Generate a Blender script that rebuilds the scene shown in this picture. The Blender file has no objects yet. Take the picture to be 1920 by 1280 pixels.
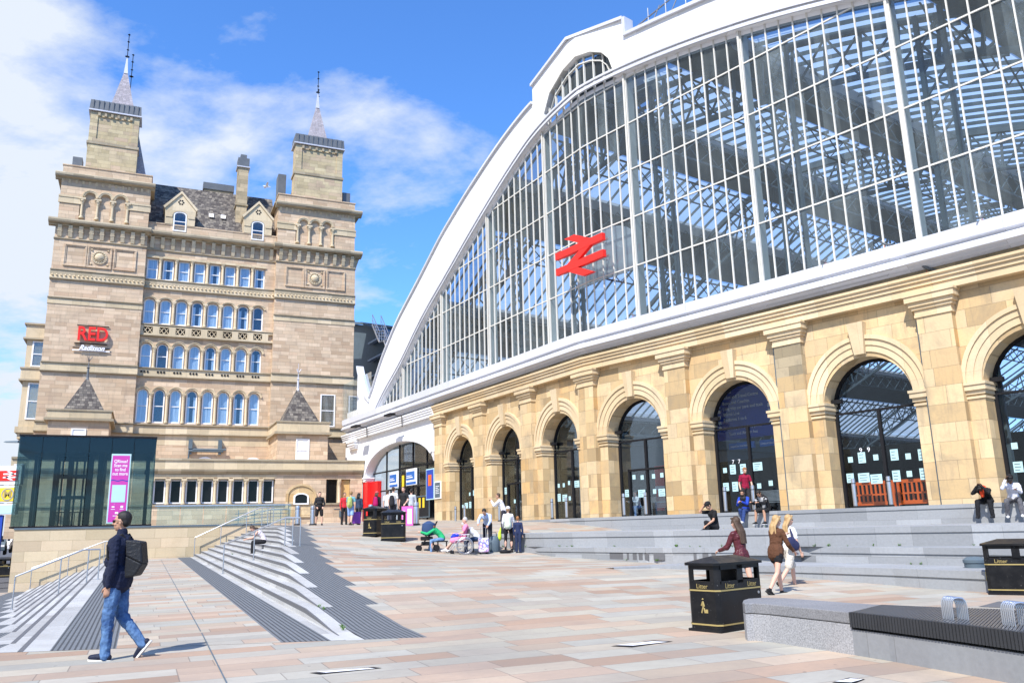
import bpy, bmesh, math, random
from math import sin, cos, pi, radians, sqrt, atan2, tan, hypot
from mathutils import Vector, Matrix, Euler
random.seed(7)
sc = bpy.context.scene
# ---------------------------------------------------------------- camera (z = 0 is the eye height of the photographer)
F_, P_, R_ = 1539.1, radians(12.8715), radians(-1.4154)
cd = bpy.data.cameras.new("camera"); cam = bpy.data.objects.new("camera", cd)
sc.collection.objects.link(cam); sc.camera = cam
cd.sensor_width = 36.0; cd.lens = 36.0 * F_ / 1920.0; cd.clip_start = 0.1; cd.clip_end = 3000
fwd = Vector((0, cos(P_), sin(P_))); up0 = Vector((0, -sin(P_), cos(P_))); rt0 = Vector((1, 0, 0))
rt = rt0 * cos(R_) + up0 * sin(R_); upv = up0 * cos(R_) - rt0 * sin(R_)
M = Matrix((( rt.x, upv.x, -fwd.x, 0), (rt.y, upv.y, -fwd.y, 0), (rt.z, upv.z, -fwd.z, 0), (0, 0, 0, 1)))
cam.matrix_world = M
# ---------------------------------------------------------------- light
SUN_AZ, SUN_EL = radians(246), radians(50)
sdir = Vector((cos(SUN_AZ) * cos(SUN_EL), sin(SUN_AZ) * cos(SUN_EL), sin(SUN_EL)))
sl = bpy.data.lights.new("sun", 'SUN'); sl.energy = 5.0; sl.angle = radians(0.53); sl.color = (1.0, 0.955, 0.89)
so = bpy.data.objects.new("sun", sl); sc.collection.objects.link(so)
so.rotation_euler = (-sdir).to_track_quat('-Z', 'Y').to_euler()
sc.view_settings.view_transform = 'Standard'; sc.view_settings.look = 'None'
sc.view_settings.gamma = 1.0; sc.view_settings.exposure = 0.50
w = bpy.data.worlds.new("World"); sc.world = w; w.use_nodes = True
nt = w.node_tree; nt.nodes.clear()
def nn(t, tree=None, **k):
    n = (tree or nt).nodes.new(t)
    for a, b in k.items(): setattr(n, a, b)
    return n
def ln(a, b, tree=None): (tree or nt).links.new(a, b)
out = nn('ShaderNodeOutputWorld'); bg = nn('ShaderNodeBackground'); bg.inputs[1].default_value = 0.118
sky = nn('ShaderNodeTexSky', sky_type='NISHITA', sun_disc=False, sun_elevation=SUN_EL, sun_rotation=pi / 2 - SUN_AZ)
sky.air_density = 1.0; sky.dust_density = 0.3; sky.ozone_density = 2.2; sky.altitude = 0
tc = nn('ShaderNodeTexCoord')
sep = nn('ShaderNodeSeparateXYZ'); ln(tc.outputs['Generated'], sep.inputs[0])
def wm(op, a, b=None, c=None):
    n = nn('ShaderNodeMath', operation=op)
    for i, v in enumerate((a, b, c)):
        if v is None: continue
        if isinstance(v, (int, float)): n.inputs[i].default_value = v
        else: ln(v, n.inputs[i])
    return n.outputs[0]
zc = wm('MAXIMUM', sep.outputs[2], 0.03)
# clouds lie on a high flat layer: direction divided by its height
cx = wm('DIVIDE', sep.outputs[0], wm('ADD', zc, 0.22)); cy = wm('DIVIDE', sep.outputs[1], wm('ADD', zc, 0.22))
cmb = nn('ShaderNodeCombineXYZ'); ln(cx, cmb.inputs[0]); ln(cy, cmb.inputs[1])
no = nn('ShaderNodeTexNoise', noise_dimensions='3D'); no.inputs['Scale'].default_value = 1.9; no.inputs['Detail'].default_value = 8
no.inputs['Roughness'].default_value = 0.6; no.inputs['Distortion'].default_value = 0.12
mp = nn('ShaderNodeMapping'); mp.inputs['Location'].default_value = (2.35, 0.9, 4.1); mp.inputs['Rotation'].default_value = (0, 0, radians(35)); mp.inputs['Scale'].default_value = (1.0, 1.25, 1)
ln(cmb.outputs[0], mp.inputs[0]); ln(mp.outputs[0], no.inputs[0])
# more cloud towards the western horizon, clearer overhead and to the east
bias = wm('ADD', wm('MULTIPLY', sep.outputs[0], -0.33), wm('MULTIPLY', zc, -0.42))
cv = wm('ADD', no.outputs[0], wm('ADD', bias, 0.075))
rmp = nn('ShaderNodeValToRGB'); ln(cv, rmp.inputs[0])
rmp.color_ramp.elements[0].position = 0.455; rmp.color_ramp.elements[0].color = (0, 0, 0, 1)
rmp.color_ramp.elements[1].position = 0.62; rmp.color_ramp.elements[1].color = (1, 1, 1, 1)
mx = nn('ShaderNodeMixRGB'); ln(rmp.outputs[0], mx.inputs[0])
tint = nn('ShaderNodeMixRGB', blend_type='MULTIPLY'); tint.inputs[0].default_value = 1.0; tint.inputs[2].default_value = (0.72, 1.22, 1.85, 1)
ln(sky.outputs[0], tint.inputs[1]); ln(tint.outputs[0], mx.inputs[1]); mx.inputs[2].default_value = (4.9, 5.35, 6.0, 1)
ln(mx.outputs[0], bg.inputs[0]); ln(bg.outputs[0], out.inputs[0])
# ---------------------------------------------------------------- measuring helpers: photo pixel (1920x1280) -> world
def ray(x, y):
    c, s = cos(R_), sin(R_); u0 = x - 960; v0 = y - 640
    u = c * u0 + s * v0; v = -s * u0 + c * v0
    return Vector((u / F_, cos(P_) + v / F_ * sin(P_), sin(P_) - v / F_ * cos(P_)))
def at_d(px, py, d): r = ray(px, py); return r * (d / r.y)
def at_z(px, py, z): r = ray(px, py); return r * (z / r.z)
# ---------------------------------------------------------------- mesh builder
class MB:
    def __init__(s, T=None): s.v = []; s.f = []; s.m = []; s.T = T; s.mi = 0; s.cuts = []
    def cut(s): s.cuts.append((len(s.v), len(s.f))); return s
    def add(s, vs, fs, m=None):
        b = len(s.v); m = s.mi if m is None else m
        for p in vs: s.v.append(Vector(s.T(*p)) if s.T else Vector(p))
        for f in fs: s.f.append(tuple(b + i for i in f)); s.m.append(m)
        return s
    def box(s, a0, a1, b0, b1, c0, c1, m=None):
        vs = [(a0, b0, c0), (a1, b0, c0), (a1, b1, c0), (a0, b1, c0), (a0, b0, c1), (a1, b0, c1), (a1, b1, c1), (a0, b1, c1)]
        return s.add(vs, [(0, 3, 2, 1), (4, 5, 6, 7), (0, 1, 5, 4), (1, 2, 6, 5), (2, 3, 7, 6), (3, 0, 4, 7)], m)
    def frus(s, a, b, m=None):   # two 4-corner loops
        return s.add(list(a) + list(b), [(0, 3, 2, 1), (4, 5, 6, 7), (0, 1, 5, 4), (1, 2, 6, 5), (2, 3, 7, 6), (3, 0, 4, 7)], m)
    def prism(s, poly, h0, h1, ax='b', m=None, cap=True):  # poly in (a,c) extruded over b; or (a,b) over c
        g = (lambda p, h: (p[0], h, p[1])) if ax == 'b' else ((lambda p, h: (p[0], p[1], h)) if ax == 'c' else (lambda p, h: (h, p[0], p[1])))
        n = len(poly); vs = [g(p, h0) for p in poly] + [g(p, h1) for p in poly]
        fs = [(i, (i + 1) % n, n + (i + 1) % n, n + i) for i in range(n)]
        if cap: fs += [tuple(range(n))[::-1], tuple(range(n, 2 * n))]
        return s.add(vs, fs, m)
    def ring(s, outer, inner, h0, h1, ax='b', m=None, closed=False):  # band between two open polylines, extruded
        g = (lambda p, h: (p[0], h, p[1])) if ax == 'b' else (lambda p, h: (p[0], p[1], h))
        assert len(outer) == len(inner)
        n = len(outer); vs = [g(p, h0) for p in outer] + [g(p, h0) for p in inner] + [g(p, h1) for p in outer] + [g(p, h1) for p in inner]
        fs = []
        for i in range(n if closed else n - 1):
            j = (i + 1) % n
            fs += [(i, j, n + j, n + i), (2 * n + i, 3 * n + i, 3 * n + j, 2 * n + j), (i, 2 * n + i, 2 * n + j, j), (n + i, n + j, 3 * n + j, 3 * n + i)]
        if not closed: fs += [(0, n, 3 * n, 2 * n), (n - 1, 3 * n - 1, 4 * n - 1, 2 * n - 1)]
        return s.add(vs, fs, m)
    def tube(s, pts, r, n=8, m=None, closed=False, world=False):
        P = [Vector(s.T(*p)) if (s.T and not world) else Vector(p) for p in pts]
        rr = r if isinstance(r, (list, tuple)) else [r] * len(P)
        b = len(s.v); k = len(P); m = s.mi if m is None else m; prev = None
        for i, p in enumerate(P):
            if closed: t = P[(i + 1) % k] - P[i - 1]
            else: t = P[min(i + 1, k - 1)] - P[max(i - 1, 0)]
            if t.length < 1e-9: t = Vector((0, 0, 1))
            t.normalize()
            if prev is None: q = t.cross(Vector((0, 0, 1)) if abs(t.z) < 0.9 else Vector((1, 0, 0)))
            else: q = prev - t * prev.dot(t)
            q.normalize(); prev = q; w_ = t.cross(q)
            for j in range(n):
                a = 2 * pi * j / n; s.v.append(p + (q * cos(a) + w_ * sin(a)) * rr[i])
        for i in range(k if closed else k - 1):
            i2 = (i + 1) % k
            for j in range(n):
                j2 = (j + 1) % n; s.f.append((b + i * n + j, b + i * n + j2, b + i2 * n + j2, b + i2 * n + j)); s.m.append(m)
        if not closed:
            s.f.append(tuple(b + j for j in range(n))[::-1]); s.m.append(m)
            s.f.append(tuple(b + (k - 1) * n + j for j in range(n))); s.m.append(m)
        return s
    def lathe(s, prof, c=(0, 0, 0), n=16, m=None, sx=1, sy=1):
        vs = []
        for (r, z) in prof:
            for j in range(n): a = 2 * pi * j / n; vs.append((c[0] + r * cos(a) * sx, c[1] + r * sin(a) * sy, c[2] + z))
        k = len(prof); fs = [(i * n + j, i * n + (j + 1) % n, (i + 1) * n + (j + 1) % n, (i + 1) * n + j) for i in range(k - 1) for j in range(n)]
        fs += [tuple(range(n))[::-1], tuple((k - 1) * n + j for j in range(n))]
        return s.add(vs, fs, m)
    def grid(s, rows, m=None, mf=None):   # rows of points
        nr, nc = len(rows), len(rows[0]); b = len(s.v)
        for r_ in rows:
            for p in r_: s.v.append(Vector(s.T(*p)) if s.T else Vector(p))
        for i in range(nr - 1):
            for j in range(nc - 1):
                s.f.append((b + i * nc + j, b + i * nc + j + 1, b + (i + 1) * nc + j + 1, b + (i + 1) * nc + j))
                s.m.append(mf(i, j) if mf else (s.mi if m is None else m))
        return s
    def build(s, name, mats, parent=None, smooth=False, recalc=True, base=None, bevel=0, **pr):
        if s.cuts:   # every piece is an object of its own
            cs = sorted(set([(0, 0)] + s.cuts + [(len(s.v), len(s.f))])); s.cuts = []; o = None
            for (v0, f0), (v1, f1) in zip(cs, cs[1:]):
                if f1 == f0: continue
                q = MB(); q.v = s.v[v0:v1]; q.f = [tuple(i - v0 for i in f) for f in s.f[f0:f1]]; q.m = s.m[f0:f1]; o = q.build(name, mats, parent, smooth, recalc, base, bevel, **pr)
            return o
        if not isinstance(mats, (list, tuple)): mats = [mats]
        me = bpy.data.meshes.new(name)
        org = Vector((0, 0, 0))
        if parent is not None: org = parent.get('_o') and Vector(parent['_o']) or Vector((0, 0, 0))
        elif base is not None: org = Vector(base)
        me.from_pydata([tuple(p - org) for p in s.v], [], s.f)
        for mt in mats: me.materials.append(mt)
        me.polygons.foreach_set('material_index', s.m)
        if recalc:
            b = bmesh.new(); b.from_mesh(me); bmesh.ops.recalc_face_normals(b, faces=b.faces); b.to_mesh(me); b.free()
        me.update(); uvs(me, org)
        if smooth:
            me.polygons.foreach_set('use_smooth', [True] * len(me.polygons))
            try: me.set_sharp_from_angle(angle=radians(smooth if smooth > 1 else 40))
            except Exception: pass
        o = bpy.data.objects.new(name, me); sc.collection.objects.link(o)
        if parent is not None: o.parent = parent
        o['_o'] = tuple(org)
        if parent is None: o.location = org
        if bevel:
            md = o.modifiers.new('bevel', 'BEVEL'); md.width = bevel; md.segments = 2; md.limit_method = 'ANGLE'
        tag(o, **pr)
        return o
def uvs(me, org=Vector((0, 0, 0))):
    uv = me.uv_layers.new(name='UVMap').data
    for p in me.polygons:
        n = p.normal
        if abs(n.z) > 0.87:
            for li in p.loop_indices: c = me.vertices[me.loops[li].vertex_index].co + org; uv[li].uv = (c.x, c.y)
        else:
            t = Vector((-n.y, n.x, 0)); t.normalize()
            k = sqrt(max(1 - n.z * n.z, .05))
            for li in p.loop_indices: c = me.vertices[me.loops[li].vertex_index].co + org; uv[li].uv = (c.dot(t), c.z / k)
def tag(o, label=None, cat=None, group=None, kind=None):
    if label: o['label'] = label
    if cat: o['category'] = cat
    if group: o['group'] = group
    if kind: o['kind'] = kind
    return o
def thing(name, label, cat, loc=(0, 0, 0), rz=0.0, group=None):
    o = bpy.data.objects.new(name, None); sc.collection.objects.link(o); o.empty_display_size = .2
    o.location = loc; o.rotation_euler = (0, 0, rz)
    o['_o'] = (0, 0, 0)
    return tag(o, label, cat, group)
def thing_w(name, label, cat, loc, group=None):   # parts will be given in world coordinates
    o = thing(name, label, cat, loc, 0, group); o['_o'] = tuple(loc); return o
KIDS = {}
def dup(root, loc, rz, label=None, group=None, sc_=None):
    r = root.copy(); sc.collection.objects.link(r); r.location = loc; r.rotation_euler = (0, 0, rz)
    if sc_: r.scale = (sc_,) * 3
    if label: r['label'] = label
    if group: r['group'] = group
    def rec(a, b):
        for ch in [o for o in ALLOBJ() if o.parent == a]:
            c = ch.copy(); sc.collection.objects.link(c); c.parent = b; rec(ch, c)
    rec(root, r); return r
def ALLOBJ(): return list(sc.collection.objects)
# ---------------------------------------------------------------- materials
class G:
    def __init__(s, name):
        s.mat = bpy.data.materials.new(name); s.mat.use_nodes = True; s.t = s.mat.node_tree; s.t.nodes.clear()
        s.out = s.n('ShaderNodeOutputMaterial')
    def n(s, t, **k): return nn(t, s.t, **k)
    def l(s, a, b): s.t.links.new(a, b)
    def set(s, sock, v):
        if isinstance(v, (int, float)): sock.default_value = v
        elif isinstance(v, tuple): sock.default_value = v if len(v) != 3 or sock.type == 'VECTOR' else (*v, 1)
        else: s.l(v, sock)
    def m(s, op, a, b=None, c=None):
        n = s.n('ShaderNodeMath', operation=op)
        for i, v in enumerate((a, b, c)):
            if v is not None: s.set(n.inputs[i], v)
        return n.outputs[0]
    def mix(s, f, a, b, t='MIX'):
        n = s.n('ShaderNodeMixRGB', blend_type=t); s.set(n.inputs[0], f); s.set(n.inputs[1], a); s.set(n.inputs[2], b); return n.outputs[0]
    def noise(s, vec, scale, detail=4, rough=.55, dist=0):
        n = s.n('ShaderNodeTexNoise'); s.set(n.inputs['Scale'], scale); s.set(n.inputs['Detail'], detail); s.set(n.inputs['Roughness'], rough); s.set(n.inputs['Distortion'], dist)
        if vec is not None: s.l(vec, n.inputs['Vector'])
        return n.outputs[0]
    def ramp(s, v, els, interp='LINEAR'):
        n = s.n('ShaderNodeValToRGB'); s.l(v, n.inputs[0]); cr = n.color_ramp; cr.interpolation = interp
        while len(cr.elements) < len(els): cr.elements.new(0.5)
        for e, (p, c) in zip(cr.elements, els): e.position = p; e.color = (*c, 1) if len(c) == 3 else c
        return n.outputs[0]
    def vec(s, x, y, z=0.0):
        n = s.n('ShaderNodeCombineXYZ'); s.set(n.inputs[0], x); s.set(n.inputs[1], y); s.set(n.inputs[2], z); return n.outputs[0]
    def mapping(s, v, scale=(1, 1, 1), rot=(0, 0, 0), loc=(0, 0, 0)):
        n = s.n('ShaderNodeMapping'); s.l(v, n.inputs[0]); n.inputs['Scale'].default_value = scale; n.inputs['Rotation'].default_value = rot; n.inputs['Location'].default_value = loc; return n.outputs[0]
    def uv(s): return s.n('ShaderNodeTexCoord').outputs['UV']
    def obj(s): return s.n('ShaderNodeTexCoord').outputs['Object']
    def geo(s): return s.n('ShaderNodeNewGeometry').outputs['Position']
    def bsdf(s, col, rough=.8, metal=0., spec=.3, bump=None, bs=.3, bd=.01, coat=0):
        b = s.n('ShaderNodeBsdfPrincipled'); s.set(b.inputs['Base Color'], col); s.set(b.inputs['Roughness'], rough); s.set(b.inputs['Metallic'], metal)
        s.set(b.inputs['Specular IOR Level'], spec)
        if coat: b.inputs['Coat Weight'].default_value = coat
        if bump is not None:
            bn = s.n('ShaderNodeBump'); bn.inputs['Strength'].default_value = bs; bn.inputs['Distance'].default_value = bd
            s.l(bump, bn.inputs['Height']); s.l(bn.outputs[0], b.inputs['Normal'])
        s.l(b.outputs[0], s.out.inputs[0]); return s.mat
def plain(name, col, rough=.6, metal=0., var=.12, scale=6., spec=.3, bump=.15):
    g = G(name); v = g.obj(); n = g.noise(v, scale, 5); k = g.m('ADD', g.m('MULTIPLY', n, 2 * var), 1 - var)
    c = g.mix(1.0, (*col, 1), g.vec(k, k, k), 'MULTIPLY')
    n2 = g.noise(v, scale * 9, 3)
    return g.bsdf(c, g.m('ADD', rough - .06, g.m('MULTIPLY', n, .12)), metal, spec, n2, bump, .004)
def blocks(name, h, L0, L1, cols, joint=.008, jcol=.5, stain=.35, streak=.3, rot=0., bump=.6, rough=.85, fine=.12, offs=(0, 0), dirt_haze=(.20, .17, .13), dirtamt=.5, spots=0):
    g = G(name); v = g.uv(); v = g.mapping(v, (1, 1, 1), (0, 0, rot), (offs[0], offs[1], 0))
    sp = g.n('ShaderNodeSeparateXYZ'); g.l(v, sp.inputs[0]); U, V = sp.outputs[0], sp.outputs[1]
    yy = g.m('DIVIDE', V, h); row = g.m('FLOOR', yy); fy = g.m('SUBTRACT', yy, row)
    def wn(a, b, k):
        n = g.n('ShaderNodeTexWhiteNoise', noise_dimensions='3D'); g.l(g.vec(a, b, k), n.inputs['Vector']); return n.outputs['Value']
    r1 = wn(row, 0.0, 1.0); r2 = wn(row, 0.0, 2.0)
    L = g.m('ADD', g.m('MULTIPLY', r2, L1), L0); xx = g.m('DIVIDE', g.m('ADD', U, g.m('MULTIPLY', r1, 9.7)), L)
    cell = g.m('FLOOR', xx); fx = g.m('SUBTRACT', xx, cell)
    c1 = wn(row, cell, 3.0); c2 = wn(row, cell, 4.0)
    col = g.ramp(c1, cols, 'LINEAR')
    br = g.m('ADD', .88, g.m('MULTIPLY', c2, .24)); col = g.mix(1.0, col, g.vec(br, br, br), 'MULTIPLY')
    fn = g.noise(v, 14, 6, .65); k = g.m('ADD', 1 - fine, g.m('MULTIPLY', fn, 2 * fine)); col = g.mix(1.0, col, g.vec(k, k, k), 'MULTIPLY')
    st = g.ramp(g.noise(v, .8, 7, .68, .4), [(.48, (0, 0, 0)), (.75, (1, 1, 1))]); col = g.mix(g.m('MULTIPLY', st, stain), col, (*dirt_haze, 1))
    if streak:
        sv = g.noise(g.mapping(v, (2.6, .22, 1)), 1.6, 6, .7); sr = g.ramp(sv, [(.52, (0, 0, 0)), (.8, (1, 1, 1))]); col = g.mix(g.m('MULTIPLY', sr, streak), col, (*dirt_haze, 1))
    if spots:
        vo = g.n('ShaderNodeTexVoronoi'); vo.inputs['Scale'].default_value = 2.6; g.l(v, vo.inputs['Vector']); sp_ = g.m('LESS_THAN', vo.outputs['Distance'], g.m('MULTIPLY', g.noise(v, 1.1, 2), .095)); col = g.mix(g.m('MULTIPLY', sp_, spots), col, (.10, .095, .09, 1))
        gr_ = g.ramp(g.noise(v, .33, 6, .7, .8), [(.42, (0, 0, 0)), (.70, (1, 1, 1))]); col = g.mix(g.m('MULTIPLY', gr_, .42), col, (.20, .18, .16, 1))
    dx = g.m('MULTIPLY', g.m('MINIMUM', fx, g.m('SUBTRACT', 1.0, fx)), L); dy = g.m('MULTIPLY', g.m('MINIMUM', fy, g.m('SUBTRACT', 1.0, fy)), h)
    d = g.m('MINIMUM', dx, dy); jm = g.m('LESS_THAN', g.m('ADD', d, g.m('MULTIPLY', g.m('SUBTRACT', fn, .5), .004)), joint)
    col = g.mix(g.m('MULTIPLY', jm, jcol), col, (dirt_haze[0] * .6, dirt_haze[1] * .6, dirt_haze[2] * .6, 1))
    hgt = g.m('SUBTRACT', g.m('ADD', g.m('MULTIPLY', fn, .5), g.m('MULTIPLY', c2, .15)), jm)
    return g.bsdf(col, rough, 0, .25, hgt, bump, .012)
def glassmat(name, tintc, refl=1.0, rough=.02, dirt_haze=0.0, base=.04, cells=False):
    g = G(name); tr = g.n('ShaderNodeBsdfTransparent'); tr.inputs[0].default_value = (*tintc, 1)
    gl = g.n('ShaderNodeBsdfGlossy'); gl.inputs['Roughness'].default_value = rough; gl.inputs[0].default_value = (.92, .97, 1, 1)
    fr = g.n('ShaderNodeLayerWeight'); fr.inputs['Blend'].default_value = .35
    f = g.m('MINIMUM', g.m('ADD', g.m('MULTIPLY', fr.outputs['Fresnel'], refl), base), 1.0)
    ms = g.n('ShaderNodeMixShader'); g.l(f, ms.inputs[0]); g.l(tr.outputs[0], ms.inputs[1]); g.l(gl.outputs[0], ms.inputs[2]); res = ms.outputs[0]
    if dirt_haze:  # pale diffuse veil: hazy reflection painted into the glass
        df = g.n('ShaderNodeBsdfDiffuse'); df.inputs[0].default_value = (.42, .5, .52, 1)
        nz = g.ramp(g.noise(g.mapping(g.uv(), (1.2, .5, 1)), .9, 6, .7), [(.35, (0, 0, 0)), (.8, (1, 1, 1))]); m2 = g.n('ShaderNodeMixShader')
        fac = g.m('MULTIPLY', g.m('ADD', nz, .35), dirt_haze)
        if cells:  # veil strength per pane stands in for differing reflections
            s3 = g.n('ShaderNodeSeparateXYZ'); g.l(g.uv(), s3.inputs[0]); wn = g.n('ShaderNodeTexWhiteNoise', noise_dimensions='3D'); g.l(g.vec(g.m('FLOOR', g.m('DIVIDE', s3.outputs[0], .726)), g.m('FLOOR', g.m('DIVIDE', g.m('SUBTRACT', s3.outputs[1], 10.46), 2.67)), 1.0), wn.inputs['Vector']); fac = g.m('MULTIPLY', fac, g.m('ADD', .45, g.m('MULTIPLY', g.m('POWER', wn.outputs['Value'], 2.0), 1.7)))
        g.l(fac, m2.inputs[0]); g.l(res, m2.inputs[1]); g.l(df.outputs[0], m2.inputs[2]); res = m2.outputs[0]
    g.l(res, g.out.inputs[0]); return g.mat
T24 = radians(24.1)
MT = {}
MT['stone'] = blocks('sandstone_ashlar', .66, .85, .7, [(0, (.40, .285, .15)), (.25, (.56, .40, .21)), (.6, (.63, .47, .265)), (.85, (.60, .46, .28)), (1, (.55, .35, .15))], stain=.6, streak=.62, joint=.010, jcol=.45, dirtamt=.5, dirt_haze=(.23, .19, .14))
MT['stone_d'] = blocks('weathered_sandstone', .42, .7, .6, [(0, (.27, .22, .14)), (.5, (.38, .31, .20)), (1, (.46, .37, .24))], stain=.5, streak=.4, joint=.007, jcol=.4, dirt_haze=(.12, .11, .09))
MT['trim'] = blocks('dressed_sandstone', 5, 1.1, .5, [(0, (.58, .44, .26)), (1, (.68, .54, .35))], stain=.30, streak=.25, joint=.006, jcol=.35, bump=.25, dirt_haze=(.24, .19, .13))
MT['hotel'] = blocks('hotel_ashlar', .34, .7, .9, [(0, (.48, .345, .225)), (.4, (.55, .415, .28)), (.8, (.62, .48, .335)), (1, (.50, .35, .23))], stain=.36, streak=.40, joint=.010, jcol=.45, dirt_haze=(.24, .19, .15))
MT['htrim'] = blocks('hotel_trim', 5, 1.3, .6, [(0, (.52, .42, .27)), (1, (.62, .51, .35))], stain=.36, streak=.36, joint=.008, jcol=.35, bump=.25, dirt_haze=(.20, .17, .12))
MT['hledge'] = blocks('weathered_ledge', 5, 1.2, .6, [(0, (.30, .25, .17)), (1, (.44, .37, .26))], stain=.4, streak=.3, joint=.006, jcol=.3, bump=.25, dirt_haze=(.12, .10, .08))
MT['shaft'] = blocks('shaft_stone', .36, .6, .7, [(0, (.42, .34, .20)), (.5, (.54, .45, .28)), (1, (.48, .36, .25))], stain=.5, streak=.35, joint=.010, jcol=.4, dirt_haze=(.17, .14, .11))
MT['slate'] = blocks('slate_roof', .24, .28, .06, [(0, (.07, .06, .055)), (.5, (.13, .115, .10)), (1, (.24, .21, .17))], stain=.2, streak=.1, joint=.012, jcol=.8, dirt_haze=(.06, .05, .05), bump=1)
MT['slate_l'] = blocks('pale_slate', .20, .3, .05, [(0, (.33, .30, .31)), (1, (.42, .38, .40))], stain=.15, streak=.1, joint=.014, jcol=.35, dirt_haze=(.2, .18, .2))
MT['wallst'] = blocks('plaza_wall_stone', .52, 1.2, .5, [(0, (.50, .40, .25)), (.5, (.58, .47, .31)), (1, (.54, .42, .28))], stain=.22, streak=.14, joint=.008, jcol=.4, dirt_haze=(.3, .22, .12))
SLC = [(0, (.335, .225, .155)), (.13, (.385, .28, .205)), (.28, (.39, .345, .28)), (.50, (.355, .345, .30)), (.72, (.40, .365, .29)), (.86, (.42, .335, .25)), (1, (.36, .265, .20))]
MT['slab'] = blocks('sandstone_slabs', .50, .7, 1.25, SLC, joint=.007, jcol=.6, spots=.5, stain=.36, streak=0, rot=-T24, bump=.25, rough=.8, fine=.10, dirt_haze=(.22, .19, .17))
MT['slab_s'] = blocks('small_sandstone_slabs', .42, .8, 1.2, SLC, joint=.007, jcol=.55, spots=.4, stain=.3, streak=0, rot=-T24, bump=.25, rough=.8, fine=.10, offs=(3.1, 2.2), dirt_haze=(.22, .19, .17))
MT['granite'] = blocks('pale_granite_steps', 1.9, 1.4, .4, [(0, (.37, .37, .36)), (1, (.45, .45, .435))], joint=.005, jcol=.5, spots=.35, stain=.2, streak=0, rot=-T24, bump=.15, fine=.14, dirt_haze=(.3, .29, .27))
MT['grey'] = blocks('grey_granite', .9, 1.3, .5, [(0, (.25, .26, .27)), (1, (.31, .32, .33))], joint=.005, jcol=.45, stain=.22, streak=.2, bump=.15, fine=.2, dirt_haze=(.19, .185, .18))
MT['riser_d'] = plain('dark_nosing_granite', (.12, .12, .125), .7, 0, .15, 20)
def ribbed(name, col, per, rot, vecsrc='uv'):
    g = G(name); v = g.mapping(g.uv(), (1, 1, 1), (0, 0, rot)); sp = g.n('ShaderNodeSeparateXYZ'); g.l(v, sp.inputs[0])
    f = g.m('FRACT', g.m('DIVIDE', sp.outputs[0], per)); t = g.m('GREATER_THAN', f, .62); nz = g.noise(v, 9, 5); k = g.m('ADD', .75, g.m('MULTIPLY', nz, .5))
    c = g.mix(t, (*col, 1), (col[0] * .42, col[1] * .42, col[2] * .42, 1)); c = g.mix(1, c, g.vec(k, k, k), 'MULTIPLY')
    return g.bsdf(c, .85, 0, .2, g.m('SUBTRACT', 1, t), .5, .01)
MT['tactile'] = ribbed('corduroy_paving', (.15, .16, .17), .072, -T24)
def granite2(name, base, speck=.35, rough=.7):
    g = G(name); v = g.obj(); a = g.noise(v, 60, 4, .7); b = g.noise(v, .9, 5, .6); sp = g.ramp(a, [(.35, tuple(c * (1 - speck) for c in base)), (.65, tuple(min(1, c * (1 + speck)) for c in base))])
    k = g.m('ADD', .72, g.m('MULTIPLY', b, .56)); return g.bsdf(g.mix(1, sp, g.vec(k, k, k), 'MULTIPLY'), rough, 0, .3, a, .15, .004)
MT['bench_g'] = granite2('bench_granite', (.30, .30, .305)); MT['bench_t'] = granite2('bench_cap_granite', (.20, .20, .205), .3)
MT['white'] = plain('white_painted_metal', (.80, .80, .81), .45, 0, .04, 1.2); MT['whiteg'] = plain('pale_grey_painted_metal', (.62, .63, .67), .45, 0, .05, 1.5)
MT['bar'] = plain('offwhite_glazing_bars', (.64, .62, .56), .5, 0, .08, 2); MT['pvc'] = plain('white_window_frame', (.8, .79, .78), .4, 0, .03, 3)
MT['steel'] = plain('brushed_stainless_steel', (.52, .53, .55), .32, .85, .08, 6); MT['blackm'] = plain('matt_black', (.014, .014, .016), .7, 0, .2, 5, .15); MT['rubber'] = plain('ribbed_rubber', (.032, .034, .038), .5, 0, .25, 4, .35); 
g = G('black_scuffed_paint'); v = g.obj(); sc1 = g.m('GREATER_THAN', g.noise(g.mapping(v, (1, 1, .6)), 42, 3, .7), .70); sc2 = g.ramp(g.noise(v, 3.5, 6, .7), [(.45, (0, 0, 0)), (.75, (1, 1, 1))])
g.bsdf(g.mix(g.m('MULTIPLY', sc1, .55), g.mix(g.m('MULTIPLY', sc2, .6), (.0065, .007, .0085, 1), (.022, .021, .02, 1)), (.30, .30, .29, 1)), g.m('ADD', .28, g.m('MULTIPLY', sc2, .3)), 0, .25, g.noise(v, 12, 4), .15, .004); MT['black'] = g.mat
MT['seat_top_sheen'] = plain('sky_sheen_seat_slats', (.07, .074, .08), .42, 0, .25, 2.5, .4)  # paler than the rubber: sky reflection on the top painted in
MT['whitep'] = blocks('white_painted_panels', 60, 2.3, .5, [(0, (.76, .76, .76)), (1, (.82, .82, .82))], stain=.07, streak=.16, joint=.007, jcol=.45, bump=.12, rough=.5, fine=.03, dirt_haze=(.40, .37, .32))
MT['whitegp'] = blocks('pale_grey_painted_panels', 60, 2.9, .5, [(0, (.60, .61, .65)), (1, (.65, .66, .70))], stain=.10, streak=.24, joint=.008, jcol=.5, bump=.12, rough=.5, fine=.04, dirt_haze=(.33, .31, .28))
MT['gold'] = plain('gold_paint', (.36, .28, .11), .45, .1, .15, 12)
MT['iron'] = plain('dark_blue_grey_ironwork', (.10, .135, .16), .6, .1, .3, 1.3); MT['lead'] = plain('lead_sheet', (.13, .14, .15), .5, .2, .25, 1.6)
MT['roofskin'] = plain('grey_roof_boarding', (.09, .105, .115), .8, 0, .3, .4); MT['red'] = plain('red_enamel', (.78, .028, .02), .4, 0, .04, 1)
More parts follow.
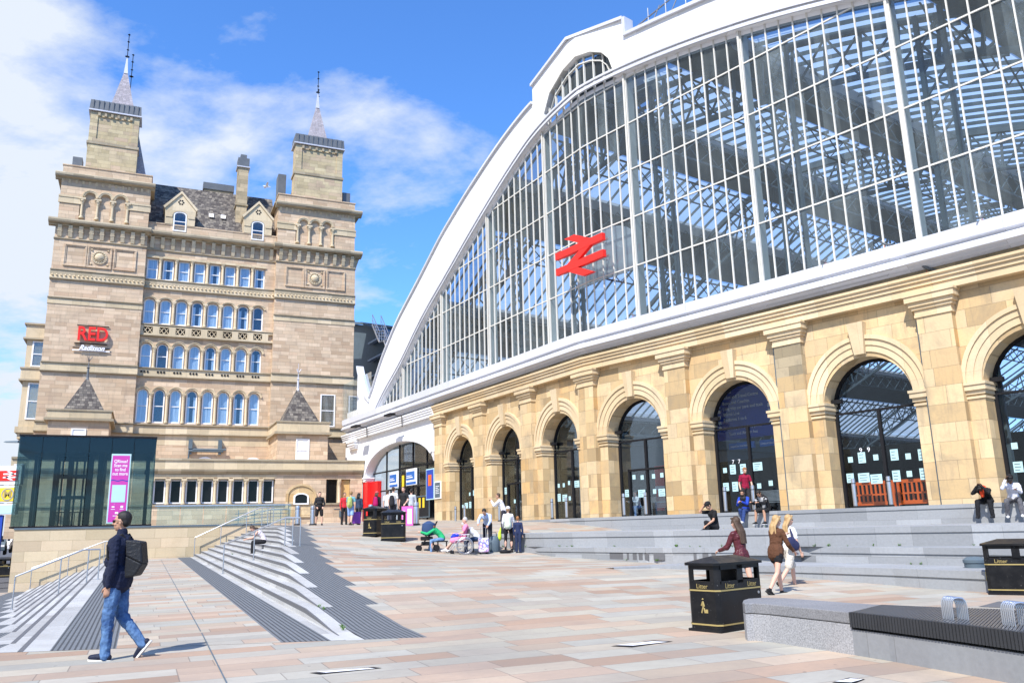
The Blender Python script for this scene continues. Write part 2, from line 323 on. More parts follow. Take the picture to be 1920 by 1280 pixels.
MT['redp'] = plain('red_painted_pier', (.62, .02, .02), .4, 0, .1, 1); MT['orange'] = plain('orange_plastic', (.85, .14, .02), .45, 0, .08, 3)
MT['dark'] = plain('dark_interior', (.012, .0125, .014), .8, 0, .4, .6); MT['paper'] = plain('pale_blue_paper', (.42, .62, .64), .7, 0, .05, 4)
MT['glass'] = glassmat('gable_glass', (.62, .71, .75), .48, .02, .11, .03, True); MT['glassw'] = glassmat('arcade_glass', (.86, .90, .92), .20, .01, 0, .012)
MT['glassbox'] = glassmat('tinted_canopy_glass', (.58, .66, .66), .14, .01, 0, .02); MT['balus'] = glassmat('clear_balustrade_glass', (.86, .93, .91), .4, .01, .05, .02)
g = G('roof_skylight_glass'); tr = g.n('ShaderNodeBsdfTransparent'); tr.inputs[0].default_value = (.86, .90, .92, 1); tl = g.n('ShaderNodeBsdfTranslucent'); tl.inputs[0].default_value = (.66, .74, .82, 1); ms = g.n('ShaderNodeMixShader')
nz = g.noise(g.uv(), .35, 5, .6); g.l(g.m('ADD', .26, g.m('MULTIPLY', nz, .35)), ms.inputs[0]); g.l(tr.outputs[0], ms.inputs[1]); g.l(tl.outputs[0], ms.inputs[2]); g.l(ms.outputs[0], g.out.inputs[0]); MT['roofglass'] = g.mat
def winglass(name, a, b, sp=.5):
    g = G(name); v = g.geo(); n = g.noise(g.mapping(v, (.5, .5, .25)), .6, 3); c = g.ramp(n, [(.3, a), (.7, b)]); f = g.n('ShaderNodeLayerWeight'); f.inputs['Blend'].default_value = .4
    p = g.n('ShaderNodeBsdfPrincipled'); g.l(c, p.inputs['Base Color']); p.inputs['Roughness'].default_value = .05; p.inputs['Specular IOR Level'].default_value = sp; p.inputs['IOR'].default_value = 1.45
    g.l(p.outputs[0], g.out.inputs[0]); return g.mat
MT['wglass'] = glassmat('sash_glass', (.84, .90, .95), .35, .01, 0, .05); MT['wdark'] = winglass('dark_window_glass', (.004, .0045, .005), (.012, .012, .013), .22)
g = G('net_curtain'); v = g.geo(); wv = g.noise(g.mapping(v, (7, 7, .25)), 1.6, 4); g.bsdf(g.ramp(wv, [(.3, (.42, .48, .54)), (.7, (.78, .82, .84))]), .8, 0, .3, wv, .5, .03); MT['curtain'] = g.mat
MT['wood'] = plain('plywood_board', (.60, .38, .15), .7, 0, .2, 3); MT['lead_l'] = plain('bright_lead_cap', (.55, .55, .58), .45, .2, .1, 3)
MT['asphalt'] = plain('asphalt', (.10, .10, .105), .9, 0, .2, 1.5, .2, .4); MT['stonebuild'] = plain('distant_stone', (.42, .37, .30), .9, 0, .2, .3)
MT['blue'] = plain('blue_sign_face', (.03, .13, .42), .5, 0, .05, 2); MT['navyb'] = plain('deep_blue_board', (.02, .06, .36), .4, 0, .05, 2); MT['text'] = plain('white_lettering', (.8, .8, .82), .5, 0, .02, 4)
MT['magenta'] = plain('magenta_print', (.52, .055, .34), .5, 0, .04, 3); MT['pinkp'] = plain('pink_print', (.75, .12, .42), .5, 0, .04, 3); MT['yellow'] = plain('yellow_print', (.80, .55, .03), .5, 0, .04, 3)
MT['greenw'] = plain('weed_leaves', (.10, .20, .04), .8, 0, .4, 30)
def textmesh(mb, s, size, T, m=0, align='CENTER', ext=.004, shear=0, spacing=1.0, bold=0.0):
    """letters as real flat-extruded geometry; T maps (x, y, depth) of the lettering to world"""
    cu = bpy.data.curves.new('t', 'FONT'); cu.body = s; cu.size = size; cu.align_x = align; cu.extrude = ext; cu.shear = shear; cu.space_character = spacing; cu.offset = bold; cu.resolution_u = 3
    o = bpy.data.objects.new('t', cu); sc.collection.objects.link(o); dg = bpy.context.evaluated_depsgraph_get()
    me = bpy.data.meshes.new_from_object(o.evaluated_get(dg)); b = len(mb.v)
    for v_ in me.vertices: mb.v.append(Vector(T(v_.co.x, v_.co.y, v_.co.z)))
    for p in me.polygons: mb.f.append(tuple(b + i for i in p.vertices)); mb.m.append(m)
    bpy.data.objects.remove(o); bpy.data.curves.remove(cu); bpy.data.meshes.remove(me)
# ================================================================ GROUND
import numpy as np
C24, S24 = cos(T24), sin(T24)
HP = Vector((-15.68, 79.0, 0)); U0 = HP.x * C24 + HP.y * S24; TT0 = -HP.x * S24 + HP.y * C24
def UT(u, t): return (u * C24 - t * S24, u * S24 + t * C24)
def toUT(x, y): return (x * C24 + y * S24, -x * S24 + y * C24)
def Lz(x, y): return -1.5 + .0118 * max(0.0, min(y, 52) - 12.3 - .0965 * min(max(x, -16), 3) - .2)
def tbound(u): return 13.38 - .336 * u
RI = .15
wt = [(718, 1189), (665, 1134), (628, 1098), (603, 1073), (585, 1052), (573, 1037), (562, 1025)]
tips = []
for k, (px, py) in enumerate(wt):
    z = -1.4
    for _ in range(8): p = at_z(px, py, z); z = Lz(p.x, p.y) + RI * k
    tips.append((p.x, p.y, z))
trow = [toUT(a[0], a[1])[1] for a in tips]
trow = [trow[0], trow[1], trow[2], trow[3], trow[3] + 2.6, trow[3] + 5.2, trow[3] + 7.8, trow[3] + 10.4, trow[3] + 13, trow[3] + 15.7, trow[3] + 18.6]
def uk(k, t): return 2.82 + k * (.25 + .0026 * max(0, t - 12))
KS = 11
ctrl = []
for k in range(1, 11):
    x, y = UT(uk(k + 1, trow[k]), trow[k]); ctrl.append((x, y, Lz(x, y) + RI * k))
for q in [(-1.9, 12.1, -1.49), (-3.3, 12.5, -1.49), (0, 12.6, -1.5), (2.8, 12.3, -1.5), (5.2, 13, -1.5), (9, 13.5, -1.5), (16, 13, -1.5), (5.7, 18.2, -1.46), (9.35, 17.3, -1.5), (16, 17, -1.5), (13, 24, -1.4), (8, 30, -1.2),
          (1.46, 29.5, -1.02), (3.9, 23, -1.14), (-.5, 32.5, -.8), (-5, 36, .02), (-11.5, 48, .50), (-8, 47, .45), (-12.4, 66, .9), (-18, 66, .75), (-2.6, 31.3, -.78), (-1.2, 31.2, -.92), (.3, 30.6, -1.0), (-3.6, 33.2, -.4), (-10, 44, .42), (-13.5, 48, .55), (-20, 60, .62), (3, 42, .2), (0, 52, .5), (-6, 60, .8)]: ctrl.append(q)
CX = np.array([[c[0], c[1]] for c in ctrl]); CZ = np.array([c[2] for c in ctrl]); NCT = len(ctrl)
def phi(r): return np.where(r > 1e-9, r * r * np.log(np.maximum(r, 1e-9)), 0)
D_ = np.linalg.norm(CX[:, None] - CX[None], axis=2); A_ = np.zeros((NCT + 3, NCT + 3)); A_[:NCT, :NCT] = phi(D_) + np.eye(NCT) * .35; A_[:NCT, NCT] = 1; A_[:NCT, NCT + 1:] = CX; A_[NCT, :NCT] = 1; A_[NCT + 1:, :NCT] = CX.T
WT = np.linalg.solve(A_, np.concatenate([CZ, [0, 0, 0]]))
def Mz(x, y):
    xx = max(-22, min(x, 17)); yy = max(12.0, min(y, 68))
    r = np.hypot(CX[:, 0] - xx, CX[:, 1] - yy); z = float(phi(r) @ WT[:NCT] + WT[NCT] + WT[NCT + 1] * xx + WT[NCT + 2] * yy)
    u, t = toUT(x, y); d = t - tbound(u); k = max(0.0, min(1.0, d / 2.2)); k = k * k * (3 - 2 * k)
    return -1.5 * (1 - k) + max(-1.5, z) * k
lrow = [16.2, 19.4, 22.5, 25.9, 29.3, 33, 36.5, 40.4, 45, 50.5, 56]
def Sz(x, y):
    u, t = toUT(x, y)
    r = [tbound(-2.0)] + lrow; j = 0.0
    if t > r[0]:
        for i in range(len(r) - 1):
            if t >= r[i + 1]: j = i + 1
            else: j = i + (t - r[i]) / (r[i + 1] - r[i]); break
    return Lz(x, y) - .14 * j
TW = TT0 - 28.0
gr = []
# near plaza, in front of the two flights
mb = MB(); rows = []
for yy in [-14, -6, 0, 4, 8, 10]:
    rows.append([(x, yy, -1.5) for x in [-40, -25, -14, -7, 0, 5, 10, 16, 24, 40]])
rows.append([(x, 12.07 + .0965 * (min(max(x, -16), 16) + 7), -1.5) for x in [-40, -25, -14, -7, 0, 5, 10, 16, 24, 40]])
mb.grid(rows); mb.build('plaza_paving', MT['slab'], kind='structure')
# lower level between the flights
cols = [-1.46, -1.05, -.2, .6, 1.3, 1.95, 2.62, 2.82]; cm = [1, 2, 0, 0, 0, 2, 1]
mb = MB(); rows = []
for i in range(15):
    row = []
    for u in cols:
        a = tbound(u); t = a + (TW - a) * i / 14; x, y = UT(u, t); row.append((x, y, Lz(x, y)))
    rows.append(row)
mb.grid(rows, mf=lambda i, j: cm[j]); mb.build('lower_paving', [MT['slab_s'], MT['granite'], MT['tactile']], kind='structure')
# right flight and upper plaza in bands
mb = MB(); tread = MB()
edges = list(trow) + [TW]
def zstep(k, x, y): return min(Lz(x, y) + RI * (k + 1), Mz(x, y))
for b in range(len(edges) - 1):
    nst = min(b + 1, KS)
    def urow(t, first):
        us = [uk(k, t) for k in range(nst + 1)]; ud = us[-1] + .86
        far = [ud + d for d in (0, 1.2, 2.6, 4, 6, 8.5, 11, 14, 18, 23, 30)]
        return us, ud, far
    ns = 3
    A = []
    for i in range(ns + 1):
        row = []
        t_ = edges[b] + (edges[b + 1] - edges[b]) * i / ns
        us, ud, far = urow(t_, 0)
        for u in us[-1:] + far:
            a0 = tbound(u) if b == 0 else edges[b]; t = a0 + (edges[b + 1] - a0) * i / ns
            x, y = UT(u, t); row.append((x, y, Mz(x, y)))
        A.append(row)
    mb.grid(A, mf=lambda i, j: 2 if j == 0 else 0)
    # treads and risers
    sub = 6
    for k in range(nst):
        T_ = []
        for i in range(sub + 1):
            p = []
            for kk in (k, k + 1):
                a0 = tbound(uk(kk, 12.4)) if b == 0 else edges[b]; t = a0 + (edges[b + 1] - a0) * i / sub; x, y = UT(uk(kk, t), t); p.append((x, y, zstep(k, x, y)))
            if k == KS - 1: pass
            T_.append(p)
        for i in range(sub):
            (a, d), (a2, d2) = T_[i], T_[i + 1]
            w_ = .12
            def lp(p, q, f): return tuple(p[m] + (q[m] - p[m]) * f for m in range(3))
            e, e2 = lp(a, d, w_), lp(a2, d2, w_)
            zl = Lz(a[0], a[1]) if k == 0 else zstep(k - 1, a[0], a[1]); zl2 = Lz(a2[0], a2[1]) if k == 0 else zstep(k - 1, a2[0], a2[1])
            h, h2 = a[2] - zl, a2[2] - zl2
            if h > .012 or h2 > .012:
                tread.add([a, e, e2, a2], [(0, 1, 2, 3)], 1); tread.add([e, d, d2, e2], [(0, 1, 2, 3)], 0)
                m1 = (a[0], a[1], a[2] - h * .5); m2 = (a2[0], a2[1], a2[2] - h2 * .5)
                tread.add([a, a2, m2, m1], [(0, 1, 2, 3)], 1); tread.add([m1, m2, (a2[0], a2[1], zl2 - .01), (a[0], a[1], zl - .01)], [(0, 1, 2, 3)], 0)
            else: tread.add([a, d, d2, a2], [(0, 1, 2, 3)], 0)
# plaza beyond the wall line
A = []
for i in range(8):
    row = []; t = TW + (TT0 + 2 - TW) * i / 7
    for u in [uk(11, TW), 7.6, 8.4, 10, 12, 15, 18, 22, 28, 36]:
        x, y = UT(u, t); row.append((x, y, Mz(x, y)))
    A.append(row)
mb.grid(A); mb.build('upper_plaza_paving', [MT['slab'], MT['granite'], MT['tactile']], recalc=False, kind='structure')
tread.build('right_steps', [MT['granite'], MT['riser_d']], recalc=False, kind='structure')
# left flight down to the street
st = MB(); sg = MB()
le = [None] + lrow[:9] + [TW]
def vj(j, t): return -1.46 - .35 * j - .0012 * j * max(0, t - 14)
def zl_(j, x, y): return max(Lz(x, y) - .14 * (j + 1), Sz(x, y))
for b in range(len(le) - 1):
    nst = min(b + 1, 9); sub = 5
    def tt(u, i, n): a0 = tbound(u) if b == 0 else le[b]; return a0 + (le[b + 1] - a0) * i / n
    for k in range(nst):
        R = []
        for i in range(sub + 1):
            p = []
            for kk in (k, k + 1):
                t = tt(vj(kk, 14), i, sub); x, y = UT(vj(kk, t), t); p.append((x, y, zl_(k, x, y)))
            R.append(p)
        for i in range(sub):
            (a, d), (a2, d2) = R[i], R[i + 1]
            up1 = Lz(a[0], a[1]) if k == 0 else zl_(k - 1, a[0], a[1]); up2 = Lz(a2[0], a2[1]) if k == 0 else zl_(k - 1, a2[0], a2[1])
            st.add([a, d, d2, a2], [(0, 1, 2, 3)], 0)
            if up1 - a[2] > .012 or up2 - a2[2] > .012:
                st.add([(a[0], a[1], up1), (a2[0], a2[1], up2), a2, a], [(0, 1, 2, 3)], 1)
                ex, ey = UT(.07, 0)
                st.add([(a[0], a[1], up1 + .004), (a[0] + ex, a[1] + ey, up1 + .004), (a2[0] + ex, a2[1] + ey, up2 + .004), (a2[0], a2[1], up2 + .004)], [(0, 1, 2, 3)], 1)
    A = []
    for i in range(5):
        row = []
        u1 = vj(nst, tt(vj(nst, 14), i, 4))
        for du in (0, .86, 1.6, 3, 5, 9, 16, 30):
            t = tt(vj(nst, 14), i, 4); x, y = UT(u1 - du, t); row.append((x, y, Sz(x, y)))
        A.append(row)
    sg.grid(A, mf=lambda i, j: 1 if j == 0 else 0)
A = []
for i in range(6):
    row = []; t = TW + (140 - TW) * i / 5
    for u in (-5.0, -7, -10, -20, -60): x, y = UT(u, t); row.append((x, y, max(Sz(x, y), -2.55)))
    A.append(row)
sg.grid(A, m=2)
st.build('left_steps', [MT['granite'], MT['riser_d']], recalc=False, kind='structure')
sg.build('street_pavement', [MT['slab'], MT['tactile'], MT['asphalt']], recalc=False, kind='structure')
mb = MB(); mb.grid([[(x, y, -4.2) for x in (-1500, -200, 0, 200, 1500)] for y in (-1500, -100, 200, 2500)]); mb.build('ground', MT['asphalt'], kind='structure')
# ---- gutter joint, ground lights
mb = MB(); 
for (a, b) in [((302, 1049), (376, 1183)), ((378, 1186), (430, 1290))]:
    def g0(px, py, z=-1.3):
        for _ in range(6): p = at_z(px, py, z); z = Lz(p.x, p.y) if p.y > 12.3 else -1.5
        return p
    p, q = g0(*a), g0(*b); n = (q - p).cross(Vector((0, 0, 1))).normalized() * .009
    mb.add([(v.x, v.y, v.z + .005) for v in (p - n, p + n, q + n, q - n)], [(0, 1, 2, 3)])
mb.build('drain_slot', MT['iron'], kind='structure')
for i, (a, b, c, d) in enumerate([((1145, 1211), (1225, 1200), (1262, 1202), (1185, 1213)), ((580, 1261), (700, 1250), (716, 1252), (600, 1264)), ((1560, 1279), (1592, 1270), (1622, 1273), (1600, 1282))]):
    P = [at_z(*q, -1.5) for q in (a, b, c, d)]; cc = sum(P, Vector()) / 4; m2 = MB()
    t = thing_w('ground_light', ['flush pale ground light left of the litter bin in front', 'long flush ground light strip at the bottom of the picture, right of the walking man', 'flush ground light at the foot of the granite seat'][i], 'ground light', tuple(cc))
    m2.add([(p.x, p.y, -1.496) for p in P], [(0, 1, 2, 3)]); m2.build('frame', MT['blackm'], t)
    m3 = MB(); m3.add([(cc.x + (p.x - cc.x) * .82, cc.y + (p.y - cc.y) * .6, -1.492) for p in P], [(0, 1, 2, 3)]); m3.build('lens', MT['white'], t)
mb = MB()
for (px, py) in [(1720, 1143), (1890, 1160), (1790, 1136)]: pass
# ================================================================ STATION FRAME
BB = Vector((3.752, 42.723, 0)); TL, TR = radians(-59.4054), radians(-49.9826)
dL, dR = Vector((cos(TL), sin(TL), 0)), Vector((cos(TR), sin(TR), 0)); nL, nR = Vector((-sin(TL), cos(TL), 0)), Vector((-sin(TR), cos(TR), 0))
nM = (nL + nR).normalized(); nM = nM / nM.dot(nL)
def W(u, w, z):
    if abs(u) < 1e-6: p = BB - nM * w
    elif u < 0: p = BB + dL * u - nL * w
    else: p = BB + dR * u - nR * w
    return (p.x, p.y, z)
def wallhit(px, py, w=0.0):
    for d, n, sg_ in ((dL, nL, -1), (dR, nR, 1)):
        r = ray(px, py); P0 = BB - n * w; k = n.dot(P0) / n.dot(r); P = r * k; s = (P - P0).dot(d)
        if s * sg_ >= 0: return s, P.z
    return s, P.z
def usweep(mb, us, prof, m=None, closed=True):
    us = sorted(set(list(us) + ([0.0] if min(us) < 0 < max(us) else []))); n = len(prof)
    vs = [(u, p[0], p[1]) for u in us for p in prof]; fs = []
    for i in range(len(us) - 1):
        for j in range(n if closed else n - 1):
            k = (j + 1) % n; fs.append((i * n + j, i * n + k, (i + 1) * n + k, (i + 1) * n + j))
    if closed: fs += [tuple(range(n))[::-1], tuple((len(us) - 1) * n + j for j in range(n))]
    mb.add(vs, fs, m)
def ubox(mb, u0, u1, w0, w1, z0, z1, m=None): usweep(mb, [u0, u1], [(w0, z0), (w1, z0), (w1, z1), (w0, z1)], m)
FL = .46
# ---- broad granite steps in front of the arcade
e1 = [(1150, 1063), (1220, 1060.5), (1350, 1059), (1490, 1060), (1660, 1064), (1825, 1069.5), (1960, 1074)]
e2 = [(820, 1022), (875, 1024), (960, 1024), (1036, 1025), (1155, 1025.5), (1220, 1026), (1350, 1025), (1500, 1024), (1660, 1025), (1825, 1026), (1960, 1027)]
E1 = [at_z(*q, -1.07) for q in e1]; E2 = [at_z(*q, -.66) for q in e2]
E3 = [at_d(x, 990, d) for x, d in ((740, 41), (800, 37.5), (900, 34.5), (1010, 31.5), (1155, 28.5), (1257, 26.6), (1420, 24.2), (1540, 23.1), (1670, 22), (1825, 20.5), (1960, 19.6))]
for E_ in (E1, E2, E3): E_.append(E_[-1] + (E_[-1] - E_[-2]) * 7)
E4 = [Vector(W(u, 1.3, 0)) for u in (-30, -20, -12, -6, 0, 5, 10, 15, 20, 26, 30)]
def resamp(P, n):
    P = [Vector((p.x, p.y, 0)) for p in P]; d = [0]
    for i in range(1, len(P)): d.append(d[-1] + (P[i] - P[i - 1]).length)
    o = []
    for k in range(n):
        s = d[-1] * k / (n - 1); i = max(j for j in range(len(d) - 1) if d[j] <= s + 1e-9); f = (s - d[i]) / (d[i + 1] - d[i]); o.append(P[i].lerp(P[i + 1], f))
    return o
def step_thing(E, Bk, z, zb, label, band=False):
    n = 40; a = resamp(E, n); b = resamp(Bk, n); mb = MB(); cap = .16
    for i in range(n - 1):
        p, q, r_, s_ = a[i], a[i + 1], b[i + 1], b[i]
        mb.add([(p.x, p.y, z), (q.x, q.y, z), (r_.x, r_.y, z), (s_.x, s_.y, z)], [(0, 1, 2, 3)], 0)
        nn_ = Vector((q.y - p.y, -(q.x - p.x), 0)); nn_.normalize(); o_ = nn_ * .03
        mb.add([(p.x + o_.x, p.y + o_.y, z - cap), (q.x + o_.x, q.y + o_.y, z - cap), (q.x + o_.x, q.y + o_.y, z - .004), (p.x + o_.x, p.y + o_.y, z - .004)], [(0, 1, 2, 3)], 0)
        mb.add([(p.x, p.y, z - cap), (q.x, q.y, z - cap), (q.x + o_.x, q.y + o_.y, z - cap), (p.x + o_.x, p.y + o_.y, z - cap)], [(0, 1, 2, 3)], 0)
        mb.add([(p.x, p.y, z), (q.x, q.y, z), (q.x + o_.x, q.y + o_.y, z - .004), (p.x + o_.x, p.y + o_.y, z - .004)], [(0, 1, 2, 3)], 0)
        mb.add([(p.x, p.y, zb), (q.x, q.y, zb), (q.x, q.y, z - cap), (p.x, p.y, z - cap)], [(0, 1, 2, 3)], 0)
    o = mb.build('granite_step', MT['grey'], recalc=False, kind='structure')
    return a
E2b = [Vector((p.x, p.y, 0)) for p in E2]
sub = [p for p in resamp(E2, 60)]
E1b = []
for p in resamp(E1, 14): q = min(sub, key=lambda c: (c - p).length); E1b.append(q + (q - p) * .05)
E1b[0] = Vector((E1[0].x - .2, E1[0].y + .3, 0))
step_thing([Vector((p.x, p.y, 0)) for p in E1], E1b, -1.07, -1.9, '')
step_thing(E2, E3, -.66, -1.6, ''); step_thing(E3, E4, -.167, -.9, '')
mb = MB(W)
usweep(mb, [-32, 30], [(1.3, -.5), (1.3, FL - .13), (1.33, FL - .13), (1.33, FL), (-.9, FL), (-.9, -.5)]); mb.build('arcade_terrace', MT['grey'], kind='structure')
mb = MB(W); ubox(mb, -34, 30, -60, -.9, FL - .3, FL - .01); mb.build('concourse_floor', MT['grey'], kind='structure')
# dark slot panels in the second step riser
mb = MB(); a = resamp(E2, 400)
def atx(px):
    best = min(range(len(a)), key=lambda i: abs((a[i].x / max(a[i].y, 1)) - (ray(px, 1030).x / ray(px, 1030).y))); return a[best]
for x0, x1 in [(1143, 1169), (1175, 1180), (1187, 1192), (1196, 1203), (1210, 1217), (1224, 1244), (1298, 1304), (1314, 1330), (1336, 1343), (1352, 1358), (1500, 1508)]:
    p, q = atx(x0), atx(x1)
    if (q - p).length < .02: q = p + Vector((.12, -.03, 0))
    o_ = Vector((q.y - p.y, -(q.x - p.x), 0)).normalized() * .006
    mb.add([(p.x + o_.x, p.y + o_.y, -1.04), (q.x + o_.x, q.y + o_.y, -1.04), (q.x + o_.x, q.y + o_.y, -.83), (p.x + o_.x, p.y + o_.y, -.83)], [(0, 1, 2, 3)])
mb.build('slate_riser_panels', MT['riser_d'], recalc=False, kind='structure')

def gz(x, y):
    """height of what one stands on at x, y"""
    u, t = toUT(x, y)
    if t < tbound(u) + .01: return -1.5
    if u < -1.46: 
        nst = sum(1 for q in lrow[:8] if t > q) + 1
        for j in range(nst):
            if vj(j + 1, t) <= u: return zl_(j, x, y)
        return Sz(x, y)
    if u < 2.82: return Lz(x, y)
    if t < TW:
        nst = min(KS, sum(1 for q in trow[1:] if t > q) + 1)
        for k in range(nst):
            if u < uk(k + 1, t): return zstep(k, x, y)
    return Mz(x, y)
def sstep(x, y):
    z = gz(x, y)
    for E_, zz_ in ((E1s, -1.07), (E2s, -.66), (E3s, -.167), (E4s, FL)):
        best = None
        for i in range(len(E_) - 1):
            p, q = E_[i], E_[i + 1]; d = q - p; L2 = d.x * d.x + d.y * d.y; f = max(0, min(1, ((x - p.x) * d.x + (y - p.y) * d.y) / L2)); dd = hypot(x - p.x - d.x * f, y - p.y - d.y * f)
            if best is None or dd < best[0] - 1e-9: best = (dd, d.x * (y - p.y) - d.y * (x - p.x), i, f)
        if best[2] == 0 and best[3] == 0: continue
        if best[1] > 0 and zz_ > z: z = zz_
    return z
def hitg(px, py):
    r = ray(px, py); t = 7.0; pr = t
    while t < 90:
        p = r * t
        if p.z <= sstep(p.x, p.y):
            a, c = pr, t
            for _ in range(12):
                m_ = (a + c) / 2; q = r * m_
                if q.z <= sstep(q.x, q.y): c = m_
                else: a = m_
            q = r * c; return Vector((q.x, q.y, sstep(q.x, q.y)))
        pr = t; t += .15
    q = r * 45; return Vector((q.x, q.y, sstep(q.x, q.y)))
def snap(px, d):
    """on the ground under picture column px at depth d"""
    p = at_d(px, 985, d); return Vector((p.x, p.y, sstep(p.x, p.y)))
E1s = [Vector((p.x, p.y, 0)) for p in E1]; E2s = [Vector((p.x, p.y, 0)) for p in E2]; E3s = [Vector((p.x, p.y, 0)) for p in E3]; E4s = E4
# ================================================================ STATION BUILDING
ST = thing_w('station_building', 'long railway station front with a glazed white arched gable above a sandstone arcade', 'station', W(0, 0, FL))
def sb(mb, name, mats, **k): return mb.build(name, mats, ST, **k)
NB = list(range(-3, 5))           # bays: centre 6*b+3
CEN = [6 * b + 3 for b in NB]; AW, SP = 1.8, 4.42
WF = -.3
# arcade wall with arched openings
for c in CEN:
    mb = MB(W); a0, a1 = c - 3, c + 3; n = 20
    arc = [(c - AW * cos(pi * i / n), SP + AW * sin(pi * i / n)) for i in range(n + 1)]
    poly_l = [(a0, FL), (c - AW, FL)] + arc[:n // 2 + 1] + [(c, 8.15), (a0, 8.15)]
    poly_r = [(c, 8.15)] + arc[n // 2:] + [(c + AW, FL), (a1, FL), (a1, 8.15)]
    for P in (poly_l, poly_r): mb.prism(P, WF - 1.0, WF, 'b')
    sb(mb, 'arcade_wall', MT['stone'])
    # archivolt mouldings
    mb = MB(W)
    for r0, r1, w1 in ((1.8, 2.06, WF + .05), (2.06, 2.3, WF + .09), (2.3, 2.46, WF + .15)):
        mb.ring([(c - r1 * cos(pi * i / 28), SP + .18 + r1 * sin(pi * i / 28)) for i in range(29)], [(c - r0 * cos(pi * i / 28), SP + .18 + r0 * sin(pi * i / 28)) for i in range(29)], WF - .02, w1)
    sb(mb, 'archivolt', MT['trim'])
    mb = MB(W); mb.frus([(c - .2, WF, 6.3), (c + .2, WF, 6.3), (c + .2, WF + .2, 6.3), (c - .2, WF + .2, 6.3)], [(c - .33, WF, 7.55), (c + .33, WF, 7.55), (c + .33, WF + .32, 7.55), (c - .33, WF + .32, 7.55)]); sb(mb, 'keystone', MT['trim'])
    for sgn in (-1, 1):
        mb = MB(W); e = c + sgn * AW; i0, i1 = (c - 2.42, e + .13) if sgn < 0 else (e - .13, c + 2.42)
        for (z0, z1, w) in ((4.05, 4.13, .05), (4.2, 4.34, .08), (4.34, 4.52, .16), (4.52, 4.62, .2)):
            j0, j1 = (i0, e + w * .7) if sgn < 0 else (e - w * .7, i1); ubox(mb, j0, j1, WF - .95, WF + w, z0, z1)
        sb(mb, 'impost', MT['trim'])
for k in range(-3, 6):
    u = 6 * k; mb = MB(W); h = .62
    ubox(mb, u - h, u + h, WF - .2, 0, FL, 7.28 if k != 2 else 5.9); sb(mb, 'pilaster', MT['stone'])
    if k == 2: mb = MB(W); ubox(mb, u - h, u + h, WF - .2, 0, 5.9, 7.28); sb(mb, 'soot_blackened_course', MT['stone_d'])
    mb = MB(W)
    for z0, z1, o_ in ((7.22, 7.32, .05), (7.32, 7.5, .03), (7.5, 7.62, .1), (7.62, 7.78, .17), (7.78, 8.0, .26), (8.0, 8.08, .3)):
        ubox(mb, u - h - o_, u + h + o_, WF - .1, o_, z0, z1)
    sb(mb, 'capital', MT['trim'])
mb = MB(W); u0, u1 = -18.7, 30
usweep(mb, [u0, u1], [(WF - 1.0, 8.08), (.04, 8.08), (.04, 8.36), (.10, 8.36), (.10, 8.52), (.17, 8.52), (.17, 8.62), (.24, 8.66), (.24, 8.76), (.02, 8.8), (WF - 1.0, 8.8)])
sb(mb, 'architrave', MT['trim'])
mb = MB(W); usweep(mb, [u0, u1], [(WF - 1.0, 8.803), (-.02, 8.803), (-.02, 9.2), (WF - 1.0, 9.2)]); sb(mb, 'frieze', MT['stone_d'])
# downpipe by pilaster
mb = MB(W).cut(); mb.tube([(12 - .75, WF + .08, FL), (12 - .75, WF + .08, 8.0)], .05, 8); mb.cut(); mb.tube([(17.3, WF + .08, FL), (17.3, WF + .08, 7.2)], .05, 8); sb(mb, 'drainpipe', MT['iron'])
# white cornice
mb = MB(W); ul = -37.6
usweep(mb, [ul, 30], [(-.9, 8.95), (.06, 8.95), (.14, 9.02), (.24, 9.06), (.38, 9.14), (.52, 9.17), (.52, 9.27), (.42, 9.29), (.40, 9.42), (.26, 9.50), (.30, 9.56), (.42, 9.6), (.42, 10.06), (.30, 10.1), (-.9, 10.3)])
sb(mb, 'white_cornice', MT['whitegp'])
AX = Vector((nL.x + nR.x, nL.y + nR.y, 0)).normalized()
def SH(u, v, z): p = W(u, -1.6, z); return (p[0] + AX.x * v, p[1] + AX.y * v, z)
# ---- gable rim
meas = [(-33.0, 8.8), (-31.6, 9.9), (-30.3, 10.8), (-29.0, 11.6), (-26.06, 13.0), (-23.3, 14.9), (-21.58, 16.0), (-16.88, 18.35), (-13.71, 20.0), (-9.95, 21.8), (-6.4, 23.3), (-4.18, 24.0), (0, 24.35), (3.44, 24.1), (7.36, 23.54), (10.71, 22.88), (12.53, 22.45), (14.36, 21.95), (17.6, 20.95), (20.3, 19.95), (21.5, 19.5), (25, 17.6), (28, 15), (30.5, 12)]
def interp(T_, x):
    if x <= T_[0][0]: return T_[0][1]
    for (a, b), (c, d) in zip(T_, T_[1:]):
        if x <= c: return b + (d - b) * (x - a) / (c - a)
    return T_[-1][1]
RIMS = {}
def rim(u):
    # smooth: average of neighbours
    return sum(interp(meas, u + d) for d in (-1.6, -.8, 0, .8, 1.6)) / 5
outm = [(-33.0, 11.2), (-32.16, 12.1), (-30.35, 14.2), (-26.85, 16.9), (-22.0, 19.5), (-18.1, 21.7), (-14.1, 23.4), (-10.1, 24.85), (-7.54, 25.6), (-4.85, 26.15)]
def outer(u):
    if u < -4.8: return sum(interp(outm, u + d) for d in (-.8, 0, .8)) / 3
    return None
us = [-33 + .5 * i for i in range(0, 57)] + [-4.85]
GW = -.45
mb = MB(W)
L = [(u, rim(u)) for u in us]; O = [(u, outer(u) if u < -4.8 else 26.15) for u in us]
L[0] = (-33.0, 9.6)
mb.ring(O, L, GW - .5, GW)
